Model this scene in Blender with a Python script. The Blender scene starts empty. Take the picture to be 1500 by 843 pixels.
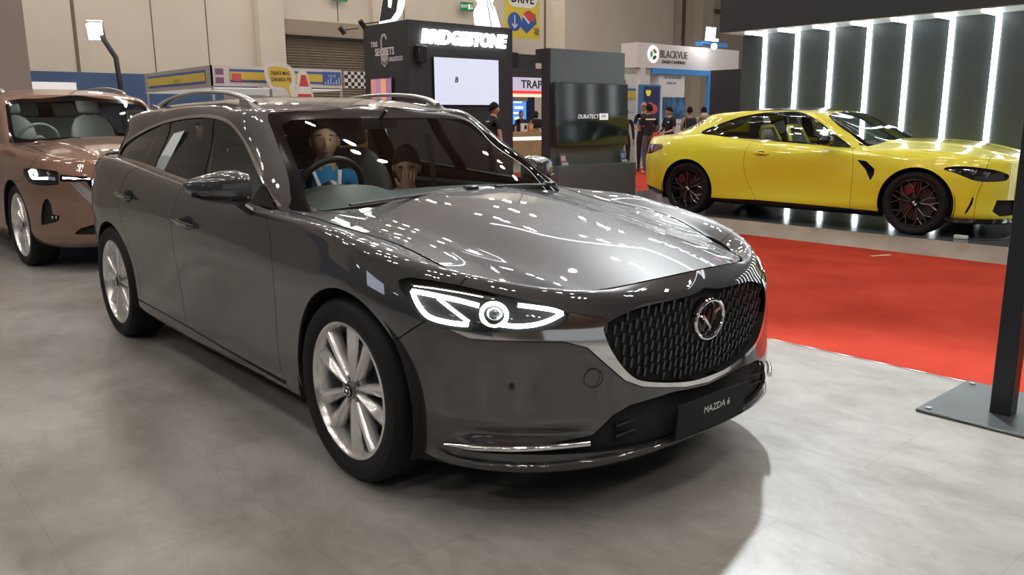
import math, random
import numpy as np
PI = math.pi

# ---------------------------------------------------------------- geometry kit (numpy only)
def nspline(pts):
    """natural cubic spline through (t, value) pairs, linear beyond the ends"""
    t = np.array([p[0] for p in pts], float); v = np.array([p[1] for p in pts], float)
    n = len(t)
    if n == 1:
        return lambda q: np.full(np.shape(q), v[0]) if np.ndim(q) else v[0]
    h = np.diff(t); A = np.eye(n); r = np.zeros(n)
    for i in range(1, n - 1):
        A[i, i - 1] = h[i - 1]; A[i, i] = 2 * (h[i - 1] + h[i]); A[i, i + 1] = h[i]
        r[i] = 6 * ((v[i + 1] - v[i]) / h[i] - (v[i] - v[i - 1]) / h[i - 1])
    m = np.linalg.solve(A, r)
    def f(q):
        q = np.asarray(q, float)
        i = np.clip(np.searchsorted(t, q) - 1, 0, n - 2)
        qq = np.clip(q, t[0], t[-1])
        a = (t[i + 1] - qq) / h[i]; b = 1 - a
        y = a * v[i] + b * v[i + 1] + ((a ** 3 - a) * m[i] + (b ** 3 - b) * m[i + 1]) * h[i] ** 2 / 6
        s0 = (v[1] - v[0]) / h[0] - h[0] * m[1] / 6
        s1 = (v[-1] - v[-2]) / h[-1] + h[-1] * m[-2] / 6
        return y + np.where(q < t[0], (q - t[0]) * s0, 0) + np.where(q > t[-1], (q - t[-1]) * s1, 0)
    return f

def pchip(pts):
    """monotone cubic through (t, value) pairs"""
    t = np.array([p[0] for p in pts], float); v = np.array([p[1] for p in pts], float)
    if len(t) == 1:
        return lambda q: np.full(np.shape(q), v[0]) if np.ndim(q) else v[0]
    h = np.diff(t); d = np.diff(v) / h; m = np.zeros(len(t)); m[0] = d[0]; m[-1] = d[-1]
    for i in range(1, len(t) - 1):
        if d[i - 1] * d[i] > 0:
            w1 = 2 * h[i] + h[i - 1]; w2 = h[i] + 2 * h[i - 1]
            m[i] = (w1 + w2) / (w1 / d[i - 1] + w2 / d[i])
    def f(q):
        q = np.clip(np.asarray(q, float), t[0], t[-1])
        i = np.clip(np.searchsorted(t, q) - 1, 0, len(t) - 2)
        u = (q - t[i]) / h[i]
        return ((2*u**3-3*u**2+1)*v[i] + (u**3-2*u**2+u)*h[i]*m[i] + (-2*u**3+3*u**2)*v[i+1] + (u**3-u**2)*h[i]*m[i+1])
    return f

class Wrap:
    """Half of a car shell (y <= 0 side is stored as +d here and mirrored later).
    Each row runs rear-centre -> side -> front-centre."""
    def __init__(s, rows, ns, nf, nr, nv, cap=None, ncap=0, capk=1.0):
        th_f = np.linspace(0, PI / 2, nf + 1)[1:]; th_r = np.linspace(PI / 2, 0, nr + 1)[:-1]
        R = []
        for r in rows:
            xf, xr = r['xf'], r['xr']; ys = nspline(r['y']); zs = nspline(r['z'])
            xs = np.linspace(xr, xf, ns)
            P = [np.stack([xs, ys(xs), zs(xs)], 1)]
            a, n = r['f']; b = float(ys(xf))
            rho = 1 / (np.cos(th_f) ** n + np.sin(th_f) ** n) ** (1 / n)
            P.append(np.stack([xf + a * rho * np.sin(th_f), b * rho * np.cos(th_f), zs(xf + a * th_f / (PI / 2))], 1))
            a, n = r['r']; b = float(ys(xr))
            rho = 1 / (np.cos(th_r) ** n + np.sin(th_r) ** n) ** (1 / n)
            P.insert(0, np.stack([xr - a * rho * np.sin(th_r), b * rho * np.cos(th_r), zs(xr - a * th_r / (PI / 2))], 1))
            p = np.concatenate(P); p[0, 1] = 0; p[-1, 1] = 0
            if r.get("oncap"):
                w = np.clip((p[:, 0] - r.get("xa", -.75)) / .25, 0, 1); p[:, 2] = p[:, 2] * (1 - w) + cap(p[:, 0], p[:, 1]) * w
            R.append(p)
        R = np.array(R)                                   # K x T x 3
        K = len(R)
        d = np.linalg.norm(np.diff(R, axis=0), axis=2).mean(1); t = np.concatenate([[0], np.cumsum(d)]); t /= t[-1]
        # C2 spline across the rows for every column
        A = np.eye(K); h = np.diff(t); rh = np.zeros((K,) + R.shape[1:])
        for i in range(1, K - 1):
            A[i, i - 1] = h[i - 1]; A[i, i] = 2 * (h[i - 1] + h[i]); A[i, i + 1] = h[i]
            rh[i] = 6 * ((R[i + 1] - R[i]) / h[i] - (R[i] - R[i - 1]) / h[i - 1])
        M = np.linalg.solve(A, rh.reshape(K, -1)).reshape(R.shape)
        q = np.linspace(0, 1, nv); out = []
        for x in q:
            i = min(max(np.searchsorted(t, x) - 1, 0), K - 2); a = (t[i + 1] - x) / h[i]; b = 1 - a
            out.append(a * R[i] + b * R[i + 1] + ((a**3 - a) * M[i] + (b**3 - b) * M[i + 1]) * h[i]**2 / 6)
        G = np.array(out)
        if cap is not None:
            top = G[-1]; L = []
            for k in np.linspace(1, 0, ncap + 1)[1:]:
                y = top[:, 1] * k
                L.append(np.stack([top[:, 0], y, cap(top[:, 0], y)], 1))
            G = np.concatenate([G, np.array(L)])
        G[:, :, 1] *= -1                                  # right-hand side of the car
        s.G = G; s.nwrap = nv

def grid_normals(G, mirror_edges=True):
    """smooth normals of a grid (rows x cols), treating y = 0 as a mirror plane"""
    fn = np.cross(G[1:, 1:] - G[:-1, :-1], G[:-1, 1:] - G[1:, :-1])
    N = np.zeros_like(G)
    N[:-1, :-1] += fn; N[1:, :-1] += fn; N[:-1, 1:] += fn; N[1:, 1:] += fn
    if mirror_edges:
        N[np.abs(G[:, :, 1]) < 1e-6, 1] = 0
    l = np.linalg.norm(N, axis=2, keepdims=True)
    return N / np.maximum(l, 1e-12)

class Shell:
    def __init__(s, V, N, F):
        s.V = [np.asarray(v, float) for v in V]; s.N = [np.asarray(n, float) for n in N]; s.F = F
    @staticmethod
    def from_grid(G, flip=False):
        N = grid_normals(G)
        nr, nc = G.shape[:2]; F = []
        for i in range(nr - 1):
            for j in range(nc - 1):
                f = [i * nc + j, i * nc + j + 1, (i + 1) * nc + j + 1, (i + 1) * nc + j]
                F.append(f)
        # orientation: outward = +N should match face winding
        c = Shell(list(G.reshape(-1, 3)), list(N.reshape(-1, 3)), F)
        return c
    def orient(s, ref=None):
        """flip so that normals point away from ref"""
        V = np.array(s.V); N = np.array(s.N)
        if ref is None: ref = np.array([V[:, 0].mean(), 0, V[:, 2].min() + .3])
        if np.sum((V - ref) * N) < 0:
            s.N = list(-N)
        f = s.F[len(s.F) // 2]; p = [s.V[i] for i in f]
        n = np.cross(p[1] - p[0], p[2] - p[0])
        if n @ s.N[f[0]] < 0: s.F = [f[::-1] for f in s.F]
        return s
    def compact(s, faces):
        m = {}; V = []; N = []; F = []
        for f in faces:
            g = []
            for i in f:
                if i not in m:
                    m[i] = len(V); V.append(s.V[i]); N.append(s.N[i])
                g.append(m[i])
            F.append(g)
        return Shell(V, N, F)
    def split(s, fun, both=True):
        """cut along fun = 0; returns (fun < 0, fun > 0)"""
        V = np.array(s.V); d = np.asarray(fun(V), float)
        d = np.where(np.abs(d) < 1e-7, 1e-7, d)
        sg = d > 0
        cross = [k for k, f in enumerate(s.F) if any(sg[f[0]] != sg[i] for i in f)]
        if not cross:
            neg = [f for f in s.F if not sg[f[0]]]; pos = [f for f in s.F if sg[f[0]]]
            return s.compact(neg), s.compact(pos)
        edges = {}
        for k in cross:
            f = s.F[k]
            for a, b in zip(f, f[1:] + f[:1]):
                if sg[a] != sg[b]: edges.setdefault((min(a, b), max(a, b)), None)
        E = list(edges); A = V[[e[0] for e in E]]; B = V[[e[1] for e in E]]
        da = d[[e[0] for e in E]]; lo = np.zeros(len(E)); hi = np.ones(len(E))
        for _ in range(22):
            mid = (lo + hi) / 2; dm = np.asarray(fun(A + (B - A) * mid[:, None]), float)
            same = (dm > 0) == (da > 0)
            lo = np.where(same, mid, lo); hi = np.where(same, hi, mid)
        t = (lo + hi) / 2; P = A + (B - A) * t[:, None]
        Nn = np.array(s.N); NA = Nn[[e[0] for e in E]]; NB = Nn[[e[1] for e in E]]
        NP = NA + (NB - NA) * t[:, None]; NP /= np.maximum(np.linalg.norm(NP, axis=1, keepdims=True), 1e-12)
        base = len(s.V); s2V = s.V + list(P); s2N = s.N + list(NP)
        for k, e in enumerate(E): edges[e] = base + k
        cs = set(cross); neg = []; pos = []
        for k, f in enumerate(s.F):
            if k not in cs:
                (pos if sg[f[0]] else neg).append(f); continue
            for side, out in ((False, neg), (True, pos)):
                g = []
                for a, b in zip(f, f[1:] + f[:1]):
                    if sg[a] == side: g.append(a)
                    if sg[a] != sg[b]: g.append(edges[(min(a, b), max(a, b))])
                if len(g) >= 3: out.append(g)
        T = Shell(s2V, s2N, None)
        return T.compact(neg), T.compact(pos)
    def mirrored(s):
        return Shell([v * [1, -1, 1] for v in s.V], [n * [1, -1, 1] for n in s.N], [f[::-1] for f in s.F])
    def joined(s, o):
        k = len(s.V)
        return Shell(s.V + o.V, s.N + o.N, s.F + [[i + k for i in f] for f in o.F])
    def both(s):
        return s.joined(s.mirrored()).weld()
    def weld(s, eps=1e-5):
        m = {}; idx = []; V = []; N = []
        for v, n in zip(s.V, s.N):
            k = (round(v[0] / eps), round(v[1] / eps), round(v[2] / eps))
            if k not in m: m[k] = len(V); V.append(v); N.append(n)
            idx.append(m[k])
        F = []
        for f in s.F:
            g = [idx[i] for i in f]; g = [a for a, b in zip(g, g[1:] + g[:1]) if a != b]
            if len(g) >= 3: F.append(g)
        return Shell(V, N, F)
    def shift(s, d):
        """offset along the normals"""
        return Shell([v + n * d for v, n in zip(s.V, s.N)], s.N, s.F)
    def boundary(s):
        c = {}
        for f in s.F:
            for a, b in zip(f, f[1:] + f[:1]):
                c[(a, b)] = 1
        return [(a, b) for (a, b) in c if (b, a) not in c]
    def flange(s, depth=.012, skip_mid=True):
        """turn the open edges inwards so that the panel reads as thick"""
        V = list(s.V); N = list(s.N); F = list(s.F); m = {}
        for a, b in s.boundary():
            if skip_mid and abs(V[a][1]) < 1e-5 and abs(V[b][1]) < 1e-5: continue
            q = []
            for i in (a, b):
                if i not in m:
                    e = s.V[i]
                    V.append(e - s.N[i] * depth); m[i] = len(V) - 1; N.append(s.N[i])
                q.append(m[i])
            F.append([b, a, q[0], q[1]])
        return Shell(V, N, F)
    def merge_all(parts):
        o = parts[0]
        for p in parts[1:]: o = o.joined(p)
        return o

AX = {'side': (0, 2), 'front': (1, 2), 'top': (0, 1)}
def inside_fn(poly, plane, extra=None):
    """signed distance (negative inside) to a closed 2D outline seen along one axis"""
    a, b = AX[plane]; P = np.array(poly, float); Q = np.roll(P, -1, 0)
    def f(V):
        V = np.atleast_2d(V); X = V[:, [a, b]]
        best = np.full(len(X), 1e9); ins = np.zeros(len(X), bool)
        for p, q in zip(P, Q):
            e = q - p; L = e @ e
            t = np.clip(((X - p) @ e) / max(L, 1e-12), 0, 1)
            dd = np.linalg.norm(X - p - t[:, None] * e, axis=1); best = np.minimum(best, dd)
            c = ((p[1] > X[:, 1]) != (q[1] > X[:, 1]))
            with np.errstate(divide='ignore', invalid='ignore'):
                xi = (q[0] - p[0]) * (X[:, 1] - p[1]) / (q[1] - p[1]) + p[0]
            ins ^= c & (X[:, 0] < xi)
        d = np.where(ins, -best, best)
        if extra is not None: d = np.where(extra(V), d, np.abs(d) + 1e-3)
        return d
    return f

def line_fn(pts, plane):
    """signed distance to an open polyline extended at both ends: > 0 on its left"""
    a, b = AX[plane]; P = np.array(pts, float)
    d0 = P[0] - P[1]; d1 = P[-1] - P[-2]
    P = np.vstack([P[0] + d0 / np.linalg.norm(d0) * 9, P, P[-1] + d1 / np.linalg.norm(d1) * 9])
    def f(V):
        V = np.atleast_2d(V); X = V[:, [a, b]]; best = np.full(len(X), 1e9); sg = np.ones(len(X))
        for k, (p, q) in enumerate(zip(P[:-1], P[1:])):
            e = q - p; t = np.clip(((X - p) @ e) / (e @ e), 0, 1); w = X - p - t[:, None] * e
            dd = np.linalg.norm(w, axis=1)
            cr = e[0] * (X[:, 1] - p[1]) - e[1] * (X[:, 0] - p[0])
            # at shared corners prefer the segment with the larger perpendicular distance
            perp = np.abs(cr) / np.linalg.norm(e)
            up = (dd < best - 1e-9) | ((np.abs(dd - best) <= 1e-9) & (perp > 0))
            sg = np.where(up, np.sign(cr) + (cr == 0), sg); best = np.where(up, dd, best)
        return best * sg
    return f

def smooth_poly(pts, n=6, closed=True):
    """Catmull-Rom through the points"""
    P = np.array(pts, float); m = len(P); out = []
    rng = range(m) if closed else range(m - 1)
    for i in rng:
        if closed: a, b, c, d = P[i - 1], P[i], P[(i + 1) % m], P[(i + 2) % m]
        else: a, b, c, d = P[max(i - 1, 0)], P[i], P[i + 1], P[min(i + 2, m - 1)]
        for k in range(n):
            t = k / n
            out.append(.5 * (2*b + (c - a)*t + (2*a - 5*b + 4*c - d)*t*t + (3*b - a - 3*c + d)*t**3))
    if not closed: out.append(P[-1])
    return [tuple(p) for p in out]

def proj_fn(poly3, ud, vd, extra=None):
    """like inside_fn, for an outline given as 3D points and seen along an oblique direction"""
    U = np.array(ud, float); W = np.array(vd, float)
    P = np.array(poly3, float); P2 = np.stack([P @ U, P @ W], 1)
    g = inside_fn(P2, 'side')
    def f(V):
        V = np.atleast_2d(V); Q = np.zeros((len(V), 3)); Q[:, 0] = V @ U; Q[:, 2] = V @ W
        d = g(Q)
        if extra is not None: d = np.where(extra(V), d, np.abs(d) + 1e-3)
        return d
    return f
# ---------------------------------------------------------------- grey estate car: body surfaces (car axes: x forward, y left, front axle at x = 0)
def sstep(a, b, x):
    t = np.clip((np.asarray(x, float) - a) / (b - a), 0, 1); return t * t * (3 - 2 * t)

def make_cap(z0, zc, ze, wc, we, ridge=None):
    """height field for a bonnet: centre line, crease line at wc, edge line at we"""
    f0, f1, f2 = nspline(z0), nspline(zc), nspline(ze)
    kn = [-we, -wc, -wc * .5, 0, wc * .5, wc, we]
    B = [nspline([(k, 1.0 if i == j else 0.0) for j, k in enumerate(kn)]) for i in range(7)]
    def h(x, y):
        x = np.asarray(x, float); w = np.clip(np.abs(y), 0, we)
        a, b, c = f0(x), f1(x), f2(x); m = a - .22 * (a - b)
        z = (B[0](w) + B[6](w)) * c + (B[1](w) + B[5](w)) * b + (B[2](w) + B[4](w)) * m + B[3](w) * a
        if ridge:
            (xa, wa), (xb, wb), amp, sg = ridge
            wr = wa + (wb - wa) * (x - xa) / (xb - xa)
            z = z + amp * np.exp(-((np.abs(y) - wr) / sg) ** 2)
        return z
    return h

hero_hood = make_cap([(-.8, 1.015), (-.45, .995), (0, .948), (.3, .902), (.6, .852), (.86, .79)],
                     [(-.8, .95), (-.5, .93), (-.06, .892), (.27, .835), (.62, .765), (.86, .70)],
                     [(-.8, .95), (-.45, .925), (-.3, .905), (-.08, .887), (.14, .868), (.31, .828), (.47, .772), (.8, .665)], .55, .74,
                     ridge=((-.6, .64), (.8, .47), .004, .035))

def hero_rows():
    xf, xr = 0.0, -2.8
    def row(y, z, f, r, **k): return dict(xf=xf, xr=xr, y=y, z=z, f=f, r=r, **k)
    return [
     row([(-2.8, .80), (0, .80)], [(-3.8, .30), (-2.8, .21), (-2, .18), (0, .175), (.5, .165), (.85, .16)], (.81, 2.75), (.93, 2.3)),
     row([(-2.8, .865), (-1.4, .862), (0, .868)], [(-3.8, .33), (-2.8, .235), (-2, .212), (0, .205), (.5, .195), (.9, .195)], (.885, 2.75), (.98, 2.3)),
     row([(-2.8, .893), (-1.4, .886), (0, .898)], [(-3.8, .40), (-2.8, .31), (-1.4, .30), (0, .30), (.5, .285), (.9, .26)], (.92, 2.7), (1.0, 2.3)),
     row([(-2.8, .900), (-1.4, .884), (0, .907)], [(-3.8, .52), (-2.8, .47), (-1.4, .45), (0, .45), (.9, .40)], (.922, 2.6), (1.02, 2.3)),
     row([(-2.8, .905), (-1.4, .894), (0, .912)], [(-3.8, .68), (-2.8, .65), (-1.4, .62), (0, .61), (.9, .52)], (.926, 2.5), (1.03, 2.3)),
     row([(-2.8, .905), (-1.4, .908), (-.6, .905), (0, .908)], [(-3.8, .82), (-2.8, .82), (-1.4, .775), (-.6, .755), (0, .75), (.5, .68), (.9, .60)], (.922, 2.42), (1.02, 2.3)),
     row([(-2.8, .885), (-1.4, .896), (-.6, .888), (0, .884)], [(-3.8, .95), (-2.8, .955), (-1.4, .885), (-.6, .865), (0, .858), (.4, .77), (.9, .668)], (.915, 2.25), (1.0, 2.3)),
     row([(-2.8, .845), (-1.4, .862), (-.6, .862), (0, .835)], [(-3.8, 1.06), (-2.8, 1.06), (-1.4, .972), (-.6, .932), (0, .905), (.4, .805), (.9, .726)], (.902, 2.2), (.96, 2.3)),
     row([(-2.8, .79), (-1.4, .825), (-.6, .80), (-.35, .745), (0, .725)], [(-3.8, 1.10), (-2.8, 1.085), (-1.4, .985), (-.6, .94), (0, .885), (.86, .79)], (.865, 2.5), (.92, 2.4), oncap=1),
    ]


def green_rows(base, top, nmid=2, bulge=.018, extra=.055):
    """cabin rows blended from the base outline to the roof edge, then one row further in on the roof"""
    def lerp_pts(a, b, t):
        fa, fb = nspline(a), nspline(b); ua = np.linspace(0, 1, 7)
        xa = a[0][0] + (a[-1][0] - a[0][0]) * ua; xb = b[0][0] + (b[-1][0] - b[0][0]) * ua
        return [(float(p + (q - p) * t), float(fa(p) + (fb(q) - fa(p)) * t)) for p, q in zip(xa, xb)]
    L = lambda a, b, t: a + (b - a) * t
    rows = []
    for k in range(nmid + 2):
        t = k / (nmid + 1); bg = bulge * 4 * t * (1 - t)
        y = [(x, v + bg) for x, v in lerp_pts(base['y'], top['y'], t)]
        rows.append(dict(xf=L(base['xf'], top['xf'], t), xr=L(base['xr'], top['xr'], t), y=y, z=lerp_pts(base['z'], top['z'], t),
                         f=(L(base['f'][0], top['f'][0], t) + bg * 1.6, L(base['f'][1], top['f'][1], t)), r=(L(base['r'][0], top['r'][0], t) + bg, L(base['r'][1], top['r'][1], t))))
    rows.append(dict(xf=top['xf'], xr=top['xr'], y=[(x, v - extra) for x, v in top['y']], z=top['z'], f=(top['f'][0] - extra * .6, top['f'][1]), r=(top['r'][0] - extra * .6, top['r'][1]), oncap=1, xa=-99))
    return rows

def roof_cap(crown, drop, hw):
    f = nspline(crown)
    return lambda x, y: f(x) - drop * (np.abs(y) / hw) ** 2.4

hero_roof = roof_cap([(-3.5, 1.335), (-2.7, 1.408), (-1.9, 1.427), (-1.45, 1.408), (-1.22, 1.367)], .028, .56)
hero_green = green_rows(
    dict(xf=-.78, xr=-2.4, y=[(-2.4, .795), (-1.8, .825), (-1.2, .828), (-.78, .812)], z=[(-3.7, 1.06), (-2.4, 1.02), (-1.4, .945), (-.7, .925), (-.41, .955)], f=(.37, 2.9), r=(1.25, 2.5)),
    dict(xf=-1.42, xr=-2.4, y=[(-2.4, .61), (-2.0, .632), (-1.42, .635)], z=[(-3.5, 1.28), (-2.75, 1.35), (-2.2, 1.378), (-1.75, 1.376), (-1.4, 1.355), (-1.18, 1.346)], f=(.24, 4.5), r=(1.1, 3.2)))
# ---------------------------------------------------------------- Blender helpers
import bpy, bmesh
from mathutils import Vector, Matrix
scene = bpy.context.scene
COL = scene.collection

def link(o, parent=None):
    COL.objects.link(o)
    if parent is not None: o.parent = parent
    return o

def tag(o, label=None, cat=None, group=None, kind=None):
    if label: o['label'] = label
    if cat: o['category'] = cat
    if group: o['group'] = group
    if kind: o['kind'] = kind
    return o

def thing(name, label, cat, loc=(0, 0, 0), rz=0.0, group=None, scale=None):
    o = bpy.data.objects.new(name, None); o.empty_display_size = .1; COL.objects.link(o)
    o.location = loc; o.rotation_euler = (0, 0, rz)
    if scale: o.scale = scale
    return tag(o, label, cat, group)

def copy_tree(o, parent=None):
    c = o.copy(); COL.objects.link(c)
    if parent is not None: c.parent = parent
    for ch in list(o.children): copy_tree(ch, c)
    return c

def mesh_obj(name, V, F, mats, parent=None, smooth=True, N=None, mi=None):
    me = bpy.data.meshes.new(name)
    me.from_pydata([tuple(v) for v in V], [], F)
    for m in (mats if isinstance(mats, (list, tuple)) else [mats]): me.materials.append(m)
    if smooth: me.polygons.foreach_set('use_smooth', [True] * len(me.polygons))
    if mi is not None: me.polygons.foreach_set('material_index', mi)
    if N is not None and len(F):
        me.validate(); me.update()
        me.normals_split_custom_set_from_vertices([tuple(n) for n in N])
    me.update()
    return link(bpy.data.objects.new(name, me), parent)

def panel(name, sh, mat, parent, flange=.012, gapmat=None, double=False):
    """a body panel from a Shell, with its open edges turned in"""
    n0 = len(sh.F)
    s2 = sh.flange(flange) if flange else sh
    mi = [0] * n0 + [1 if gapmat else 0] * (len(s2.F) - n0)
    return mesh_obj(name, s2.V, s2.F, [mat, gapmat] if gapmat else mat, parent, True, s2.N, mi)

class MB:
    """collects shapes into one mesh"""
    def __init__(s): s.V = []; s.F = []; s.M = Matrix.Identity(4); s.mi = []; s.cur = 0; s.sm = []
    def at(s, loc=(0, 0, 0), rot=(0, 0, 0), sc=None):
        from mathutils import Euler
        s.M = Matrix.Translation(loc) @ Euler(rot).to_matrix().to_4x4()
        if sc: s.M = s.M @ Matrix.Diagonal((sc[0], sc[1], sc[2], 1))
        return s
    def add(s, V, F, smooth=True):
        k = len(s.V); s.V += [tuple(s.M @ Vector(v)) for v in V]
        s.F += [[i + k for i in f] for f in F]; s.mi += [s.cur] * len(F); s.sm += [smooth] * len(F); return s
    def box(s, c, d, bev=0.0, seg=2):
        x, y, z = c; a, b, e = d[0] / 2, d[1] / 2, d[2] / 2
        if bev <= 0:
            V = [(x + i * a, y + j * b, z + k * e) for k in (-1, 1) for j in (-1, 1) for i in (-1, 1)]
            return s.add(V, [[0, 2, 3, 1], [4, 5, 7, 6], [0, 1, 5, 4], [2, 6, 7, 3], [0, 4, 6, 2], [1, 3, 7, 5]], False)
        bm = bmesh.new(); bmesh.ops.create_cube(bm, size=1)
        bmesh.ops.scale(bm, vec=d, verts=bm.verts); bmesh.ops.translate(bm, vec=c, verts=bm.verts)
        bmesh.ops.bevel(bm, geom=bm.edges[:], offset=bev, segments=seg, profile=.5, affect='EDGES')
        return s.bm(bm)
    def bm(s, bm, smooth=True):
        bm.verts.index_update()
        V = [v.co[:] for v in bm.verts]; F = [[v.index for v in f.verts] for f in bm.faces]
        bm.free(); return s.add(V, F, smooth)
    def prism(s, poly, y0, y1, axis='y', smooth=False):
        """extrude a 2D outline; axis names the direction of extrusion"""
        n = len(poly)
        def p3(p, t):
            return {'y': (p[0], t, p[1]), 'x': (t, p[0], p[1]), 'z': (p[0], p[1], t)}[axis]
        V = [p3(p, y0) for p in poly] + [p3(p, y1) for p in poly]
        F = [list(range(n))[::-1], list(range(n, 2 * n))] + [[i, (i + 1) % n, n + (i + 1) % n, n + i] for i in range(n)]
        ar = sum(poly[i][0] * poly[(i + 1) % n][1] - poly[(i + 1) % n][0] * poly[i][1] for i in range(n))
        flip = (ar > 0) == (axis == 'y')
        if y1 < y0: flip = not flip
        if flip: F = [f[::-1] for f in F]
        return s.add(V, F, smooth)
    def lathe(s, prof, n=32, axis='z', a0=0, a1=2 * PI, close=True):
        """profile of (radius, height)"""
        m = len(prof); full = abs(a1 - a0 - 2 * PI) < 1e-6; k = n if full else n + 1; V = []
        for i in range(k):
            a = a0 + (a1 - a0) * i / n; c, q = math.cos(a), math.sin(a)
            for r, h in prof:
                V.append({'z': (r * c, r * q, h), 'y': (r * c, h, r * q), 'x': (h, r * c, r * q)}[axis])
        F = []
        for i in range(n if full else n):
            j = (i + 1) % k
            for t in range(m - 1):
                f = [i * m + t, j * m + t, j * m + t + 1, i * m + t + 1]
                F.append(f[::-1] if axis == 'y' else f)
        return s.add(V, F)
    def cyl(s, c, r, h, n=24, axis='z', r2=None, smooth=True):
        r2 = r if r2 is None else r2; V = []; 
        for k, (rr, t) in enumerate(((r, -h / 2), (r2, h / 2))):
            for i in range(n):
                a = 2 * PI * i / n; p = (rr * math.cos(a), rr * math.sin(a), t)
                p = {'z': p, 'y': (p[0], p[2], p[1]), 'x': (p[2], p[0], p[1])}[axis]
                V.append((c[0] + p[0], c[1] + p[1], c[2] + p[2]))
        F = [[i, (i + 1) % n, n + (i + 1) % n, n + i] for i in range(n)]
        caps = [list(range(n))[::-1], list(range(n, 2 * n))]
        if axis == 'y': F = [f[::-1] for f in F]; caps = [f[::-1] for f in caps]
        s.add(V, F, smooth); 
        k = len(s.V) - 2 * n
        s.F += [[i + k for i in f] for f in caps]; s.mi += [s.cur] * 2; s.sm += [False] * 2
        return s
    def sphere(s, c, r, n=16, m=10):
        rx, ry, rz = (r, r, r) if not isinstance(r, (tuple, list)) else r
        V = [(c[0], c[1], c[2] - rz)]
        for j in range(1, m):
            t = -PI / 2 + PI * j / m
            for i in range(n):
                a = 2 * PI * i / n
                V.append((c[0] + rx * math.cos(t) * math.cos(a), c[1] + ry * math.cos(t) * math.sin(a), c[2] + rz * math.sin(t)))
        V.append((c[0], c[1], c[2] + rz)); F = []
        for i in range(n):
            F.append([0, 1 + (i + 1) % n, 1 + i]); k = 1 + (m - 2) * n
            F.append([k + i, k + (i + 1) % n, len(V) - 1])
            for j in range(m - 2):
                a = 1 + j * n; F.append([a + i, a + (i + 1) % n, a + n + (i + 1) % n, a + n + i])
        return s.add(V, F)
    def tube(s, path, r, n=10, closed=False, rs=None, cap=True, flat=None):
        """round (or flattened) bar along a path"""
        P = [Vector(p) for p in path]; m = len(P); V = []
        up = Vector((0, 0, 1)) if flat is None else Vector(flat)
        prev = None
        for i in range(m):
            a = P[i - 1] if (i or closed) else P[i]; b = P[(i + 1) % m] if (i < m - 1 or closed) else P[i]
            d = (b - a).normalized()
            if prev is None:
                u = d.cross(up)
                if u.length < 1e-3: u = d.cross(Vector((1, 0, 0)))
                u.normalize()
            else:
                u = prev - d * prev.dot(d)
                u = u.normalized() if u.length > 1e-5 else d.orthogonal().normalized()
            prev = u; w = u.cross(d).normalized()
            rr = rs[i] if rs else r; ra, rb = rr if isinstance(rr, (tuple, list)) else (rr, rr)
            for k in range(n):
                t = 2 * PI * k / n; V.append(tuple(P[i] + u * (ra * math.cos(t)) + w * (rb * math.sin(t))))
        F = []
        for i in range(m if closed else m - 1):
            j = (i + 1) % m
            for k in range(n): F.append([i * n + k, i * n + (k + 1) % n, j * n + (k + 1) % n, j * n + k])
        if cap and not closed: F += [list(range(n))[::-1], [(m - 1) * n + k for k in range(n)]]
        F = [f[::-1] for f in F]
        return s.add(V, F)
    def build(s, name, mats, parent=None, loc=None, fix=True):
        me = bpy.data.meshes.new(name); me.from_pydata(s.V, [], s.F)
        for m in (mats if isinstance(mats, (list, tuple)) else [mats]): me.materials.append(m)
        if len(s.F):
            me.polygons.foreach_set('use_smooth', s.sm); me.polygons.foreach_set('material_index', s.mi)
        if fix:
            bm = bmesh.new(); bm.from_mesh(me); bmesh.ops.recalc_face_normals(bm, faces=bm.faces[:]); bm.to_mesh(me); bm.free()
        try: me.set_sharp_from_angle(angle=math.radians(38))
        except Exception: pass
        me.update()
        o = link(bpy.data.objects.new(name, me), parent)
        if loc is not None: o.location = loc
        return o

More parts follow.
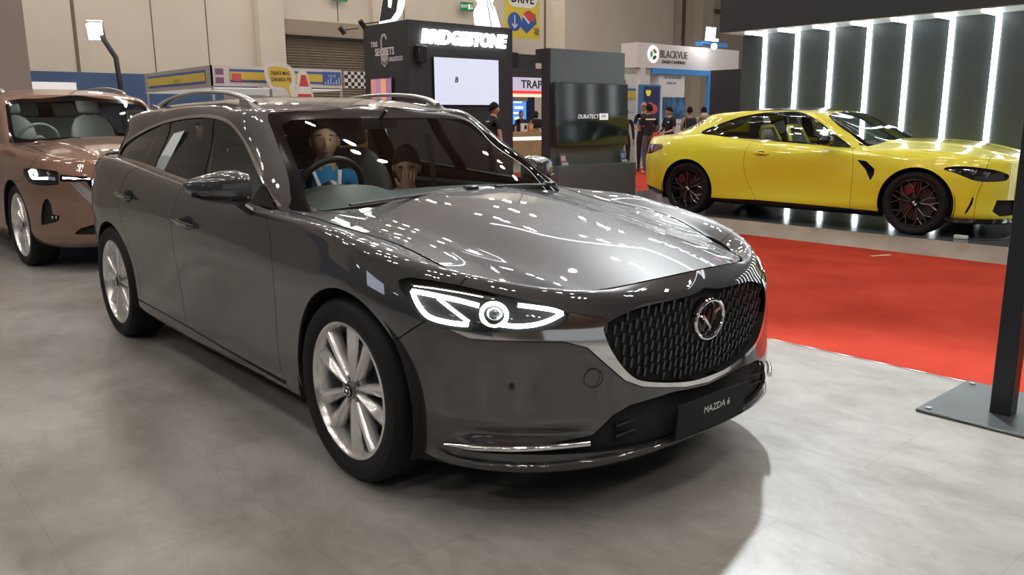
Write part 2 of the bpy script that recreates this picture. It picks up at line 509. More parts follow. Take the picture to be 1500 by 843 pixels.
# ---------------------------------------------------------------- materials
MATS = {}
def mat(name, col=(.5, .5, .5), rough=.5, metal=0.0, coat=0.0, emit=None, es=1.0, spec=None, coat_rough=.03, coat_ior=1.5, ior=None, bump=None, noise=None, alpha=None):
    if name in MATS: return MATS[name]
    m = bpy.data.materials.new(name); m.use_nodes = True; nt = m.node_tree; b = nt.nodes['Principled BSDF']
    b.inputs['Base Color'].default_value = (*col, 1); b.inputs['Roughness'].default_value = rough; b.inputs['Metallic'].default_value = metal
    b.inputs['Coat Weight'].default_value = coat; b.inputs['Coat Roughness'].default_value = coat_rough; b.inputs['Coat IOR'].default_value = coat_ior
    if spec is not None: b.inputs['Specular IOR Level'].default_value = spec
    if ior: b.inputs['IOR'].default_value = ior
    if emit: b.inputs['Emission Color'].default_value = (*emit, 1); b.inputs['Emission Strength'].default_value = es
    if noise or bump:
        tc = nt.nodes.new('ShaderNodeTexCoord'); n = nt.nodes.new('ShaderNodeTexNoise')
        sc, amt = noise or (bump[0], 0); n.inputs['Scale'].default_value = sc; n.inputs['Detail'].default_value = 6
        nt.links.new(tc.outputs['Object'], n.inputs['Vector'])
        if noise:
            r = nt.nodes.new('ShaderNodeValToRGB'); r.color_ramp.elements[0].position = .3; r.color_ramp.elements[1].position = .7
            r.color_ramp.elements[0].color = (*[c * (1 - amt) for c in col], 1); r.color_ramp.elements[1].color = (*[min(1, c * (1 + amt)) for c in col], 1)
            nt.links.new(n.outputs['Fac'], r.inputs['Fac']); nt.links.new(r.outputs['Color'], b.inputs['Base Color'])
        if bump:
            bp = nt.nodes.new('ShaderNodeBump'); bp.inputs['Strength'].default_value = bump[1]; bp.inputs['Distance'].default_value = .01
            n2 = nt.nodes.new('ShaderNodeTexNoise'); n2.inputs['Scale'].default_value = bump[0]; nt.links.new(tc.outputs['Object'], n2.inputs['Vector'])
            nt.links.new(n2.outputs['Fac'], bp.inputs['Height']); nt.links.new(bp.outputs['Normal'], b.inputs['Normal'])
    MATS[name] = m; return m

def glass_mat(name, tint=(.6, .65, .64), refl=1.0, rough=0.0):
    """thin clear pane: see-through with a Fresnel reflection"""
    if name in MATS: return MATS[name]
    m = bpy.data.materials.new(name); m.use_nodes = True; nt = m.node_tree
    nt.nodes.remove(nt.nodes['Principled BSDF']); out = nt.nodes['Material Output']
    t = nt.nodes.new('ShaderNodeBsdfTransparent'); t.inputs['Color'].default_value = (*tint, 1)
    g = nt.nodes.new('ShaderNodeBsdfGlossy'); g.inputs['Roughness'].default_value = rough; g.inputs['Color'].default_value = (.95, 1, 1, 1)
    ge = nt.nodes.new('ShaderNodeNewGeometry'); dt = nt.nodes.new('ShaderNodeVectorMath'); dt.operation = 'DOT_PRODUCT'
    nt.links.new(ge.outputs['Normal'], dt.inputs[0]); nt.links.new(ge.outputs['Incoming'], dt.inputs[1])
    def mth(op, a, b=None):
        n = nt.nodes.new('ShaderNodeMath'); n.operation = op
        for i, v in enumerate((a, b)):
            if v is None: continue
            if isinstance(v, (int, float)): n.inputs[i].default_value = v
            else: nt.links.new(v, n.inputs[i])
        return n.outputs[0]
    x = mth('SUBTRACT', 1.0, mth('ABSOLUTE', dt.outputs['Value'])); x5 = mth('POWER', x, 5.0)
    k = mth('MINIMUM', mth('MULTIPLY', mth('ADD', mth('MULTIPLY', x5, .94), .06), refl), 1.0)
    mx = nt.nodes.new('ShaderNodeMixShader')
    nt.links.new(k, mx.inputs[0]); nt.links.new(t.outputs[0], mx.inputs[1]); nt.links.new(g.outputs[0], mx.inputs[2])
    nt.links.new(mx.outputs[0], out.inputs['Surface'])
    MATS[name] = m; return m

def text_obj(name, body, size, mat_, parent=None, loc=(0, 0, 0), rot=(0, 0, 0), depth=.004, align='CENTER', sx=1.0, shear=0.0, bold=0.0, spacing=1.0):
    """lettering as a real mesh"""
    cu = bpy.data.curves.new(name, 'FONT'); cu.body = body; cu.size = size; cu.extrude = depth; cu.align_x = align; cu.align_y = 'CENTER'
    cu.shear = shear; cu.offset = bold; cu.space_character = spacing; cu.resolution_u = 3
    o = bpy.data.objects.new(name, cu); COL.objects.link(o)
    dg = bpy.context.evaluated_depsgraph_get(); dg.update()
    me = bpy.data.meshes.new_from_object(o.evaluated_get(dg)); bpy.data.objects.remove(o); bpy.data.curves.remove(cu)
    me.name = name; me.materials.clear(); me.materials.append(mat_)
    q = link(bpy.data.objects.new(name, me), parent); q.location = loc; q.rotation_euler = rot; q.scale = (sx, 1, 1)
    return q
# ---------------------------------------------------------------- shared car materials and parts
M_grey = mat('machine grey metallic paint', (.024, .023, .025), .5, .25, 1.0, coat_ior=1.85)
M_black = mat('satin black plastic', (.012, .012, .013), .45)
M_gloss = mat('gloss black', (.006, .006, .007), .12, 0, .35, spec=.3)
M_gap = mat('shut line shadow', (.004, .004, .004), .9)
M_chrome = mat('chrome', (.82, .82, .83), .08, 1.0)
M_alu = mat('satin aluminium', (.62, .62, .63), .3, 1.0)
M_rim = mat('bright machined alloy', (.80, .79, .78), .24, .8, .5)
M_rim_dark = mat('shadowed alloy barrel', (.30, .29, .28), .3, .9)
M_tyre = mat('tyre rubber', (.008, .008, .0085), .7, spec=.3)
M_disc = mat('brake disc steel', (.09, .09, .09), .45, .7)
M_led = mat('white lamp light', (1, 1, 1), .4, emit=(.93, 1.0, .93), es=9)
M_under = mat('underbody black', (.006, .006, .006), .9)
G_clear = glass_mat('clear lamp cover', (.93, .95, .95), 1.0)
G_screen = glass_mat('windscreen glass', (.80, .86, .84), .62)
G_side = glass_mat('side window glass', (.78, .83, .82), 1.2)
G_dark = glass_mat('privacy glass', (.22, .23, .23), 1.3)
M_dash = mat('charcoal dashboard', (.028, .03, .028), .55)
M_seatb = mat('black leather seat', (.02, .02, .021), .5)
M_red = mat('red lamp lens', (.35, .01, .015), .12, 0, 1.0)
M_white_plate = mat('white lettering', (.75, .75, .75), .5)
M_interior = mat('grey cabin lining', (.10, .105, .105), .8)

def smin(a, b): return np.minimum(a, b)
def gap_split(sh, f, w=.002):
    a, r = sh.split(lambda V: f(V) + w)
    _, b = r.split(lambda V: f(V) - w)
    return a, b
def circ(cx, cz, r): return lambda V: np.hypot(V[:, 0] - cx, V[:, 2] - cz) - r

def tyre(parent, R=.342, w=.225, rim=.2515, name='tyre', m=None):
    b = MB(); h = w / 2; e = R - rim
    prof = [(rim - .006, -h * .80), (rim + e * .12, -h * .93), (rim + e * .45, -h * 1.0), (rim + e * .75, -h * .97), (R - .012, -h * .86), (R - .002, -h * .74),
            (R, -h * .6), (R, -h * .36), (R - .007, -h * .33), (R - .007, -h * .28), (R, -h * .25), (R, h * .25), (R - .007, h * .28), (R - .007, h * .33), (R, h * .36), (R, h * .6),
            (R - .012, h * .86), (rim + e * .45, h), (rim - .006, h * .80)]
    b.lathe(prof, 72, 'y')
    return b.build(name, m or M_tyre, parent)

def rim_barrel(b, rim, w, face=-.095):
    h = w / 2
    b.lathe([(rim + .004, -h * .84), (rim + .003, -h * .90), (rim - .006, -h * .92), (rim - .014, -h * .84), (rim - .020, -h * .70), (rim - .03, -.02), (rim - .03, h * .7), (rim - .01, h * .8)], 72, 'y')

def wheel_group(parent, loc, right=True, build=None):
    o = bpy.data.objects.new('wheel', None); COL.objects.link(o); o.parent = parent
    o.location = loc; o.rotation_euler = (0, 0, 0 if right else PI)
    build(o); return o

def blade_wheel(o, phase=0.0, R=.342, w=.225, rim=.2515):
    """ten wide bright blades in pairs"""
    tyre(o, R, w, rim)
    b = MB(); rim_barrel(b, rim, w)
    rm = b.build('rim', M_rim, o)
    s = MB(); S = 8
    for k in range(10):
        a = phase + 2 * PI * k / 10 + (.045 if k % 2 else -.045); sg = 1 if k % 2 else -1
        ca, sa = math.cos(a), math.sin(a); V = []
        for i in range(S):
            t = i / (S - 1); r = .035 + (rim - .012 - .035) * t
            wa = .015 + .024 * t ** 1.2; wb = .015 + .005 * t          # wide towards the outside of the pair
            y = -.080 - .014 * math.sin(t * PI * .5) + .006 * t * t
            sk = sg * .010 * t
            for tt, dy in ((-wb + sk * 0, .010), (-wb * .55, -.001), (.10 * wa, -.004), (wa * .9, .012), (wa, .022), (wa * .6, .045), (-wb, .045)):
                q = tt * sg; V.append((r * ca - q * sa, y + dy, r * sa + q * ca))
        n = 7; F = []
        for i in range(S - 1):
            for j in range(n): F.append([i * n + j, i * n + (j + 1) % n, (i + 1) * n + (j + 1) % n, (i + 1) * n + j])
        F += [list(range(n)), [(S - 1) * n + j for j in range(n)]]
        s.add(V, F)
    sp = s.build('spokes', M_rim, o)
    c = MB(); c.lathe([(.0, -.094), (.024, -.094), (.030, -.090), (.032, -.080), (.060, -.074), (.066, -.060), (.066, -.03)], 40, 'y')
    for k in range(5):
        a = phase + 2 * PI * k / 5 + .31; c.cyl((.047 * math.cos(a), -.080, .047 * math.sin(a)), .0085, .012, 6, 'y')
    c.build('hub', M_rim_dark, o)
    cap = MB(); cap.cyl((0, -.0955, 0), .026, .006, 32, 'y'); cp = cap.build('centre_cap', M_gloss, o)
    e = MB(); wing_emblem(e, .017, -.1); e.build('emblem', M_chrome, cp)
    brake(o, rim)

def wing_emblem(e, r, y, thick=.11):
    """oval ring with a winged V inside; drawn in the x-z plane facing -y"""
    ring = [(r * 1.18 * math.cos(a), y, r * math.sin(a)) for a in np.linspace(0, 2 * PI, 49)[:-1]]
    e.tube(ring, r * thick * 1.25, 8, closed=True)
    def strip(a, bb):
        """flat faceted wing between two edges"""
        n = len(a); V = []
        for p, q in zip(a, bb):
            m = ((p[0] + q[0]) / 2, (p[1] + q[1]) / 2)
            V += [(p[0] * r, y, p[1] * r), (m[0] * r, y - r * thick * 1.1, m[1] * r), (q[0] * r, y, q[1] * r)]
        F = []
        for i in range(n - 1):
            for k in range(2): F.append([i * 3 + k, i * 3 + k + 1, i * 3 + 4 + k, i * 3 + 3 + k])
        e.add(V, F)
    for sg in (-1, 1):
        up = smooth_poly([(-1.06, .46), (-.80, .40), (-.52, .34), (-.34, .22), (-.18, 0.0), (0, -.34)], 4, False)
        lo = smooth_poly([(-1.10, .36), (-.82, .24), (-.56, .14), (-.40, .0), (-.22, -.24), (0, -.56)], 4, False)
        strip([(sg * p[0], p[1]) for p in up], [(sg * p[0], p[1]) for p in lo])

def brake(o, rim, disc=.165, cal=None):
    d = MB(); d.lathe([(.05, -.028), (disc, -.028), (disc, -.004), (.05, -.004)], 48, 'y'); d.lathe([(.0, -.05), (.075, -.05), (.078, -.02)], 32, 'y')
    d.build('brake_disc', M_disc, o)
    c = MB(); c.add(*sector(disc * .62, disc + .03, -1.0 + PI / 2 + .9, .2 + PI / 2 + .9, -.062, -.0), True) if cal else None
    if cal: c.build('brake_caliper', cal, o)
    k = MB(); k.lathe([(.0, .05), (rim - .035, .05)], 48, 'y'); k.build('inner_shield', M_under, o)

def sector(r0, r1, a0, a1, y0, y1, n=10):
    V = []; F = []
    for i in range(n + 1):
        a = a0 + (a1 - a0) * i / n; c, s = math.cos(a), math.sin(a)
        for r, y in ((r0, y0), (r1, y0), (r1, y1), (r0, y1)): V.append((r * c, y, r * s))
    for i in range(n):
        for j in range(4): F.append([i * 4 + j, i * 4 + (j + 1) % 4, i * 4 + 4 + (j + 1) % 4, i * 4 + 4 + j])
    F += [[0, 1, 2, 3], [n * 4 + 3, n * 4 + 2, n * 4 + 1, n * 4]]
    return V, F

def arch_liner(parent, cx, cz, r, y0, y1):
    for sg in (-1, 1):
        b = MB(); V = []; n = 40
        for i in range(n + 1):
            a = -.35 + (PI + .7) * i / n
            V += [(cx + r * math.cos(a), sg * y0, cz + r * math.sin(a)), (cx + r * math.cos(a), sg * y1, cz + r * math.sin(a))]
        F = [[2 * i, 2 * i + 1, 2 * i + 3, 2 * i + 2] for i in range(n)]
        V.append((cx, sg * y1, cz)); F += [[2 * i + 1, len(V) - 1, 2 * i + 3] for i in range(n)]
        b.add(V, F); b.build('wheel_arch_liner', M_under, parent, fix=False)

def seat(parent, x, y, z, m, name='front_seat', w=.5, lean=.36, headm=None):
    g = MB(); g.at((x, y, z)); g.box((.02, 0, .0), (.52, w, .16), .055, 3); base = g.build(name, m, parent)
    b = MB(); b.at((x - .26, y, z + .06), (0, -lean, 0))
    P = []
    for t, hw, dp in ((0, .24, .075), (.15, .25, .08), (.35, .25, .07), (.52, .225, .06), (.62, .17, .05), (.66, .11, .04)):
        P.append((t, hw * w / .5, dp))
    V = []; F = []; n = 16
    for t, hw, dp in P:
        for k in range(n):
            a = 2 * PI * k / n; c, s_ = math.cos(a), math.sin(a)
            V.append((dp * (abs(c) ** .6) * (1 if c > 0 else -1), hw * (abs(s_) ** .5) * (1 if s_ > 0 else -1), t))
    for i in range(len(P) - 1):
        for k in range(n): F.append([i * n + k, i * n + (k + 1) % n, (i + 1) * n + (k + 1) % n, (i + 1) * n + k])
    F += [list(range(n))[::-1], [(len(P) - 1) * n + k for k in range(n)]]
    b.add(V, F); b.build('backrest', m, base)
    h = MB(); h.at((x - .26, y, z + .06), (0, -lean, 0)); h.box((.02, 0, .77), (.09, .25, .17), .04, 3); h.build('headrest', headm or m, base)
    p = MB(); p.at((x - .26, y, z + .06), (0, -lean, 0))
    for s_ in (-1, 1): p.tube([(0.01, s_ * .06, .62), (.01, s_ * .06, .74)], .006, 8)
    p.build('headrest_post', M_alu, base)
    return base

def steering_wheel(parent, c, tilt=.45, r=.185, m=None):
    g = MB(); g.at(c, (0, tilt - PI / 2, 0))
    g.lathe([(r + .016 * math.cos(a), .016 * math.sin(a)) for a in np.linspace(0, 2 * PI, 13)], 40)
    g.cyl((0, 0, -.02), .065, .05, 20)
    for a in (0, PI, -PI / 2): g.tube([(.05 * math.sin(a), .05 * math.cos(a), -.02), (r * math.sin(a), r * math.cos(a), 0)], (.02, .008), 8)
    return g.build('steering_wheel', m or M_black, parent)

def cabin_fill(car, x, z, e):
    d = MB(); d.box((x, 0, z), (.10, .16, .012), .004, 1); o = d.build('cabin_fill', mat('added cabin glow', (1, 1, 1), .4, emit=(1, .97, .9), es=e), car); return o  # glowing block added under the roof only to brighten the cabin
# ---------------------------------------------------------------- the grey estate car
def body_shells(W, xcowl, xdeck, gap=.013):
    """splits the grid into the flank wrap, the bonnet and the rear deck, with a shut gap round the bonnet"""
    G = W.G; N = grid_normals(G); nr, nc = G.shape[:2]; K = W.nwrap
    def sub(g, n):
        F = [[i * nc + j, i * nc + j + 1, (i + 1) * nc + j + 1, (i + 1) * nc + j] for i in range(len(g) - 1) for j in range(nc - 1)]
        return Shell(list(g.reshape(-1, 3)), list(n.reshape(-1, 3)), F).weld(1e-6).orient(np.array([-1.4, 0, .5]))
    side = sub(G[:K], N[:K])
    H = G[K - 1:].copy(); dy = abs(H[1, :, 1] - H[0, :, 1])
    H[0, :, 1] += gap; H[:, :, 1] = np.minimum(H[:, :, 1], 0)
    xm = H[0, :, 0].max(); H[:, :, 0] -= gap * np.clip(H[:, :, 0] / xm, 0, 1) ** 6
    cap = sub(H, N[K - 1:])
    hood = cap.split(lambda V: V[:, 0] - xcowl)[1]; deck = cap.split(lambda V: V[:, 0] + xdeck)[0]
    return side, hood, deck

def build_estate():
    car = thing('estate_car', 'dark grey metallic estate car with chrome roof rails and lit headlights on the pale stage', 'car')
    W = Wrap(hero_rows(), 260, 110, 60, 74, cap=hero_hood, ncap=44)
    G = W.G
    # hollow scoop above the chrome fog strip
    u = .78 * G[:, :, 0] + .62 * G[:, :, 1]
    sc = np.exp(-((G[:, :, 2] - .328) / .022) ** 2) * sstep(-.12, .02, u) * (1 - sstep(.26, .40, u)) * (G[:, :, 0] > .3)
    G[:, :, 0] -= .020 * sc * .7; G[:, :, 1] += .020 * sc * .6
    side, hood, shelf = body_shells(W, -.78, 1e9)
    black_inner = side.shift(-.022)
    fwd = lambda V: V[:, 0] > .1
    # wheel arches
    for cx, cz, r in ((.03, .343, .384), (-2.71, .336, .380)):
        _, side = side.split(circ(cx, cz, r)); _, black_inner = black_inner.split(circ(cx, cz, r + .012))
    # headlight
    HL = [(0.318, -0.858, 0.791), (0.356, -0.840, 0.803), (0.43, -.805, .800), (0.516, -0.763, 0.790), (0.640, -0.679, 0.764), (0.728, -0.598, 0.738), (0.777, -0.540, 0.713), (0.785, -.56, .690), (0.771, -0.590, 0.671), (0.703, -0.679, 0.662), (0.605, -0.763, 0.660), (0.503, -0.824, 0.663), (0.439, -0.849, 0.684), (0.380, -0.860, 0.733), (0.333, -0.864, 0.770)]
    ud, vd = (.78, .62, 0), (0, 0, 1)
    fh = proj_fn(HL, ud, vd, lambda V: V[:, 0] > .2)
    lens, side = gap_split(side, fh, .0025)
    # grille opening and chrome wing
    MESH = smooth_poly([(0.12, .722), (-0.092, 0.720), (-0.288, 0.712), (-0.395, 0.690), (-0.447, 0.668), (-0.454, 0.642), (-0.431, 0.580), (-0.375, 0.506), (-0.306, 0.468), (-0.124, 0.431), (0.0, 0.424), (.12, .431)], 5)
    fm = inside_fn(MESH, 'front', lambda V: V[:, 0] > .6)
    grill, side = side.split(fm)
    WING = [(0.503, -0.824, 0.668), (0.587, -0.780, 0.636), (0.721, -0.667, 0.634), (0.79, -.575, .630), (0.830, -0.510, 0.606), (0.854, -0.468, 0.559), (0.882, -0.390, 0.484), (0.897, -0.322, 0.453), (0.920, -0.120, 0.412), (0.922, 0.000, 0.402), (.92, .12, .412),
            (.92, .12, .44), (.90, -.12, .47), (.86, -.40, .60), (.86, -.44, .66), (.845, -.449, .690), (.81, -.50, .703), (.785, -.535, .716), (.76, -.60, .69), (.65, -.74, .69)]
    fw = proj_fn(WING, ud, vd, lambda V: V[:, 0] > .3)
    wing, side = gap_split(side, fw, .0015)
    # intake and slot below the chrome strip
    INT = [(.92, .12, .388), (.92, 0, .392), (0.916, -0.186, 0.408), (0.885, -.36, .400), (0.868, -0.43, 0.375), (0.846, -0.50, 0.318), (.715, -.693, .291), (.611, -.774, .285), (.530, -.816, .276),
           (0.560, -0.803, 0.270), (0.588, -0.784, 0.264), (0.713, -0.691, 0.268), (0.828, -0.532, 0.262), (0.849, -0.488, 0.257), (.885, -.36, .250), (0.914, -0.174, 0.240), (.92, 0, .236), (.92, .12, .236)]
    fi = proj_fn(INT, ud, vd, lambda V: V[:, 0] > .3)
    _, side = side.split(fi)
    # shut lines
    dF = line_fn([(-.66, 1.06), (-.62, .95), (-.545, .86), (-.500, .72), (-.520, .55), (-.535, .42), (-.52, .30), (-.50, .20)], 'side')     # > 0 = ahead of it
    dS = line_fn([(-1.545, 1.06), (-1.560, .95), (-1.610, .82), (-1.645, .65), (-1.635, .5), (-1.60, .33), (-1.58, .2)], 'side')
    dR = line_fn([(-2.27, 1.06), (-2.36, 1.01), (-2.425, .93), (-2.45, .80), (-2.42, .68), (-2.32, .54), (-2.27, .40), (-2.24, .2)], 'side')
    sill = line_fn([(-3.0, .315), (-2.303, .302), (-1.600, .281), (-.897, .254), (-.438, .246), (.1, .245)], 'side')                       # > 0 above
    bl = line_fn([(.2, .594), (.287, .596), (.341, .606), (.445, .676), (.50, .76), (.52, .80), (.56, .95)], 'side')                        # > 0 above/left = wing
    front, back = side.split(lambda V: -dF(V) - .002)                                                                                       # front: dF > -.002
    if max(v[0] for v in front.V) < 0: front, back = back, front
    _, back = back.split(lambda V: -dF(V) - .002)
    def by_x(a, b): return (a, b) if np.mean([v[0] for v in a.V]) > np.mean([v[0] for v in b.V]) else (b, a)
    def cut2(sh, f, w=.002):
        a, b = gap_split(sh, f, w); return by_x(a, b)
    front, rest = cut2(side, dF)
    low, _hi = gap_split(rest, sill, .0025)
    low = low if np.mean([v[2] for v in low.V]) < np.mean([v[2] for v in _hi.V]) else _hi
    hi = _hi if low is not _hi else gap_split(rest, sill, .0025)[0]
    fdoor, r2 = cut2(hi, dS); rdoor, quarter = cut2(r2, dR)
    # the sill runs back to the rear arch only; behind it the rear bumper
    sillp, rbump_low = by_x(*low.split(line_fn([(-2.6, -1), (-2.6, 1)], 'side')))
    quarter, rbump = (lambda a, b: (a, b) if np.mean([v[2] for v in a.V]) > np.mean([v[2] for v in b.V]) else (b, a))(*gap_split(quarter, line_fn([(-5, .62), (-3.2, .62), (-2.6, .60)], 'side')))
    bl0 = bl; bl = lambda V: np.where(V[:, 0] > .06, bl0(V), np.maximum(np.abs(bl0(V)), .01))
    bump, fender = gap_split(front, bl)
    if np.mean([v[0] for v in bump.V]) < np.mean([v[0] for v in fender.V]): bump, fender = fender, bump
    # tail lamp: wraps round the rear corner
    TL = line_fn([(-2.98, 1.06), (-2.94, .985), (-3.0, .93), (-3.2, .89), (-5, .88)], 'side')
    fT = inside_fn([(-2.95, .985), (-3.05, 1.02), (-3.3, 1.035), (-4.2, 1.035), (-4.2, .87), (-3.3, .87), (-3.06, .915)], 'side', lambda V: (V[:, 0] < -2.7) & (np.abs(V[:, 1]) > .30))
    tail, quarter = gap_split(quarter, fT)
    P = lambda n, s, m=M_grey, fl=.012: panel(n, s, m, car, fl, M_gap)
    for mir in (0, 1):
        q = (lambda s: s.mirrored()) if mir else (lambda s: s)
        fd = P('front_door', q(fdoor)); rd = P('rear_door', q(rdoor)); P('front_fender', q(fender)); P('rear_quarter_panel', q(quarter)); P('side_sill', q(sillp.joined(rbump_low)))
        tl = panel('tail_light', q(tail), M_red, car, .01, M_gap)
        sg = 1 if mir else -1
        for d, hx, hz in ((fd, -1.40, .822), (rd, -2.29, .892)):
            door_handle(d, hx, .908 * sg, hz, sg)
        # headlight
        hl = panel('headlight', q(lens.shift(-.032)), M_gloss, car, .03, M_gap)
        panel('headlight_lens', q(lens.shift(-.001)), G_clear, hl, 0)
        lamp_guts(hl, sg)
        st = MB()
        pts = [(.505, -.828, .281), (.56, -.802, .284), (.611, -.780, .287), (.66, -.744, .290), (0.715, -0.699, 0.293), (.77, -.632, .296), (.81, -.572, .298), (0.846, -0.512, 0.300)]
        pts = [(p[0] + .008, p[1] - .006, p[2]) for p in pts]
        if mir: pts = [(p[0], -p[1], p[2]) for p in pts]
        st.tube(smooth_poly(pts, 4, False), .0085, 10, rs=[(.004 + .006 * min(1, i / 6), .003 + .0065 * min(1, i / 6)) for i in range(29)])
        st.build('fog_lamp_trim', M_chrome, car)
    P('hood', hood_trim(hood).both(), M_grey)
    sh_ = MB(); sh_.add([(-2.6, -.80, 1.055), (-2.6, .80, 1.055), (-3.2, .76, 1.085), (-3.6, .5, 1.08), (-3.68, 0, 1.08), (-3.6, -.5, 1.08), (-3.2, -.76, 1.085)], [[0, 1, 2, 3, 4, 5, 6]], False); sh_.build('load_cover', M_black, car)
    P('front_bumper', bump.both()); P('rear_bumper', rbump.both())
    wo = panel('grille_surround', wing.shift(.004).both(), M_chrome, car, .03, M_gap)
    # grille
    gr = panel('grille', grill.shift(-.055).both(), M_black, car, 0)
    fr = grill.shift(-.003); ring = Shell(fr.V, fr.N, [])
    lip = grill.shift(-.001).both(); n0 = len(lip.F); lp = lip.flange(.055, False); mesh_obj('grille_throat', lp.V, lp.F[n0:], M_gloss, gr, True, lp.N)
    GV = np.array(grill.V); GN = np.array(grill.N)
    def on_grille(y, z, d):
        k = np.argmin((GV[:, 1] + abs(y)) ** 2 + (GV[:, 2] - z) ** 2); p, n = GV[k], GN[k].copy()
        x = p[0] - (n[1] * (-abs(y) - p[1]) + n[2] * (z - p[2])) / max(n[0], .2)
        return np.array([x, y, z]) + np.array([n[0], n[1] * (1 if y < 0 else -1), n[2]]) * d, (n[0], n[1] * (1 if y < 0 else -1), n[2])
    sl = MB(); dy, dz = .0275, .0195
    for i in range(-17, 18):
        for j in range(18):
            y = i * dy; z = .424 + j * dz + (dz * .5 if i % 2 else 0)
            if j % 2 == (i // 2) % 2 and False: continue
            if fm(np.array([[.9, -abs(y), z]]))[0] > -.012: continue
            if math.hypot(y / .105, (z - .628) / .088) < 1: continue
            if (j + (i % 2)) % 2: continue
            c, n = on_grille(y, z, -.014)
            ya = math.atan2(n[1], n[0])
            sl.at(c, (0, 0, ya)); sl.add([(-.018, -.0055, -.019), (-.018, .0055, -.019), (-.018, .0055, .013), (-.018, -.0055, .013), (.0, -.004, -.013), (.0, .004, -.013), (.007, .004, .019), (.007, -.004, .019)],
                                         [[0, 1, 5, 4], [4, 5, 6, 7], [7, 6, 2, 3], [1, 2, 6, 5], [0, 4, 7, 3]], False)
            sl.box((-.022, 0, .014), (.010, dy * 1.6, .006))
    sl.build('grille_mesh', mat('dark grille metal', (.075, .077, .08), .32, .7), gr)
    em = MB(); em.at((.921, 0, .628), (0, -.12, PI / 2)); wing_emblem(em, .066, 0, .085); e = em.build('emblem', M_chrome, gr)
    eb = MB(); eb.at((.905, 0, .628), (0, -.12, PI / 2)); eb.lathe([(0, .0), (.060, .0), (.070, .006), (.076, .03)], 40, 'y'); bo = eb.build('emblem_base', M_gloss, gr); 
    # lower intake backing, strip bar, plate
    ib = MB(); pts = [(.40, -.86), (.60, -.74), (.72, -.60), (.82, -.35), (.855, 0), (.82, .35), (.72, .60), (.60, .74), (.40, .86)]
    V = [(x - .01, y, .20) for x, y in pts] + [(x - .01, y, .43) for x, y in pts]; n = len(pts)
    ib.add(V, [[i, i + 1, n + i + 1, n + i] for i in range(n - 1)])
    for z in (.30, .335): ib.tube([(.87, y, z) for y in (-.42, -.2, 0, .2, .42)], (.010, .006), 6)
    ib.build('lower_intake', mat('intake black', (.005, .005, .0055), .5, spec=.25), car)
    pl = MB(); pl.box((0, 0, 0), (.010, .40, .128), .003, 1); plo = pl.build('number_plate', mat('matt black plate', (.005, .005, .005), .6, spec=.25), car, (.945, 0, .307))
    plo.rotation_euler = (0, .10, 0)
    text_obj('plate_lettering', 'MAZDA 6', .036, mat('plate white', (.62, .62, .62), .5), plo, (.0060, .022, .012), (PI / 2, 0, PI / 2), .0006, sx=1.0)
    lp_ = MB(); half = [(.470, -.840, .252), (.487, -.831, .244), (.56, -.790, .230), (.64, -.735, .226), (.74, -.640, .226), (.80, -.553, .228), (.846, -.470, .230), (.885, -.34, .231), (.906, -.17, .230), (.912, 0, .229)]
    pts = [(p[0] + .006, p[1] * 1.006, p[2]) for p in half]; pts = pts + [(p[0], -p[1], p[2]) for p in pts[:-1][::-1]]
    sm = smooth_poly(pts, 4, False); nn = len(sm); lp_.tube(sm, .01, 10, rs=[(.012 * min(1, .15 + 6 * min(i, nn - 1 - i) / nn), .009 * min(1, .15 + 6 * min(i, nn - 1 - i) / nn)) for i in range(nn)])
    lp_.build('front_lip', M_grey, car)
    tw = MB(); tw.at((.842, -.494, .507), (0, 0, -.62)); tw.tube([(.0035, .030 * math.cos(a), .030 * math.sin(a)) for a in np.linspace(0, 2 * PI, 33)[:-1]], .0016, 5, closed=True); tw.build('tow_cover', M_gap, car)
    # parking sensors and tow cover
    for sg in (-1, 1):
        for (x, y, z, r) in ((.693, .703, .490, .010),):
            s_ = MB(); a = math.atan2(-.62 * 1, .78); s_.at((x + .001, sg * y, z), (0, 0, sg * .85)); s_.cyl((0, 0, 0), r, .004, 20, 'x'); s_.build('parking_sensor', M_black, car)
    # sills' bright line, underbody, liners, inner skin
    for sg in (-1, 1):
        t_ = MB(); t_.tube([(x, sg * (y + .001), z) for x, y, z in ((-2.33, .889, .300), (-2.0, .886, .293), (-1.6, .884, .281), (-1.2, .8835, .265), (-.9, .884, .254), (-.5, .888, .246))], .0035, 6); t_.build('sill_trim', M_gloss, car)
    ub = MB(); ub.box((-1.5, 0, .22), (3.7, 1.5, .06)); ub.build('underbody', M_under, car); eb_ = MB(); eb_.box((.10, 0, .50), (1.15, 1.06, .40)); eb_.box((.62, 0, .45), (.30, .92, .34)); eb_.build('hood_light_block', M_under, car)  # unseen blocks added under the bonnet to stop light leaking through the gaps
    panel('inner_shell', black_inner.both(), M_under, car, 0)
    arch_liner(car, .03, .343, .40, .895, .56); arch_liner(car, -2.71, .336, .396, .885, .56)
    cabin(car)
    for x in (0, -2.75):
        for sg in (-1, 1):
            wheel_group(car, (x, sg * .787, .342), sg < 0, lambda o: blade_wheel(o, .30 if x == 0 else .62))
    return car

def hood_trim(h):
    f = lambda V: np.where(V[:, 0] > -.78, (np.abs(V[:, 1]) / .80) ** 2.9 + (np.maximum(V[:, 0] + .78, 0) / .335) ** 2.9 - 1, -1.0)
    return h.split(f)[1]

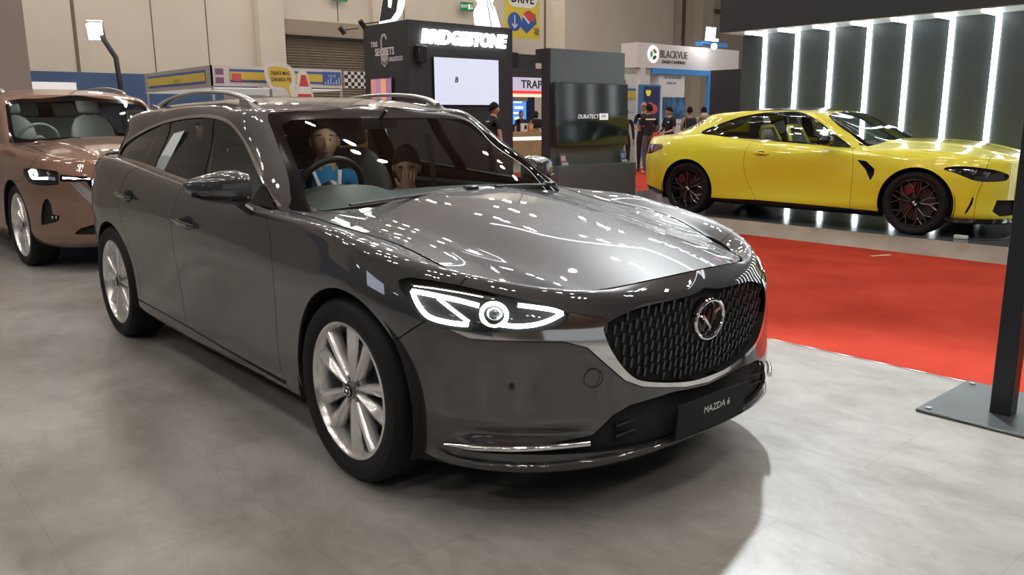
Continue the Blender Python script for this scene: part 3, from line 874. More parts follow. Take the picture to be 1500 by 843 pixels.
def door_handle(door, x, y, z, sg):
    b = MB(); a = .03
    b.tube([(x - .105, y + sg * .004, z + .012), (x - .07, y + sg * .026, z + .012), (x, y + sg * .034, z + .006), (x + .07, y + sg * .030, z + .0), (x + .10, y + sg * .006, z - .004)], .012, 8, rs=[(.006, .010), (.010, .015), (.010, .016), (.010, .015), (.006, .010)])
    b.build('door_handle', M_chrome if False else M_grey, door)
    c = MB(); c.sphere((x + .005, y - sg * .004, z + .005), (.062, .010, .036), 20, 10); c.build('handle_recess', M_gap, door)
    t = MB(); t.tube([(x - .09, y + sg * .038, z + .016), (x, y + sg * .046, z + .010), (x + .085, y + sg * .036, z + .003)], (.003, .003), 6); t.build('handle_trim', M_chrome, door)

def lamp_guts(hl, sg):
    f = lambda pts: [(p[0], p[1] * (-sg), p[2]) for p in pts]
    D = MB(); off = lambda p, d: (p[0] - .6 * d, p[1] + .72 * d, p[2])
    up = [(.375, -.848, .762), (.45, -.818, .756), (.53, -.777, .745), (.585, -.745, .733)]
    lo = [(.375, -.848, .762), (.41, -.85, .722), (.455, -.842, .690), (.52, -.813, .678), (.575, -.781, .676)]
    mid = [(.47, -.815, .748), (.52, -.795, .715), (.57, -.772, .682)]
    r1 = [(.680, -.665, .738), (.72, -.625, .731), (.752, -.585, .722), (.770, -.560, .710)]
    r2 = [(.660, -.722, .682), (.70, -.688, .678), (.735, -.642, .682), (.758, -.60, .694), (.770, -.560, .710)]
    for pts, r in ((up, .008), (lo, .008), (mid, .006), (r1, .007), (r2, .0075)):
        D.tube([off(p, .012) for p in f(smooth_poly(pts, 4, False))] if sg < 0 else [(off(p, .012)[0], -off(p, .012)[1], p[2]) for p in smooth_poly(pts, 4, False)], r, 8)
    c = (.632, -.722, .708); nrm = (.62, -.78)
    ring = []
    for a in np.linspace(0, 2 * PI, 33)[:-1]:
        q = .040 * math.cos(a); ring.append((c[0] + .78 * q - .012 * .62, (c[1] + .62 * q + .012 * .78), c[2] + .036 * math.sin(a)))
    if sg > 0: ring = [(p[0], -p[1], p[2]) for p in ring]
    D.tube(ring, .007, 8, closed=True)
    D.build('daytime_running_light', M_led, hl)
    b = MB(); b.sphere((c[0] - .02, (c[1] + .025) * (-sg), c[2]), (.030, .030, .027), 20, 12); b.build('projector', mat('projector glass', (.25, .27, .27), .05, .6, 1.0), hl)
    s = MB()
    top = [(.37, -.846, .782), (.45, -.812, .780), (.53, -.768, .772), (.62, -.705, .756)]
    s.tube([(off(p, .015)[0], off(p, .015)[1] * (-sg), p[2]) for p in top], (.010, .006), 8); s.build('reflector_trim', M_chrome, hl)

def cabin(car):
    W = Wrap(hero_green, 170, 100, 60, 64, cap=hero_roof, ncap=34); G = W.G
    S = Shell.from_grid(G).weld(1e-6).orient(np.array([-1.9, 0, 1.0]))
    inner = S.shift(-.035)
    DLO = smooth_poly([(-0.655, .952), (-0.735, 1.0), (-0.816, 1.053), (-1.061, 1.180), (-1.212, 1.258), (-1.33, 1.300), (-1.47, 1.322), (-1.67, 1.333), (-1.968, 1.323), (-2.362, 1.291), (-2.660, 1.239), (-2.871, 1.180), (-2.965, 1.115), (-2.93, 1.078), (-2.6, 1.066), (-2.21, 1.045), (-1.650, 1.004), (-1.082, .969)], 4)
    fd = inside_fn(DLO, 'side', lambda V: (V[:, 1] < -.5))
    dlo, S = S.split(fd); 
    win, trim = dlo.split(inside_fn(DLO, 'side'))if False else dlo.split(lambda V: fd(V) + .016)
    # windscreen: seen from the front
    WS = smooth_poly([(0.2, 1.347), (-.3, 1.346), (-.52, 1.338), (-.590, 1.318), (-.640, 1.205), (-.700, 1.07), (-.742, .985), (-.742, .93), (-.4, .90), (.2, .90)], 4)
    fw = inside_fn(WS, 'front', lambda V: V[:, 0] > -1.45)
    ws, S = S.split(fw)
    _, wsi = inner.split(lambda V: fw(V) + .03)
    RW = [(.2, 1.28), (-.45, 1.27), (-.55, 1.24), (-.62, 1.12), (-.6, 1.09), (.2, 1.09)]
    fr = inside_fn(RW, 'front', lambda V: V[:, 0] < -3.2)
    rw, S = S.split(fr)
    frit = inside_fn([(.2, 1.31), (-.3, 1.31), (-.50, 1.303), (-.565, 1.28), (-.622, 1.15), (-.672, 1.04), (-.705, .965), (-.68, .940), (-.3, .968), (.2, .978)], 'front')
    clear, band = ws.split(frit)
    body = panel('roof', S.both(), M_grey, car, .02, M_gap)
    wsp = panel('windscreen', clear.shift(-.002).both(), G_screen, car, 0)
    panel('windscreen_border', band.shift(-.002).both(), M_gloss, wsp, 0)
    panel('rear_window', rw.shift(-.003).both(), G_dark, car, 0)
    # side windows: three panes and black pillars
    b1 = line_fn([(-1.40, .9), (-1.43, 1.03), (-1.54, 1.30), (-1.56, 1.4)], 'side'); b2 = line_fn([(-1.515, .9), (-1.54, 1.03), (-1.655, 1.31), (-1.68, 1.4)], 'side')
    c1 = line_fn([(-2.13, .9), (-2.15, 1.03), (-2.14, 1.29), (-2.14, 1.4)], 'side'); c2 = line_fn([(-2.36, .9), (-2.36, 1.0), (-2.31, 1.29), (-2.30, 1.4)], 'side')
    bx = lambda a, b: (a, b) if np.mean([v[0] for v in a.V]) > np.mean([v[0] for v in b.V]) else (b, a)
    fwin, r = bx(*win.split(b1)); bp, r = bx(*r.split(b2)); rwin, r = bx(*r.split(c1)); cp, qwin = bx(*r.split(c2))
    for mir in (0, 1):
        q = (lambda s: s.mirrored()) if mir else (lambda s: s); sg = 1 if mir else -1
        panel('side_window', q(fwin).shift(-.008), G_side, car, 0); panel('side_window', q(rwin).shift(-.008), G_side, car, 0); panel('quarter_window', q(qwin).shift(-.008), G_dark, car, 0)
        panel('door_pillar', q(bp).shift(-.005), M_gloss, car, .01); panel('door_pillar', q(cp).shift(-.005), M_gloss, car, .01)
        panel('window_trim', q(trim).shift(.001), M_chrome, car, .015, M_gap)
        # sail panel, mirror
        b = MB(); b.at((0, 0, 0)); y = lambda v: sg * v
        b.add([(-.66, y(.806), .950), (-.86, y(.812), .958), (-.80, y(.780), 1.03), (-.66, y(.826), .950), (-.86, y(.826), .958), (-.80, y(.80), 1.03)], [[0, 1, 2], [3, 5, 4], [0, 3, 4, 1], [1, 4, 5, 2], [2, 5, 3, 0]], False)
        b.build('sail_panel', M_gloss, car)
        mirror(car, sg)
        # roof rail
        rr = MB()
        pts = [(-1.36, .548, 1.372), (-1.44, .553, 1.405), (-1.58, .560, 1.432), (-1.80, .565, 1.446), (-2.1, .565, 1.448), (-2.4, .560, 1.430), (-2.62, .552, 1.398), (-2.78, .545, 1.362)]
        Pp = smooth_poly([(p[0], sg * p[1], p[2]) for p in pts], 5, False); nP = len(Pp)
        rr.tube(Pp, .018, 12, rs=[(.017, .011 + .012 * max(0, 1 - 4 * min(i, nP - 1 - i) / nP)) for i in range(nP)])
        for a, z0, zz in ((-1.40, 1.365, 1.395), (-2.68, 1.35, 1.385)):
            rr.add([(a - .10, sg * .540, z0), (a + .12, sg * .545, z0 - .01), (a + .02, sg * .565, zz), (a - .07, sg * .565, zz + .012), (a - .09, sg * .575, z0 - .01), (a + .09, sg * .575, z0 - .02), (a + .02, sg * .575, zz), (a - .07, sg * .575, zz + .012)],
                   [[0, 1, 2, 3], [4, 7, 6, 5], [0, 4, 5, 1], [1, 5, 6, 2], [2, 6, 7, 3], [3, 7, 4, 0]], False)
        rr.build('roof_rail', M_alu, car)
    st = MB(); st.add([(-2.02, -.716, 1.235), (-1.86, -.715, 1.252), (-2.02, -.798, 1.02) , (-2.20, -.790, 1.03)], [[0, 1, 2, 3]], False); pss = st.build('price_sheet', mat('white price sheet', (.62, .66, .66), .6), car)
    # headlining
    li, _ = inner.split(lambda V: 1.30 - V[:, 2]); hlining = li if np.mean([v[2] for v in li.V]) > np.mean([v[2] for v in _.V]) else _
    hlining, _ = hlining.split(lambda V: V[:, 0] + 1.28) 
    panel('headlining', hlining.both(), M_interior, car, 0)
    # dashboard, steering wheel, seats
    d = MB(); V = []; F = []; prof = [(-.50, .905), (-.62, .945), (-.80, .962), (-.98, .955), (-1.06, .93), (-1.08, .86), (-1.02, .72), (-.95, .45)]
    ys = np.linspace(-.74, .74, 25)
    for y in ys:
        hood_ = .045 * math.exp(-((y + .37) / .19) ** 4)
        for i, (x, z) in enumerate(prof): V.append((x + .04 * (abs(y) / .74) ** 2 * (-1 if i < 3 else 0), y, z + hood_ * (1 if 2 <= i <= 4 else 0) - .02 * (abs(y) / .74) ** 4))
    n = len(prof)
    for i in range(len(ys) - 1):
        for j in range(n - 1): F.append([i * n + j, i * n + j + 1, (i + 1) * n + j + 1, (i + 1) * n + j])
    d.add(V, F); d.build('dashboard', M_dash, car)
    steering_wheel(car, (-1.12, -.30, .95), .42, .18)
    for y in (-.36, .36): seat(car, -1.55, y, .44, M_seatb)
    rb = MB(); rb.box((-2.33, 0, .56), (.5, 1.25, .16), .05, 3); rs = rb.build('rear_seat', M_seatb, car)
    b2_ = MB(); b2_.at((-2.55, 0, .62), (0, -.4, 0)); b2_.box((0, 0, .30), (.14, 1.25, .62), .05, 3)
    for y in (-.42, 0, .42): b2_.box((.0, y, .70), (.08, .24, .14), .035, 3)
    b2_.build('backrest', M_seatb, rs)
    cabin_fill(car, -1.40, 1.345, 24)
    im = MB(); im.at((-1.13, .0, 1.285), (0, 0, .15)); im.box((0, 0, 0), (.03, .24, .06), .012, 2); im.tube([(.02, 0, .02), (.07, 0, .06)], .008, 8); im.build('interior_mirror', M_black, car)
    dp = MB(); 
    for sg in (-1, 1): dp.box((-1.7, sg * .78, .66), (2.0, .06, .55), .02, 1)
    dp.box((-1.7, 0, .36), (2.6, 1.5, .04)); dp.build('door_lining', M_dash, car)
    # belts hang from the centre pillars
    for sg in (-1, 1):
        bt = MB(); bt.tube([(-1.62, sg * .66, 1.22), (-1.63, sg * .70, 1.0), (-1.64, sg * .72, .75)], (.022, .002), 6); bt.build('seat_belt', mat('belt webbing', (.12, .12, .12), .8), car)
    # wipers
    for pts in ([(-.415, -.60, .955), (-.42, -.46, .962), (-.405, -.22, .975), (-.400, .02, .984)], [(-.42, .18, .985), (-.405, .34, .982), (-.41, .52, .972)]):
        w = MB(); w.tube(smooth_poly([(p[0] + .005, p[1], p[2] + .008) for p in pts], 4, False), (.010, .006), 8); w.box((pts[-1][0], pts[-1][1], pts[-1][2] + .012), (.04, .07, .02), .006, 1); w.build('wiper', M_black, car)

def mirror(car, sg):
    """door mirror: shell with an upper cap, a black lower band and a foot"""
    def loft(rings, name, m, parent, loc):
        b = MB(); b.at(loc); n = len(rings[0]); V = [p for r in rings for p in r]
        F = [[i * n + k, i * n + (k + 1) % n, (i + 1) * n + (k + 1) % n, (i + 1) * n + k] for i in range(len(rings) - 1) for k in range(n)]
        F += [list(range(n))[::-1], [(len(rings) - 1) * n + k for k in range(n)]]
        b.add(V, F); return b.build(name, m, parent)
    rings = []
    # sections across the car, inner -> outer: (y, x centre, depth, top, bottom)
    for y, xc, dp, zt, zb in ((0, .0, .060, .050, -.050), (.010, .0, .088, .064, -.062), (.05, .0, .098, .076, -.068), (.10, -.006, .096, .072, -.064), (.15, -.020, .086, .060, -.054), (.19, -.040, .068, .046, -.036), (.215, -.058, .045, .036, -.012), (.225, -.068, .018, .026, .006)):
        r = []
        for k in range(20):
            a = 2 * PI * k / 20; c, s = math.cos(a), math.sin(a)
            hz = zt if s > 0 else -zb; e = .55
            px = xc + (dp if c > 0 else dp * .55) * abs(c) ** e * (1 if c > 0 else -1)
            r.append((px, sg * y, hz * abs(s) ** e * (1 if s > 0 else -1)))
        rings.append(r)
    O = (-.775, sg * .880, 1.030) if sg < 0 else (-.90, sg * .805, 1.020)
    m = loft(rings, 'door_mirror', M_grey, car, O)
    b = MB(); b.at(O)
    b.tube([(.072, sg * .012, -.030), (.094, sg * .05, -.036), (.094, sg * .10, -.036), (.074, sg * .15, -.034), (.034, sg * .19, -.028), (-.01, sg * .215, -.018)], (.006, .010), 8); b.build('mirror_band', M_gloss, m)
    f = MB(); f.at(O); f.tube([(-.005, sg * .05, -.045), (-.0, sg * .015, -.075), (.005, sg * -.025, -.105)], .03, 10, rs=[(.05, .02), (.045, .018), (.06, .02)]); f.build('mirror_foot', M_black, m)
    g = MB(); g.at(O); g.box((-.052, sg * .10, .0), (.004, .15, .09), .001, 1); g.build('mirror_glass', M_chrome, m)
# ---------------------------------------------------------------- yellow coupe: surfaces
coupe_hood = make_cap([(-3.95, .985), (-3.4, 1.035), (-2.8, 1.05), (-.8, 1.03), (-.44, 1.0), (.14, .965), (.5, .90), (.84, .80)],
                      [(-3.95, .965), (-3.4, 1.02), (-2.8, 1.04), (-.8, .985), (-.44, .972), (.14, .938), (.5, .872), (.84, .76)],
                      [(-3.95, .91), (-3.4, .975), (-2.8, 1.02), (-2.0, .962), (-1.4, .935), (-.8, .905), (-.3, .905), (0, .892), (.4, .838), (.8, .70)], .52, .80,
                      ridge=((-.6, .52), (.8, .34), .012, .05))
def coupe_rows():
    def row(y, z, f, r, **k): return dict(xf=0.0, xr=-2.86, y=y, z=z, f=f, r=r, **k)
    return [
     row([(-2.86, .80), (-1.4, .80), (0, .80)], [(-3.95, .26), (-2.86, .19), (-1.4, .165), (0, .15), (.8, .13)], (.80, 2.8), (.92, 2.8)),
     row([(-2.86, .90), (-1.4, .888), (0, .90)], [(-3.95, .31), (-2.86, .235), (-1.4, .222), (0, .222), (.8, .19)], (.86, 2.7), (1.0, 2.7)),
     row([(-2.86, .935), (-1.4, .89), (0, .93)], [(-3.95, .42), (-2.86, .34), (-1.4, .33), (0, .33), (.8, .28)], (.86, 2.6), (1.03, 2.6)),
     row([(-2.86, .95), (-2.0, .905), (-1.4, .885), (-.8, .90), (0, .942)], [(-3.95, .56), (-2.86, .50), (-1.4, .48), (0, .49), (.8, .42)], (.86, 2.5), (1.05, 2.5)),
     row([(-2.86, .948), (-2.0, .915), (-1.4, .90), (-.8, .905), (0, .94)], [(-3.95, .70), (-2.86, .66), (-1.4, .63), (0, .65), (.8, .55)], (.86, 2.5), (1.06, 2.5)),
     row([(-2.86, .925), (-2.0, .918), (-1.4, .912), (-.8, .905), (0, .915)], [(-3.95, .81), (-2.86, .81), (-1.4, .775), (0, .765), (.8, .64)], (.86, 2.45), (1.04, 2.5)),
     row([(-2.86, .89), (-2.0, .898), (-1.4, .895), (-.8, .885), (0, .875)], [(-3.95, .89), (-2.86, .92), (-1.4, .86), (0, .84), (.4, .79), (.8, .70)], (.86, 2.4), (1.02, 2.5)),
     row([(-2.86, .83), (-2.0, .855), (-1.4, .855), (-.8, .84), (0, .81)], [(-3.95, .93), (-3.4, .98), (-2.86, 1.00), (-2.0, .945), (-1.4, .915), (-.8, .885), (0, .885), (.4, .82), (.8, .745)], (.86, 2.4), (1.0, 2.5)),
     row([(-2.86, .77), (-2.0, .81), (-1.4, .81), (-.8, .79), (-.4, .74), (0, .72)], [(-3.95, .95), (.8, .8)], (.82, 2.6), (.97, 2.6), oncap=1, xa=-99),
    ]
coupe_roof = roof_cap([(-3.0, 1.236), (-2.4, 1.335), (-2.0, 1.372), (-1.6, 1.362), (-1.25, 1.315)], .028, .52)
coupe_green = green_rows(
    dict(xf=-.80, xr=-2.3, y=[(-2.3, .775), (-1.6, .80), (-.80, .785)], z=[(-3.63, .97), (-2.9, .99), (-2.3, .94), (-1.4, .90), (-.8, .89), (-.42, .955)], f=(.40, 2.8), r=(1.33, 2.3)),
    dict(xf=-1.45, xr=-1.95, y=[(-1.95, .585), (-1.45, .585)], z=[(-2.95, 1.212), (-2.4, 1.295), (-1.95, 1.328), (-1.45, 1.303), (-1.22, 1.285)], f=(.26, 4.0), r=(1.0, 2.8)), bulge=.02)
COUPE_POSE = ((-1.206, 7.555, .0450), 2.58)

# ---------------------------------------------------------------- bronze sport utility car: surfaces
suv_hood = make_cap([(-1.2, 1.18), (-.45, 1.15), (0, 1.115), (.5, 1.045), (.92, .925)], [(-1.2, 1.15), (-.45, 1.11), (0, 1.085), (.5, 1.01), (.92, .89)],
                    [(-1.2, 1.13), (-.45, 1.09), (0, 1.06), (.5, .985), (.8, .89)], .55, .80, ridge=((-.5, .56), (.8, .44), .012, .04))
def suv_rows():
    def row(y, z, f, r, **k): return dict(xf=0.0, xr=-3.0, y=y, z=z, f=f, r=r, **k)
    c = lambda v: [(-3.0, v), (-1.5, v - .012), (0, v)]
    return [
     row(c(.86), [(-4.0, .30), (-3, .24), (0, .22), (.9, .215)], (.82, 2.9), (.95, 3)),
     row(c(.94), [(-4.0, .36), (-3, .30), (0, .29), (.9, .265)], (.89, 2.9), (1.0, 3)),
     row(c(.962), [(-4.0, .50), (-3, .45), (0, .45), (.9, .40)], (.905, 2.9), (1.05, 3)),
     row(c(.966), [(-4.0, .68), (-3, .65), (0, .65), (.9, .55)], (.915, 2.85), (1.07, 3)),
     row(c(.966), [(-4.0, .84), (-3, .83), (0, .80), (.9, .70)], (.925, 2.8), (1.07, 3)),
     row(c(.956), [(-4.0, .98), (-3, .97), (0, .92), (.9, .80)], (.925, 2.7), (1.04, 3)),
     row(c(.93), [(-4.0, 1.06), (-3, 1.06), (-1, 1.02), (0, 1.0), (.4, .95), (.9, .87)], (.915, 2.6), (1.0, 3)),
     row(c(.87), [(-4.0, 1.13), (-3, 1.13), (-1, 1.085), (0, 1.055), (.4, 1.0), (.9, .905)], (.90, 2.6), (.98, 3)),
     row([(-3.0, .82), (-.9, .83), (-.4, .78), (0, .77)], [(-4.0, 1.16), (-3, 1.16), (-1, 1.11), (.9, .95)], (.86, 2.8), (.95, 3), oncap=1, xa=-.95),
    ]
suv_roof = roof_cap([(-4.0, 1.54), (-3.0, 1.625), (-2.2, 1.65), (-1.6, 1.628), (-1.22, 1.565)], .03, .62)
suv_green = green_rows(
    dict(xf=-.85, xr=-2.9, y=[(-2.9, .83), (-1.8, .855), (-.85, .84)], z=[(-4.0, 1.12), (-2.9, 1.11), (-1.4, 1.06), (-.85, 1.05), (-.42, 1.08)], f=(.42, 2.9), r=(1.15, 3.2)),
    dict(xf=-1.5, xr=-3.0, y=[(-3.0, .67), (-2.0, .70), (-1.5, .69)], z=[(-3.9, 1.50), (-3.0, 1.575), (-2.0, 1.595), (-1.5, 1.56), (-1.22, 1.535)], f=(.27, 4.2), r=(.9, 3.5)), nmid=2, bulge=.02)
SUV_POSE = ((-5.972, .164, 0), 3.0)
# ---------------------------------------------------------------- yellow coupe
M_yellow = mat('lemon yellow paint', (.78, .735, .035), .34, 0.0, 1.0)
M_carbon = mat('dark carbon roof', (.02, .02, .022), .25, 0, 1.0)
M_cal = mat('red brake caliper', (.20, .015, .018), .35, 0, .5)
M_bronze = mat('copper bronze metallic paint', (.25, .135, .088), .45, .5, 1.0, coat_ior=1.75)
M_wheel_black = mat('black alloy', (.018, .018, .02), .3, .4)
M_spoke_edge = mat('machined spoke edge', (.35, .34, .33), .3, 1.0)
M_seaty = mat('yellow seat leather', (.62, .58, .10), .55)
M_seatw = mat('pale grey leather', (.50, .55, .53), .55)

def star_wheel(o, phase, R, w, rim):
    """black ten-spoke wheel, every spoke forks towards the rim, thin bright edges"""
    tyre(o, R, w, rim)
    b = MB(); rim_barrel(b, rim, w); b.build('rim', M_wheel_black, o)
    s = MB(); e = MB()
    for k in range(5):
        a = phase + 2 * PI * k / 5
        def P(r, da, y): return (r * math.cos(a + da), y, r * math.sin(a + da))
        for sg in (-1, 1):
            main = [P(.05, sg * .10, -.075), P(rim * .45, sg * .20, -.088), P(rim * .62, sg * .22, -.092)]
            f1 = [main[-1], P(rim * .95, sg * .10, -.092)]; f2 = [main[-1], P(rim * .95, sg * .46, -.092)]
            for path in (main, f1, f2):
                s.tube(path, (.010, .020), 8, flat=(0, 1, 0)); e.tube([(p[0], p[1] - .020, p[2]) for p in path], .003, 5)
    s.build('spokes', M_wheel_black, o); e.build('spoke_edge', M_spoke_edge, o)
    c = MB(); c.lathe([(0, -.098), (.033, -.098), (.040, -.09), (.055, -.07), (.06, -.03)], 32, 'y'); c.build('hub', M_wheel_black, o)
    d = MB()
    for k in range(4): d.add(*sector(.0, .026, k * PI / 2 + .02, (k + 1) * PI / 2 - .02, -.1005, -.098, 6)) if k % 2 else None
    d.build('emblem', mat('white emblem quarter', (.7, .72, .75), .4), o)
    brake(o, rim, .19, M_cal)

def cut_by(sh, f, key, w=.002):
    a, b = gap_split(sh, f, w)
    return (a, b) if np.mean([v[key] for v in a.V]) > np.mean([v[key] for v in b.V]) else (b, a)

def build_coupe():
    pos, yaw = COUPE_POSE
    car = thing('sports_coupe', 'bright yellow two-door sports coupe with black wheels on the low display platform', 'car')
    W = Wrap(coupe_rows(), 200, 90, 60, 60, cap=coupe_hood, ncap=34)
    side, hood, deck = body_shells(W, -.85, 2.9)
    inner = side.shift(-.022)
    for cx, cz, r in ((-.01, .335, .385), (-2.87, .335, .385)):
        _, side = side.split(circ(cx, cz, r)); _, inner = inner.split(circ(cx, cz, r + .012))
    ud, vd = (.70, .71, 0), (0, 0, 1)
    P = lambda n, s, m=M_yellow, fl=.012, par=None: panel(n, s, m, par or car, fl, M_gap)
    HL = smooth_poly_3([(0.250, -0.908, 0.714), (0.350, -0.872, 0.741), (0.490, -0.809, 0.736), (0.646, -0.691, 0.709), (0.730, -0.589, 0.674), (0.760, -0.543, 0.645), (0.745, -0.582, 0.599), (0.638, -0.729, 0.590), (0.536, -0.813, 0.600), (0.452, -0.858, 0.635), (0.345, -0.891, 0.680)])
    lens, side = gap_split(side, proj_fn(HL, ud, vd, lambda V: V[:, 0] > .1), .002)
    VENT = [(0.530, -0.817, 0.460), (0.540, -0.812, 0.455), (0.532, -0.818, 0.362), (0.492, -0.841, 0.262), (0.47, -0.848, 0.262), (.505, -.83, .36)]
    _, side = side.split(proj_fn(VENT, ud, vd, lambda V: V[:, 0] > .1))
    INT = [(0.704, -0.648, 0.400), (0.815, -0.44, 0.392), (0.825, -0.43, 0.240), (0.737, -0.616, 0.232), (0.684, -0.686, 0.285)]
    _, side = side.split(proj_fn(INT, ud, vd, lambda V: V[:, 0] > .1))
    KID = smooth_poly([(-.05, .66), (-.05, .40), (-.055, .27), (-.12, .245), (-.22, .26), (-.27, .36), (-.275, .56), (-.255, .70), (-.20, .745), (-.10, .74)], 4)
    kid, side = side.split(inside_fn(KID, 'front', lambda V: V[:, 0] > .5))
    gill, side = side.split(inside_fn([(-0.655, 0.778), (-0.552, 0.768), (-0.450, 0.685), (-0.452, 0.625), (-0.485, 0.555), (-0.552, 0.679)], 'side', lambda V: np.abs(V[:, 1]) > .7))
    TL = inside_fn([(-4.2, .76), (-3.701, 0.757), (-3.528, 0.772), (-3.298, 0.844), (-3.30, 0.896), (-3.579, 0.892), (-4.2, .892)], 'side', lambda V: (V[:, 0] < -3) & (np.abs(V[:, 1]) > .25))
    tail, side = gap_split(side, TL)
    sk = line_fn([(-4.2, .40), (-3.75, .35), (-3.45, .32), (-3.25, .275), (-2.9, .25), (-2.440, .240), (-1.839, .252), (-.834, .236), (-.3, .222), (.35, .208), (.9, .196)], 'side')
    skirt, side = side.split(sk); 
    if np.mean([v[2] for v in skirt.V]) > np.mean([v[2] for v in side.V]): skirt, side = side, skirt
    dF = line_fn([(-.79, 1.0), (-.77, .92), (-.705, .84), (-.690, .70), (-.694, .5), (-.70, .2)], 'side')
    dR = line_fn([(-1.96, 1.02), (-1.985, .95), (-2.04, .83), (-2.052, .70), (-2.03, .56), (-1.985, .44), (-1.92, .35), (-1.85, .2)], 'side')
    bs = line_fn([(.60, 1.2), (.60, .62), (.570, .5), (.556, .43), (.552, .22), (.552, 0)], 'side')
    front, rest = cut_by(side, dF, 0); door, quarter = cut_by(rest, dR, 0); nose, fender = cut_by(front, bs, 0)
    for mir in (0, 1):
        q = (lambda s: s.mirrored()) if mir else (lambda s: s); sg = 1 if mir else -1
        d = P('door', q(door)); P('front_fender', q(fender)); P('side_skirt', q(skirt), M_gloss)
        h = MB(); x, y, z = -1.82, sg * .915, .822
        h.tube([(x - .10, y, z), (x - .05, y + sg * .026, z), (x + .05, y + sg * .026, z - .004), (x + .10, y, z - .006)], .01, 8, rs=[(.006, .010), (.008, .013), (.008, .013), (.006, .010)])
        h.build('door_handle', M_yellow, d); r_ = MB(); r_.sphere((x, y - sg * .002, z), (.05, .008, .028), 16, 8); r_.build('handle_recess', M_gap, d)
        hl = panel('headlight', q(lens.shift(-.03)), M_gloss, car, .03, M_gap); panel('headlight_lens', q(lens.shift(-.001)), G_clear, hl, 0)
        gt = MB()
        for (x0, y0, z0) in ((.50, -.79, .69), (.60, -.71, .665)):
            gt.at((x0 - .02, y0 * -sg + sg * .02 * 0, z0)); gt.sphere((0, 0, 0), (.035, .035, .03), 14, 8)
            gt.tube([(.02, -.03 * -sg, -.03), (.045, -.02 * -sg, -.01), (.05, -.01 * -sg, .02)], .006, 6)
        gt.build('projector', mat('smoky projector', (.30, .34, .40), .12, .8, 1), hl)
        gl = panel('side_gill', q(gill.shift(-.02)), M_gloss, car, .02, M_gap)
        panel('tail_light', q(tail), mat('dark red tail lens', (.10, .008, .01), .1, 0, 1), car, .01, M_gap)
    P('rear_body', quarter.both()); P('front_bumper', nose.both()); P('hood', hood.split(lambda V: np.where(V[:, 0] > -.8, (np.abs(V[:, 1]) / .79) ** 2.8 + (np.maximum(V[:, 0] + .80, 0) / .36) ** 2.8 - 1, -1.))[1].both()); P('trunk_lid', deck.both())
    kg = panel('kidney_grille', kid.shift(-.05).both(), M_black, car, 0); kl = kid.shift(.004).both(); n0 = len(kl.F); fl = kl.flange(.06, False); mesh_obj('grille_frame', fl.V, fl.F[n0:], M_gloss, kg, True, fl.N)
    sl = MB()
    for z in np.arange(.28, .74, .035):
        for sg in (-1, 1): sl.box((.815, sg * .165, z), (.03, .20, .010))
    sl.build('grille_slat', M_black, kg)
    ib = MB(); pts = [(.25, -.86), (.45, -.80), (.66, -.62), (.77, -.35), (.80, 0), (.77, .35), (.66, .62), (.45, .80), (.25, .86)]; n = len(pts)
    ib.add([(x - .01, y, .15) for x, y in pts] + [(x - .01, y, .47) for x, y in pts], [[i, i + 1, n + i + 1, n + i] for i in range(n - 1)]); ib.build('intake_backing', M_under, car)
    lip = MB(); lp = [(.30, -.885), (.48, -.855), (.70, -.69), (.82, -.42), (.87, 0), (.82, .42), (.70, .69), (.48, .855), (.30, .885)]; n = len(lp)
    lip.add([(x, y, .205) for x, y in lp] + [(x + .03, y * 1.01, .165) for x, y in lp] + [(x - .1, y * .95, .16) for x, y in lp], [[i, i + 1, n + i + 1, n + i] for i in range(n - 1)] + [[n + i, n + i + 1, 2 * n + i + 1, 2 * n + i] for i in range(n - 1)])
    lip.build('front_splitter', M_gloss, car)
    # cabin
    Wg = Wrap(coupe_green, 130, 70, 50, 48, cap=coupe_roof, ncap=26); S = Shell.from_grid(Wg.G).weld(1e-6).orient(np.array([-1.7, 0, 1.0]))
    inn = S.shift(-.03)
    DLO = smooth_poly([(-.772, .89), (-1.043, 1.073), (-1.277, 1.212), (-1.40, 1.272), (-1.54, 1.305), (-1.70, 1.312), (-1.986, 1.298), (-2.25, 1.258), (-2.434, 1.21), (-2.65, 1.14), (-2.80, 1.082), (-2.815, 1.048), (-2.72, 1.030), (-2.328, .998), (-1.976, .976), (-1.162, .925)], 4)
    fd = inside_fn(DLO, 'side', lambda V: V[:, 1] < -.4)
    dlo, S = S.split(fd); win, trim = dlo.split(lambda V: fd(V) + .018)
    WS = smooth_poly([(.2, 1.29), (-.3, 1.288), (-.50, 1.278), (-.60, 1.245), (-.655, 1.143), (-.735, .975), (-.735, .92), (-.4, .88), (.2, .88)], 4)
    fw = inside_fn(WS, 'front', lambda V: V[:, 0] > -1.5)
    ws, S = S.split(fw); clear, band = ws.split(lambda V: fw(V) + .03)
    RW = inside_fn([(.2, 1.31), (-.40, 1.29), (-.50, 1.25), (-.56, 1.10), (-.52, 1.06), (.2, 1.05)], 'front', lambda V: V[:, 0] < -2.3)
    rw, S = S.split(RW)
    _, top = S.split(lambda V: V[:, 2] - 1.322); sides = _
    P('cabin_frame', sides.both()); P('roof', top.both(), M_carbon)
    wp = panel('windscreen', clear.shift(-.002).both(), G_screen, car, 0); panel('windscreen_border', band.shift(-.002).both(), M_gloss, wp, 0)
    panel('rear_window', rw.shift(-.003).both(), G_dark, car, 0)
    b1 = line_fn([(-1.955, .9), (-1.975, 1.0), (-1.99, 1.35)], 'side'); b2 = line_fn([(-2.10, .9), (-2.12, 1.0), (-2.13, 1.35)], 'side')
    fwin, r = win.split(b1); 
    if np.mean([v[0] for v in fwin.V]) < np.mean([v[0] for v in r.V]): fwin, r = r, fwin
    pil, qw = r.split(b2)
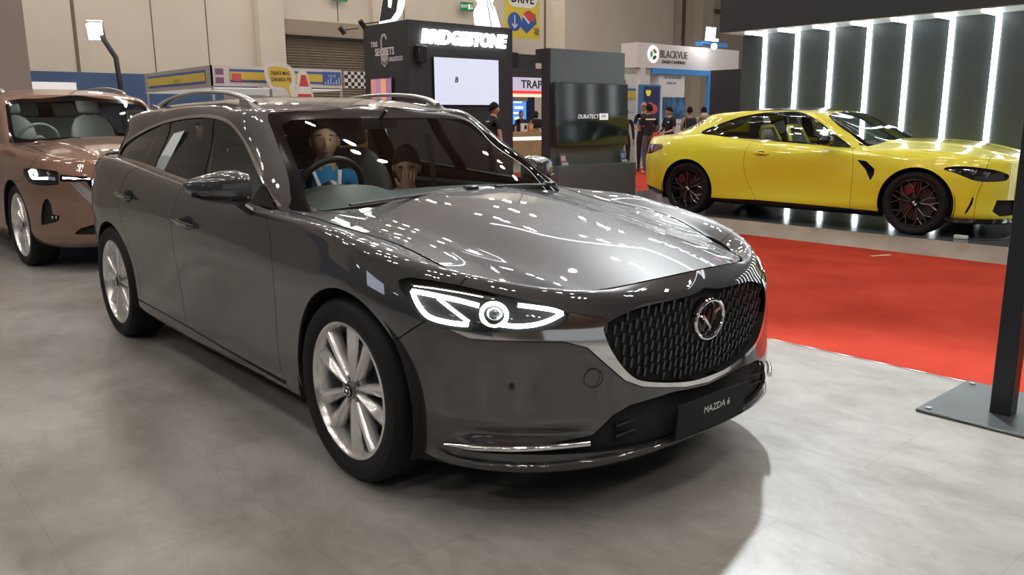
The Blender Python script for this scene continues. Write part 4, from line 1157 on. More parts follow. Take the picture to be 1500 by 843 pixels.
    if np.mean([v[0] for v in pil.V]) < np.mean([v[0] for v in qw.V]): pil, qw = qw, pil
    for mir in (0, 1):
        q = (lambda s: s.mirrored()) if mir else (lambda s: s); sg = 1 if mir else -1
        panel('side_window', q(fwin).shift(-.006), G_side, car, 0); panel('quarter_window', q(qw).shift(-.006), G_side, car, 0); panel('door_pillar', q(pil).shift(-.004), M_gloss, car, .01); panel('window_trim', q(trim).shift(.001), M_gloss, car, .012, M_gap)
        m = MB(); m.at((-.98, sg * .90, .985))
        m.sphere((0, sg * .10, .0), (.075, .115, .062), 20, 12); m.box((.02, sg * .02, -.055), (.07, .10, .016), .006, 1); m.box((-.055, sg * .10, 0), (.012, .17, .095), .01, 1); m.build('door_mirror', M_gloss, car)
        sp = MB(); sp.add([(-.79, sg * .79, .90), (-1.05, sg * .80, .925), (-.98, sg * .745, 1.03), (-.79, sg * .80, .90), (-1.05, sg * .81, .925), (-.98, sg * .76, 1.03)], [[0, 1, 2], [3, 5, 4], [0, 3, 4, 1], [1, 4, 5, 2], [2, 5, 3, 0]], False); sp.build('sail_panel', M_gloss, car)
    lo_, li = inn.split(lambda V: V[:, 2] - 1.26); li = li.split(lambda V: V[:, 0] + 1.35)[0]; panel('headlining', li.both(), M_interior, car, 0)
    cabin_fill(car, -1.9, 1.325, 22)
    db = MB(); V = []; F = []; prof = [(-.55, .90), (-.75, .945), (-.98, .94), (-1.05, .86), (-1.0, .6)]; ys = np.linspace(-.70, .70, 13)
    for y in ys: V += [(x, y, z + (.03 * math.exp(-((y + .36) / .2) ** 4) if i in (1, 2) else 0)) for i, (x, z) in enumerate(prof)]
    n = len(prof); db.add(V, [[i * n + j, i * n + j + 1, (i + 1) * n + j + 1, (i + 1) * n + j] for i in range(len(ys) - 1) for j in range(n - 1)]); db.build('dashboard', M_dash, car)
    steering_wheel(car, (-1.15, -.36, .90), .40, .18)
    for y in (-.36, .36): seat(car, -1.62, y, .42, M_seatb, headm=M_seatb)
    for y in (-.36, .36):
        a = MB(); a.at((-1.885, y, .49), (0, -.36, 0)); a.tube([(.03, -.22, .18), (.05, -.235, .42), (.04, -.15, .66), (.04, .15, .66), (.05, .235, .42), (.03, .22, .18)], (.03, .035), 8); a.build('seat_bolster', M_seaty, car)
    rb = MB(); rb.box((-2.35, 0, .48), (.45, 1.1, .16), .05, 2); rb.at((-2.55, 0, .52), (0, -.45, 0)); rb.box((0, 0, .28), (.14, 1.1, .5), .05, 2); rb.build('rear_seat', M_seatb, car)
    dp = MB(); dp.box((-1.7, 0, .26), (2.4, 1.5, .05))
    for sg in (-1, 1): dp.box((-1.45, sg * .80, .65), (1.5, .06, .5), .02, 1)
    dp.build('door_lining', M_dash, car)
    ub = MB(); ub.box((-1.4, 0, .21), (3.9, 1.5, .06)); ub.build('underbody', M_under, car)
    panel('inner_shell', inner.both(), M_under, car, 0)
    arch_liner(car, -.01, .335, .40, .90, .56); arch_liner(car, -2.87, .335, .40, .91, .56)
    for x, wd in ((-.01, .275), (-2.87, .285)):
        for sg in (-1, 1): wheel_group(car, (x, sg * (.93 - wd / 2), .338), sg < 0, lambda o: star_wheel(o, .2 if x > -1 else .5, .338, wd, .2545))
    car.location = pos; car.rotation_euler = (0, 0, math.radians(yaw))
    return car

def smooth_poly_3(pts, n=4):
    P = np.array(pts, float); m = len(P); out = []
    for i in range(m):
        a, b, c, d = P[i - 1], P[i], P[(i + 1) % m], P[(i + 2) % m]
        for k in range(n):
            t = k / n; out.append(tuple(.5 * (2*b + (c - a)*t + (2*a - 5*b + 4*c - d)*t*t + (3*b - a - 3*c + d)*t**3)))
    return out

# ---------------------------------------------------------------- bronze sport utility car
def build_suv():
    pos, yaw = SUV_POSE
    car = thing('sport_utility_car', 'copper bronze sport utility car with lit headlights parked behind the grey estate', 'car')
    W = Wrap(suv_rows(), 170, 90, 50, 56, cap=suv_hood, ncap=32)
    side, hood, deck = body_shells(W, -.95, 9)
    inner = side.shift(-.022); AX0 = -.09
    for cx, cz, r in ((AX0, .385, .405), (-3.15, .385, .405)):
        _, side = side.split(circ(cx, cz, r)); _, inner = inner.split(circ(cx, cz, r + .012))
    ud, vd = (.60, .80, 0), (0, 0, 1)
    P = lambda n, s, m=M_bronze, fl=.012, par=None: panel(n, s, m, par or car, fl, M_gap)
    pf = lambda p: proj_fn(p, ud, vd, lambda V: V[:, 0] > .1)
    HL = [(0.285, -0.941, 0.895), (0.36, -.925, .907), (0.500, -0.876, 0.906), (0.670, -0.775, 0.884), (0.685, -0.786, 0.777), (0.591, -0.856, 0.766), (.48, -.91, .772), (0.379, -0.937, 0.795), (0.307, -0.946, 0.850)]
    lens, side = gap_split(side, pf(HL), .002)
    BAR = [(0.690, -0.770, 0.858), (0.834, -0.582, 0.834), (.838, -.575, .80), (0.766, -0.700, 0.797), (0.692, -0.780, 0.803)]
    bar, side = side.split(pf(BAR))
    WG = [(0.750, -0.720, 0.792), (0.799, -0.651, 0.792), (0.839, -0.575, 0.70), (.87, -.50, .60), (.90, -.38, .53), (.92, 0, .50), (.93, .1, .50), (.93, .1, .46), (.915, 0, .46), (.90, -.38, .48), (.875, -.50, .53), (0.834, -0.579, 0.589), (0.803, -0.646, 0.675)]
    wing, side = side.split(pf(WG))
    fg = inside_fn([(.1, .84), (-.50, .835), (-.61, .80), (-.575, .70), (-.50, .60), (-.38, .53), (0, .50), (.1, .50)], 'front', lambda V: V[:, 0] > .4)
    gr, side = side.split(fg)
    V1 = [(0.565, -0.872, 0.655), (0.595, -0.855, 0.648), (0.612, -0.844, 0.60), (0.613, -0.842, 0.520), (0.673, -0.795, 0.509), (.665, -.805, .48), (0.638, -0.823, 0.457), (.56, -.87, .437), (0.478, -0.907, 0.421), (0.491, -0.902, 0.50), (.525, -.89, .60)]
    _, side = side.split(pf(V1))
    LG = [(0.734, -0.735, 0.350), (0.771, -0.685, 0.398), (0.821, -0.592, 0.427), (.87, -.3, .43), (.88, .1, .43), (.88, .1, .345), (0.818, -0.602, 0.342)]
    _, side = side.split(pf(LG))
    dF = line_fn([(-.95, 1.3), (-.80, 1.08), (-.66, .85), (-.62, .5), (-.60, .1)], 'side'); dS = line_fn([(-1.85, 1.3), (-1.87, .9), (-1.90, .1)], 'side'); dR = line_fn([(-2.75, 1.3), (-2.85, .95), (-2.72, .6), (-2.65, .1)], 'side')
    front, r = cut_by(side, dF, 0); fdoor, r = cut_by(r, dS, 0); rdoor, quarter = cut_by(r, dR, 0)
    bl0 = line_fn([(-.2, .79), (.18, .79), (.24, .80), (.31, .87), (.40, .94), (.6, 1.3)], 'side'); bl = lambda V: np.where(V[:, 0] > .0, bl0(V), np.maximum(np.abs(bl0(V)), .01))
    nose, fender = cut_by(front, bl, 0)
    for mir in (0, 1):
        q = (lambda s: s.mirrored()) if mir else (lambda s: s); sg = 1 if mir else -1
        P('front_fender', q(fender)); fd_ = P('front_door', q(fdoor)); rd_ = P('rear_door', q(rdoor))
        for d, x in ((fd_, -1.62), (rd_, -2.5)): door_handle(d, x, .955 * sg, .93, sg)
        hl = panel('headlight', q(lens.shift(-.03)), M_gloss, car, .03, M_gap); panel('headlight_lens', q(lens.shift(-.001)), G_clear, hl, 0)
        D = MB(); m_ = lambda p: (p[0] - .012, p[1] * -sg, p[2])
        D.tube([m_(p) for p in ((.385, -.915, .885), (.40, -.910, .84), (.415, -.905, .825), (.50, -.87, .822), (.585, -.83, .826))], .013, 8)
        D.tube([m_(p) for p in ((.40, -.905, .882), (.44, -.89, .882), (.47, -.88, .84))], .018, 8)
        D.build('daytime_running_light', mat('cool lamp light', (1, 1, 1), .4, emit=(.85, .92, 1), es=11), hl)
        pr_ = MB(); pr_.sphere((.57, -.815 * -sg, .87), .022, 14, 8); pr_.build('projector', mat('projector glass', (.25, .27, .27), .05, .6, 1.0), hl)
        lb = panel('signature_light', q(bar.shift(-.006)), M_gloss, car, .02, M_gap)
        t_ = MB(); t_.tube([m_(p) for p in ((.708, -.752, .828), (.77, -.68, .822), (.832, -.575, .817))], (.012, .014), 8); t_.build('light_strip', mat('violet white light', (1, 1, 1), .4, emit=(.82, .80, 1), es=9), lb)
    P('rear_body', quarter.both()); P('front_bumper', nose.both())
    P('hood', hood.split(lambda V: np.where(V[:, 0] > -.86, (np.abs(V[:, 1]) / .82) ** 2.9 + (np.maximum(V[:, 0] + .86, 0) / .40) ** 2.9 - 1, -1.))[1].both())
    panel('grille_surround', wing.shift(.006).both(), M_alu, car, .03, M_gap)
    g = panel('grille', gr.shift(-.04).both(), M_black, car, 0)
    gs = MB()
    for y in np.arange(-.5, .51, .05): gs.box((.885 - .35 * abs(y) ** 2 * .6, y, .69 - .0 * abs(y)), (.02, .012, .26 - .22 * max(0, abs(y) - .3)))
    gs.build('grille_mesh', M_gloss, g)
    em = MB(); em.at((.935, 0, .70), (0, 0, PI / 2)); wing_emblem(em, .07, 0, .09); em.build('emblem', M_chrome, g)
    ib = MB(); pts = [(.30, -.93), (.50, -.86), (.66, -.76), (.80, -.50), (.86, 0), (.80, .50), (.66, .76), (.50, .86), (.30, .93)]; n = len(pts)
    ib.add([(x - .02, y * .98, .30) for x, y in pts] + [(x - .02, y * .98, .67) for x, y in pts], [[i, i + 1, n + i + 1, n + i] for i in range(n - 1)]); ib.build('intake_backing', M_under, car)
    cl = MB()
    for sg in (-1, 1):
        for i in range(3): cl.box((.575 + .03 * i, sg * (.835 - .022 * i), .49), (.03, .02, .03), .004, 1)
    cl.build('vent_lamp', M_chrome, car)
    ub = MB(); ub.box((-1.7, 0, .28), (4.0, 1.6, .08)); ub.build('underbody', M_under, car)
    panel('inner_shell', inner.both(), M_under, car, 0)
    arch_liner(car, AX0, .385, .42, .945, .60); arch_liner(car, -3.15, .385, .42, .945, .60)
    for x in (AX0, -3.15):
        for sg in (-1, 1): wheel_group(car, (x, sg * .815, .375), sg < 0, lambda o: blade_wheel(o, .1, .375, .255, .287))
    # cabin
    Wg = Wrap(suv_green, 120, 70, 40, 48, cap=suv_roof, ncap=26); S = Shell.from_grid(Wg.G).weld(1e-6).orient(np.array([-2, 0, 1.2])); inn = S.shift(-.035)
    WS = smooth_poly([(.2, 1.535), (-.35, 1.532), (-.58, 1.52), (-.665, 1.486), (-.714, 1.356), (-.785, 1.13), (-.775, 1.07), (-.4, 1.04), (.2, 1.04)], 4)
    fw = inside_fn(WS, 'front', lambda V: V[:, 0] > -1.6); ws, S = S.split(fw)
    clear, band = ws.split(inside_fn(smooth_poly([(.2, 1.495), (-.35, 1.492), (-.60, 1.475), (-.650, 1.44), (-.690, 1.34), (-.735, 1.19), (-.715, 1.150), (-.60, 1.135), (-.3, 1.15), (.2, 1.16)], 3), 'front'))
    DLO = smooth_poly([(-.86, 1.10), (-1.15, 1.30), (-1.40, 1.46), (-1.65, 1.525), (-2.2, 1.545), (-3.0, 1.52), (-3.6, 1.44), (-3.85, 1.30), (-3.7, 1.20), (-2.9, 1.17), (-1.6, 1.12)], 4)
    fd = inside_fn(DLO, 'side', lambda V: V[:, 1] < -.55); dlo, S = S.split(fd); win, trim = dlo.split(lambda V: fd(V) + .018)
    P('roof', S.both()); wp = panel('windscreen', clear.shift(-.002).both(), G_screen, car, 0); panel('windscreen_border', band.shift(-.002).both(), M_gloss, wp, 0)
    for mir in (0, 1):
        q = (lambda s: s.mirrored()) if mir else (lambda s: s); sg = 1 if mir else -1
        panel('side_window', q(win).shift(-.006), G_dark, car, 0); panel('window_trim', q(trim), M_chrome, car, .012, M_gap)
        rr = MB(); Pp = smooth_poly([(p[0], sg * p[1], p[2]) for p in ((-1.5, .60, 1.585), (-1.62, .605, 1.625), (-2.2, .61, 1.675), (-3.0, .60, 1.655), (-3.5, .59, 1.60))], 5, False)
        rr.tube(Pp, (.02, .018), 10); rr.build('roof_rail', M_alu, car)
        mirror_suv(car, sg)
    lo_, li = inn.split(lambda V: V[:, 2] - 1.47); li = li.split(lambda V: V[:, 0] + 1.45)[0]; panel('headlining', li.both(), M_interior, car, 0)
    cabin_fill(car, -1.9, 1.59, 30)
    db = MB(); prof = [(-.55, 1.06), (-.75, 1.10), (-1.05, 1.11), (-1.12, 1.0), (-1.0, .7)]; ys = np.linspace(-.74, .74, 15); V = []
    for y in ys: V += [(x, y, z) for x, z in prof]
    n = len(prof); db.add(V, [[i * n + j, i * n + j + 1, (i + 1) * n + j + 1, (i + 1) * n + j] for i in range(len(ys) - 1) for j in range(n - 1)]); db.build('dashboard', M_dash, car)
    steering_wheel(car, (-1.22, -.40, 1.10), .42, .19, M_seatw)
    for y in (-.42, .42): seat(car, -1.70, y, .68, M_seatw)
    rb = MB(); rb.box((-2.65, 0, .72), (.5, 1.3, .16), .05, 2); rb.at((-2.88, 0, .78), (0, -.35, 0)); rb.box((0, 0, .30), (.14, 1.3, .6), .05, 2)
    for y in (-.42, 0, .42): rb.box((.0, y, .70), (.08, .26, .17), .035, 3)
    rb.build('rear_seat', M_seatw, car)
    fl = MB(); fl.box((-1.9, 0, .42), (3.4, 1.6, .05))
    for sg in (-1, 1): fl.box((-1.8, sg * .86, .80), (2.2, .06, .55), .02, 1)
    fl.build('door_lining', M_dash, car)
    car.location = pos; car.rotation_euler = (0, 0, math.radians(yaw))
    return car

def mirror_suv(car, sg):
    m = MB(); m.at((-.80, sg * .965, 1.15)); m.sphere((0, sg * .11, .03), (.085, .125, .095), 20, 12); m.box((.0, sg * -.03, -.07), (.07, .24, .025), .006, 1)
    o = m.build('door_mirror', M_bronze, car)
    g = MB(); g.at((-.80, sg * .965, 1.15)); g.box((-.075, sg * .11, .03), (.02, .19, .13), .01, 1); g.build('mirror_glass', M_chrome, o)
# ---------------------------------------------------------------- people: one continuous skinned body each
def skin_body(joints, edges, root=0, level=2):
    """joints: list of (co, radius or (rx, ry)); returns evaluated vertices and faces"""
    me = bpy.data.meshes.new('tmp'); me.from_pydata([j[0] for j in joints], edges, [])
    o = bpy.data.objects.new('tmp', me); COL.objects.link(o)
    o.modifiers.new('skin', 'SKIN'); sv = me.skin_vertices[0].data
    for i, j in enumerate(joints):
        r = j[1]; sv[i].radius = r if isinstance(r, (tuple, list)) else (r, r); sv[i].use_root = i == root
    sb = o.modifiers.new('sub', 'SUBSURF'); sb.levels = level; sb.render_levels = level
    dg = bpy.context.evaluated_depsgraph_get(); dg.update(); ev = o.evaluated_get(dg).to_mesh()
    V = [v.co[:] for v in ev.vertices]; F = [list(p.vertices) for p in ev.polygons]
    bpy.data.objects.remove(o); bpy.data.meshes.remove(me)
    return V, F

def head_mesh(b, c, yaw, tilt, s=1.0):
    """head facing +x before turning: skull, brow, nose, lips, chin, ears"""
    n, m = 28, 22; V = []
    for j in range(m + 1):
        t = -PI / 2 + PI * j / m
        for i in range(n):
            a = 2 * PI * i / n; x = math.cos(t) * math.cos(a); y = math.cos(t) * math.sin(a); z = math.sin(t)
            X, Y, Z = x * .098, y * .076, z * .118
            if z < 0: Y *= 1 - .30 * (-z) ** 1.5; X *= 1 - (.10 if x > 0 else .38) * (-z)
            f = max(0, x)
            def g(y0, z0, sy, sz): return math.exp(-((y - y0) / sy) ** 2 - ((z - z0) / sz) ** 2) * (x > 0)
            X += .024 * g(0, -.18, .13, .17) + .012 * g(0, .0, .09, .2)          # nose
            X -= .012 * (g(.36, .05, .17, .13) + g(-.36, .05, .17, .13))         # eye sockets
            X += .007 * g(0, .22, .6, .10) + .010 * g(0, -.80, .25, .15) + .008 * g(0, -.50, .26, .06) + .006 * g(0, -.60, .22, .05) - .006 * g(0, -.55, .28, .025)
            V.append((X, Y, Z))
    F = [[j * n + i, j * n + (i + 1) % n, (j + 1) * n + (i + 1) % n, (j + 1) * n + i] for j in range(m) for i in range(n)]
    from mathutils import Euler
    b.M = Matrix.Translation(c) @ Euler((0, tilt, yaw)).to_matrix().to_4x4() @ Matrix.Scale(s, 4)
    b.cur = 0; b.add(V, F)
    for sg in (-1, 1): b.sphere((.005, sg * .076, -.005), (.022, .012, .034), 10, 8)

def hand(b, wrist, d, palm, side, curl=.5, s=1.0):
    """palm and five separate, bent fingers; d = direction of the fingers, palm = palm normal"""
    b.M = Matrix.Identity(4); b.cur = 0
    w = Vector(wrist); d = Vector(d).normalized(); p = Vector(palm); p = (p - d * p.dot(d)).normalized(); t = d.cross(p) * side
    b.tube([w - d * .02, w + d * .03 * s, w + d * .085 * s], .03, 10, rs=[(.024, .019), (.034, .017), (.040, .015)], flat=p)
    for k, (o, L, r) in enumerate(((-.030, .068, .0078), (-.010, .078, .0085), (.011, .074, .0085), (.031, .060, .0072))):
        q = w + d * .08 * s + t * o; pts = [q]; a = 0
        for seg in (.45, .32, .23):
            a += curl * .9; q = q + (d * math.cos(a) + p * math.sin(a)) * (L * seg) * s; pts.append(q)
        b.tube(pts, r, 7, rs=[r, r, r * .92, r * .75])
    q = w + d * .025 * s - t * .03; b.tube([q, q + (d * .6 - t * .8).normalized() * .035, q + (d * .8 - t * .5).normalized() * .035 + (d * .6 - t * .8).normalized() * .03 + p * .01], .010, 7, rs=[.011, .0098, .007])

def hair_cap(b, c, yaw, tilt, kind='short', s=1.0):
    from mathutils import Euler
    b.M = Matrix.Translation(c) @ Euler((0, tilt, yaw)).to_matrix().to_4x4() @ Matrix.Scale(s, 4)
    n, m = 24, 12; V = []
    for j in range(m + 1):
        for i in range(n):
            a = 2 * PI * i / n; front = math.cos(a)
            low = {'short': -.05 + .55 * max(0, front) - .35 * max(0, -front), 'bob': -.9 + 1.35 * max(0, front) ** .6, 'cap': .28, 'hijab': -1.25 + .2 * max(0, front)}[kind]
            t = math.asin(max(-1, min(1, low))) if abs(low) <= 1 else -PI / 2
            t = t + (PI / 2 - t) * j / m
            k = 1.06 + .05 * (kind == 'short') + .022 * math.sin(5 * a + j) + .02 * math.sin(11 * a + 2.3 * j)
            if kind == 'hijab': k = 1.16
            V.append((math.cos(t) * math.cos(a) * .098 * k - .006, math.cos(t) * math.sin(a) * .076 * k * 1.04, math.sin(t) * .118 * k + .004))
    F = [[j * n + i, j * n + (i + 1) % n, (j + 1) * n + (i + 1) % n, (j + 1) * n + i] for j in range(m) for i in range(n)]
    b.add(V, F)
    if kind == 'cap': b.box((.10, 0, .045), (.09, .11, .012), .005, 1)

SKIN = [mat('brown skin', (.30, .165, .105), .55), mat('tan skin', (.40, .235, .155), .55)]
M_hair = mat('black hair', (.010, .008, .008), .85, spec=.2)

def build_person(label, loc, yaw, h=1.68, shirt=(.02, .02, .022), pants=(.03, .03, .035), skin=0, hair='short', head_yaw=0.0, head_tilt=0.0, arms='down', lean=0.0, legs=True, seated=False, shoes=(.03, .03, .03), hair_mat=None, sleeve=.55):
    o = thing('person', label, 'person', loc, yaw, None)
    k = h / 1.70; Z = lambda v: v * k
    J = []; E = []
    def add(p, r, to=None):
        J.append(((p[0] * k, p[1] * k, p[2] * k), (r[0] * k, r[1] * k) if isinstance(r, tuple) else r * k)); 
        if to is not None: E.append((to, len(J) - 1))
        return len(J) - 1
    L = lambda z: (z - .95) * math.tan(lean)
    pel = add((0, 0, .94), (.150, .115)); wa = add((L(1.10), 0, 1.10), (.135, .105), pel); ch = add((L(1.27) + .005, 0, 1.27), (.160, .115), wa); ub = add((L(1.38), 0, 1.385), (.115, .085), ch)
    nk = add((L(1.46) + .005, 0, 1.46), .056, ub); hd = add((L(1.52) + .015, 0, 1.535), .055, nk)
    hands = []
    poses = {'down': ((.03, .225, 1.12), (.07, .235, .88), (0, 0, -1)), 'front': ((.04, .225, 1.12), (.27, .15, 1.06), (1, -.3, .1)), 'hold': ((.06, .23, 1.13), (.24, .06, 1.18), (.5, -.8, .3)), 'face': ((.24, .20, 1.22), (.20, .05, 1.46), (-.1, -.25, 1)),
             'wheel': ((.16, .22, 1.16), (.40, .16, 1.20), (.8, -.2, .6)), 'phone': ((.08, .22, 1.13), (.30, .10, 1.24), (.6, -.4, .7))}
    for sg, pose in ((1, arms if isinstance(arms, str) else arms[0]), (-1, arms if isinstance(arms, str) else arms[1])):
        el, wr, dr = poses[pose]
        s = add((L(1.39), sg * .165, 1.395), .062, ub); m_ = add((L(1.3) * .7 + el[0] * .4, sg * (.19 + .4 * (el[1] - .19)), 1.28 if el[2] < 1.2 else 1.33), .050, s)
        e = add((L(el[2]) + el[0], sg * el[1], el[2]), .042, m_); f = add((L(wr[2]) + (el[0] + wr[0]) / 2, sg * (el[1] + wr[1]) / 2, (el[2] + wr[2]) / 2), .038, e); w = add((L(wr[2]) + wr[0], sg * wr[1], wr[2]), .027, f)
        hands.append((J[w][0], (dr[0], sg * dr[1], dr[2]), sg, pose))
    if seated:
        for sg in (-1, 1):
            a = add((.12, sg * .09, .92), .085, pel); kn = add((.46, sg * .11, .96), .062, a); an = add((.60, sg * .10, .62), .045, kn); 
    elif legs:
        for sg in (-1, 1):
            a = add((0, sg * .092, .84), .088, pel); t_ = add((.005, sg * .098, .66), .074, a); kn = add((.012, sg * .10, .49), .056, t_); c_ = add((-.01, sg * .10, .34), .053, kn); an = add((-.012, sg * .10, .11), .038, c_)
            he = add((-.02, sg * .10, .045), .042, an); to = add((.13, sg * .115, .03), (.045, .03), he)
    V, F = skin_body(J, E, 0, 2)
    b = MB(); b.add(V, F); mi = []
    zsl = 1.40 * k - (.30 * sleeve) * k
    for f in F:
        c = [sum(V[i][q] for i in f) / len(f) for q in range(3)]
        x, y, z = c[0] / k, abs(c[1]) / k, c[2] / k
        arm = y > .185 + .0 * z or (arms != 'down' and x - L(z) > .17 and z > .98)
        if seated and z < 1.0 and x > .02: mi.append(2)
        elif z > 1.455 and y < .09 and x - L(z) < .12: mi.append(0)
        elif arm and z < 1.40 - .34 * sleeve: mi.append(0 if sleeve < .95 else 1)
        elif arm and (x - L(z) > .14): mi.append(0 if sleeve < .95 else 1)
        elif z > .955: mi.append(1)
        elif z > .075: mi.append(2)
        else: mi.append(3)
    b.mi = list(mi)
    hc = (J[hd][0][0] + .012 * k, 0, J[hd][0][2] + .075 * k)
    head_mesh(b, hc, head_yaw, head_tilt, k)
    for wpos, dr, sg, pose in hands:
        pn = (0, -sg, 0) if pose == 'down' else ((-1, 0, 0) if pose in ('face',) else (0, -sg * .3, -1) if pose != 'phone' else (-.6, -sg * .5, .4))
        hand(b, wpos, dr, pn, sg, .35 if pose in ('down', 'face') else .6, k)
    col = lambda nm, c: mat('%s %.2f %.2f %.2f' % (nm, *c), c, .85)
    body = b.build('body', [SKIN[skin], col('shirt cloth', shirt), col('trouser cloth', pants), col('shoe', shoes)], o)
    if hair != 'hijab':
        cb = MB(); nb = J[nk][0]; ring = [(nb[0] - .004 + .066 * k * math.cos(a), .070 * k * math.sin(a), nb[2] - .012 * k - .022 * k * math.cos(a)) for a in np.linspace(0, 2 * PI, 25)[:-1]]
        cb.tube(ring, .014 * k, 8, closed=True, rs=[(.012 * k, .020 * k)] * 24); cb.build('collar', col('shirt cloth', shirt), o)
    hb = MB(); hair_cap(hb, hc, head_yaw, head_tilt, hair, k)
    hb.build({'cap': 'cap', 'hijab': 'headscarf'}.get(hair, 'hair'), hair_mat or M_hair, o)
    fb = MB()
    from mathutils import Euler
    fb.M = Matrix.Translation(hc) @ Euler((0, head_tilt, head_yaw)).to_matrix().to_4x4() @ Matrix.Scale(k, 4)
    for sg in (-1, 1):
        fb.cur = 0; fb.sphere((.0815, sg * .028, .006), (.009, .0110, .0046), 10, 8)
        fb.cur = 1; fb.sphere((.0885, sg * .028, .006), (.004, .0050, .0045), 8, 6); fb.tube([(.088, sg * .012, .028), (.091, sg * .03, .033), (.082, sg * .047, .027)], .0035, 6)
    fb.cur = 2; fb.tube([(.083, -.022, -.060), (.093, 0, -.058), (.083, .022, -.060)], .005, 6, rs=[.002, .005, .002])
    fb.build('face', [mat('eye white', (.42, .40, .38), .4), M_hair, mat('lips', (.28, .11, .09), .5)], o)
    return o, hc, k
# ---------------------------------------------------------------- the hall
def noise_ramp(nt, scale, stops, detail=8, vec=None, dist=0.0, rough=.55):
    tc = nt.nodes.new('ShaderNodeTexCoord'); n = nt.nodes.new('ShaderNodeTexNoise'); n.inputs['Scale'].default_value = scale; n.inputs['Detail'].default_value = detail; n.inputs['Roughness'].default_value = rough; n.inputs['Distortion'].default_value = dist
    nt.links.new(tc.outputs['Object'], n.inputs['Vector'])
    r = nt.nodes.new('ShaderNodeValToRGB'); e = r.color_ramp.elements
    e[0].position, e[0].color = stops[0][0], (*stops[0][1], 1); e[1].position, e[1].color = stops[-1][0], (*stops[-1][1], 1)
    for p, c in stops[1:-1]:
        q = e.new(p); q.color = (*c, 1)
    nt.links.new(n.outputs['Fac'], r.inputs['Fac']); return r, n, tc

def stone_floor_mat():
    m = bpy.data.materials.new('mottled stone vinyl floor'); m.use_nodes = True; nt = m.node_tree; b = nt.nodes['Principled BSDF']
    r, n, tc = noise_ramp(nt, .8, [(.32, (.20, .180, .160)), (.5, (.295, .278, .260)), (.68, (.385, .374, .358))], 12, dist=.6, rough=.66)
    r2, n2, tc2 = noise_ramp(nt, 5, [(.34, (.80, .785, .77)), (.52, (1.0, 1.0, 1.0)), (.72, (1.18, 1.18, 1.17))], 12, dist=.5, rough=.72)
    mp = nt.nodes.new('ShaderNodeMapping'); mp.inputs['Rotation'].default_value = (0, 0, .72); mp.inputs['Scale'].default_value = (.85, 1.45, 1)
    nt.links.new(tc2.outputs['Object'], mp.inputs['Vector']); nt.links.new(mp.outputs['Vector'], n2.inputs['Vector'])
    mp1 = nt.nodes.new('ShaderNodeMapping'); mp1.inputs['Rotation'].default_value = (0, 0, .72); mp1.inputs['Scale'].default_value = (.9, 1.2, 1)
    nt.links.new(tc.outputs['Object'], mp1.inputs['Vector']); nt.links.new(mp1.outputs['Vector'], n.inputs['Vector'])
    mx = nt.nodes.new('ShaderNodeMix'); mx.data_type = 'RGBA'; mx.blend_type = 'MULTIPLY'; mx.inputs['Factor'].default_value = 1
    nt.links.new(r.outputs['Color'], mx.inputs['A']); nt.links.new(r2.outputs['Color'], mx.inputs['B'])
    br = nt.nodes.new('ShaderNodeTexBrick'); br.inputs['Scale'].default_value = 1; br.inputs['Brick Width'].default_value = 1.22; br.inputs['Row Height'].default_value = .61; br.inputs['Mortar Size'].default_value = .0022; br.inputs['Mortar Smooth'].default_value = .3
    br.inputs['Color1'].default_value = (1, 1, 1, 1); br.inputs['Color2'].default_value = (.94, .94, .94, 1); br.inputs['Mortar'].default_value = (.80, .78, .76, 1)
    nt.links.new(tc.outputs['Object'], br.inputs['Vector'])
    m2 = nt.nodes.new('ShaderNodeMix'); m2.data_type = 'RGBA'; m2.blend_type = 'MULTIPLY'; m2.inputs['Factor'].default_value = 1
    nt.links.new(mx.outputs['Result'], m2.inputs['A']); nt.links.new(br.outputs['Color'], m2.inputs['B']); nt.links.new(m2.outputs['Result'], b.inputs['Base Color'])
    mr = nt.nodes.new('ShaderNodeMapRange'); mr.inputs['To Min'].default_value = .26; mr.inputs['To Max'].default_value = .44
    nt.links.new(n2.outputs['Fac'], mr.inputs['Value']); nt.links.new(mr.outputs['Result'], b.inputs['Roughness'])
    bp = nt.nodes.new('ShaderNodeBump'); bp.inputs['Strength'].default_value = .06; bp.inputs['Distance'].default_value = .01; nt.links.new(n2.outputs['Fac'], bp.inputs['Height']); nt.links.new(bp.outputs['Normal'], b.inputs['Normal'])
    return m

def carpet_mat():
    m = bpy.data.materials.new('red needle felt carpet'); m.use_nodes = True; nt = m.node_tree; b = nt.nodes['Principled BSDF']
    r, n, tc = noise_ramp(nt, 1.6, [(.3, (.34, .030, .016)), (.7, (.45, .050, .026))], 10)
    nt.links.new(r.outputs['Color'], b.inputs['Base Color']); b.inputs['Roughness'].default_value = .95; b.inputs['Specular IOR Level'].default_value = .1
    n2 = nt.nodes.new('ShaderNodeTexNoise'); n2.inputs['Scale'].default_value = 220; nt.links.new(tc.outputs['Object'], n2.inputs['Vector'])
    bp = nt.nodes.new('ShaderNodeBump'); bp.inputs['Strength'].default_value = .4; bp.inputs['Distance'].default_value = .01; nt.links.new(n2.outputs['Fac'], bp.inputs['Height']); nt.links.new(bp.outputs['Normal'], b.inputs['Normal'])
    return m

def wall_mat():
    m = bpy.data.materials.new('beige concrete panels'); m.use_nodes = True; nt = m.node_tree; b = nt.nodes['Principled BSDF']
    r, n, tc = noise_ramp(nt, .35, [(.3, (.60, .53, .44)), (.7, (.67, .595, .50))], 8)
    nt.links.new(r.outputs['Color'], b.inputs['Base Color']); b.inputs['Roughness'].default_value = .85
    return m

def quad(name, P, m, parent=None, kind=None):
    o = mesh_obj(name, P, [list(range(len(P)))], m, parent, False)
    if kind: o['kind'] = kind
    return o

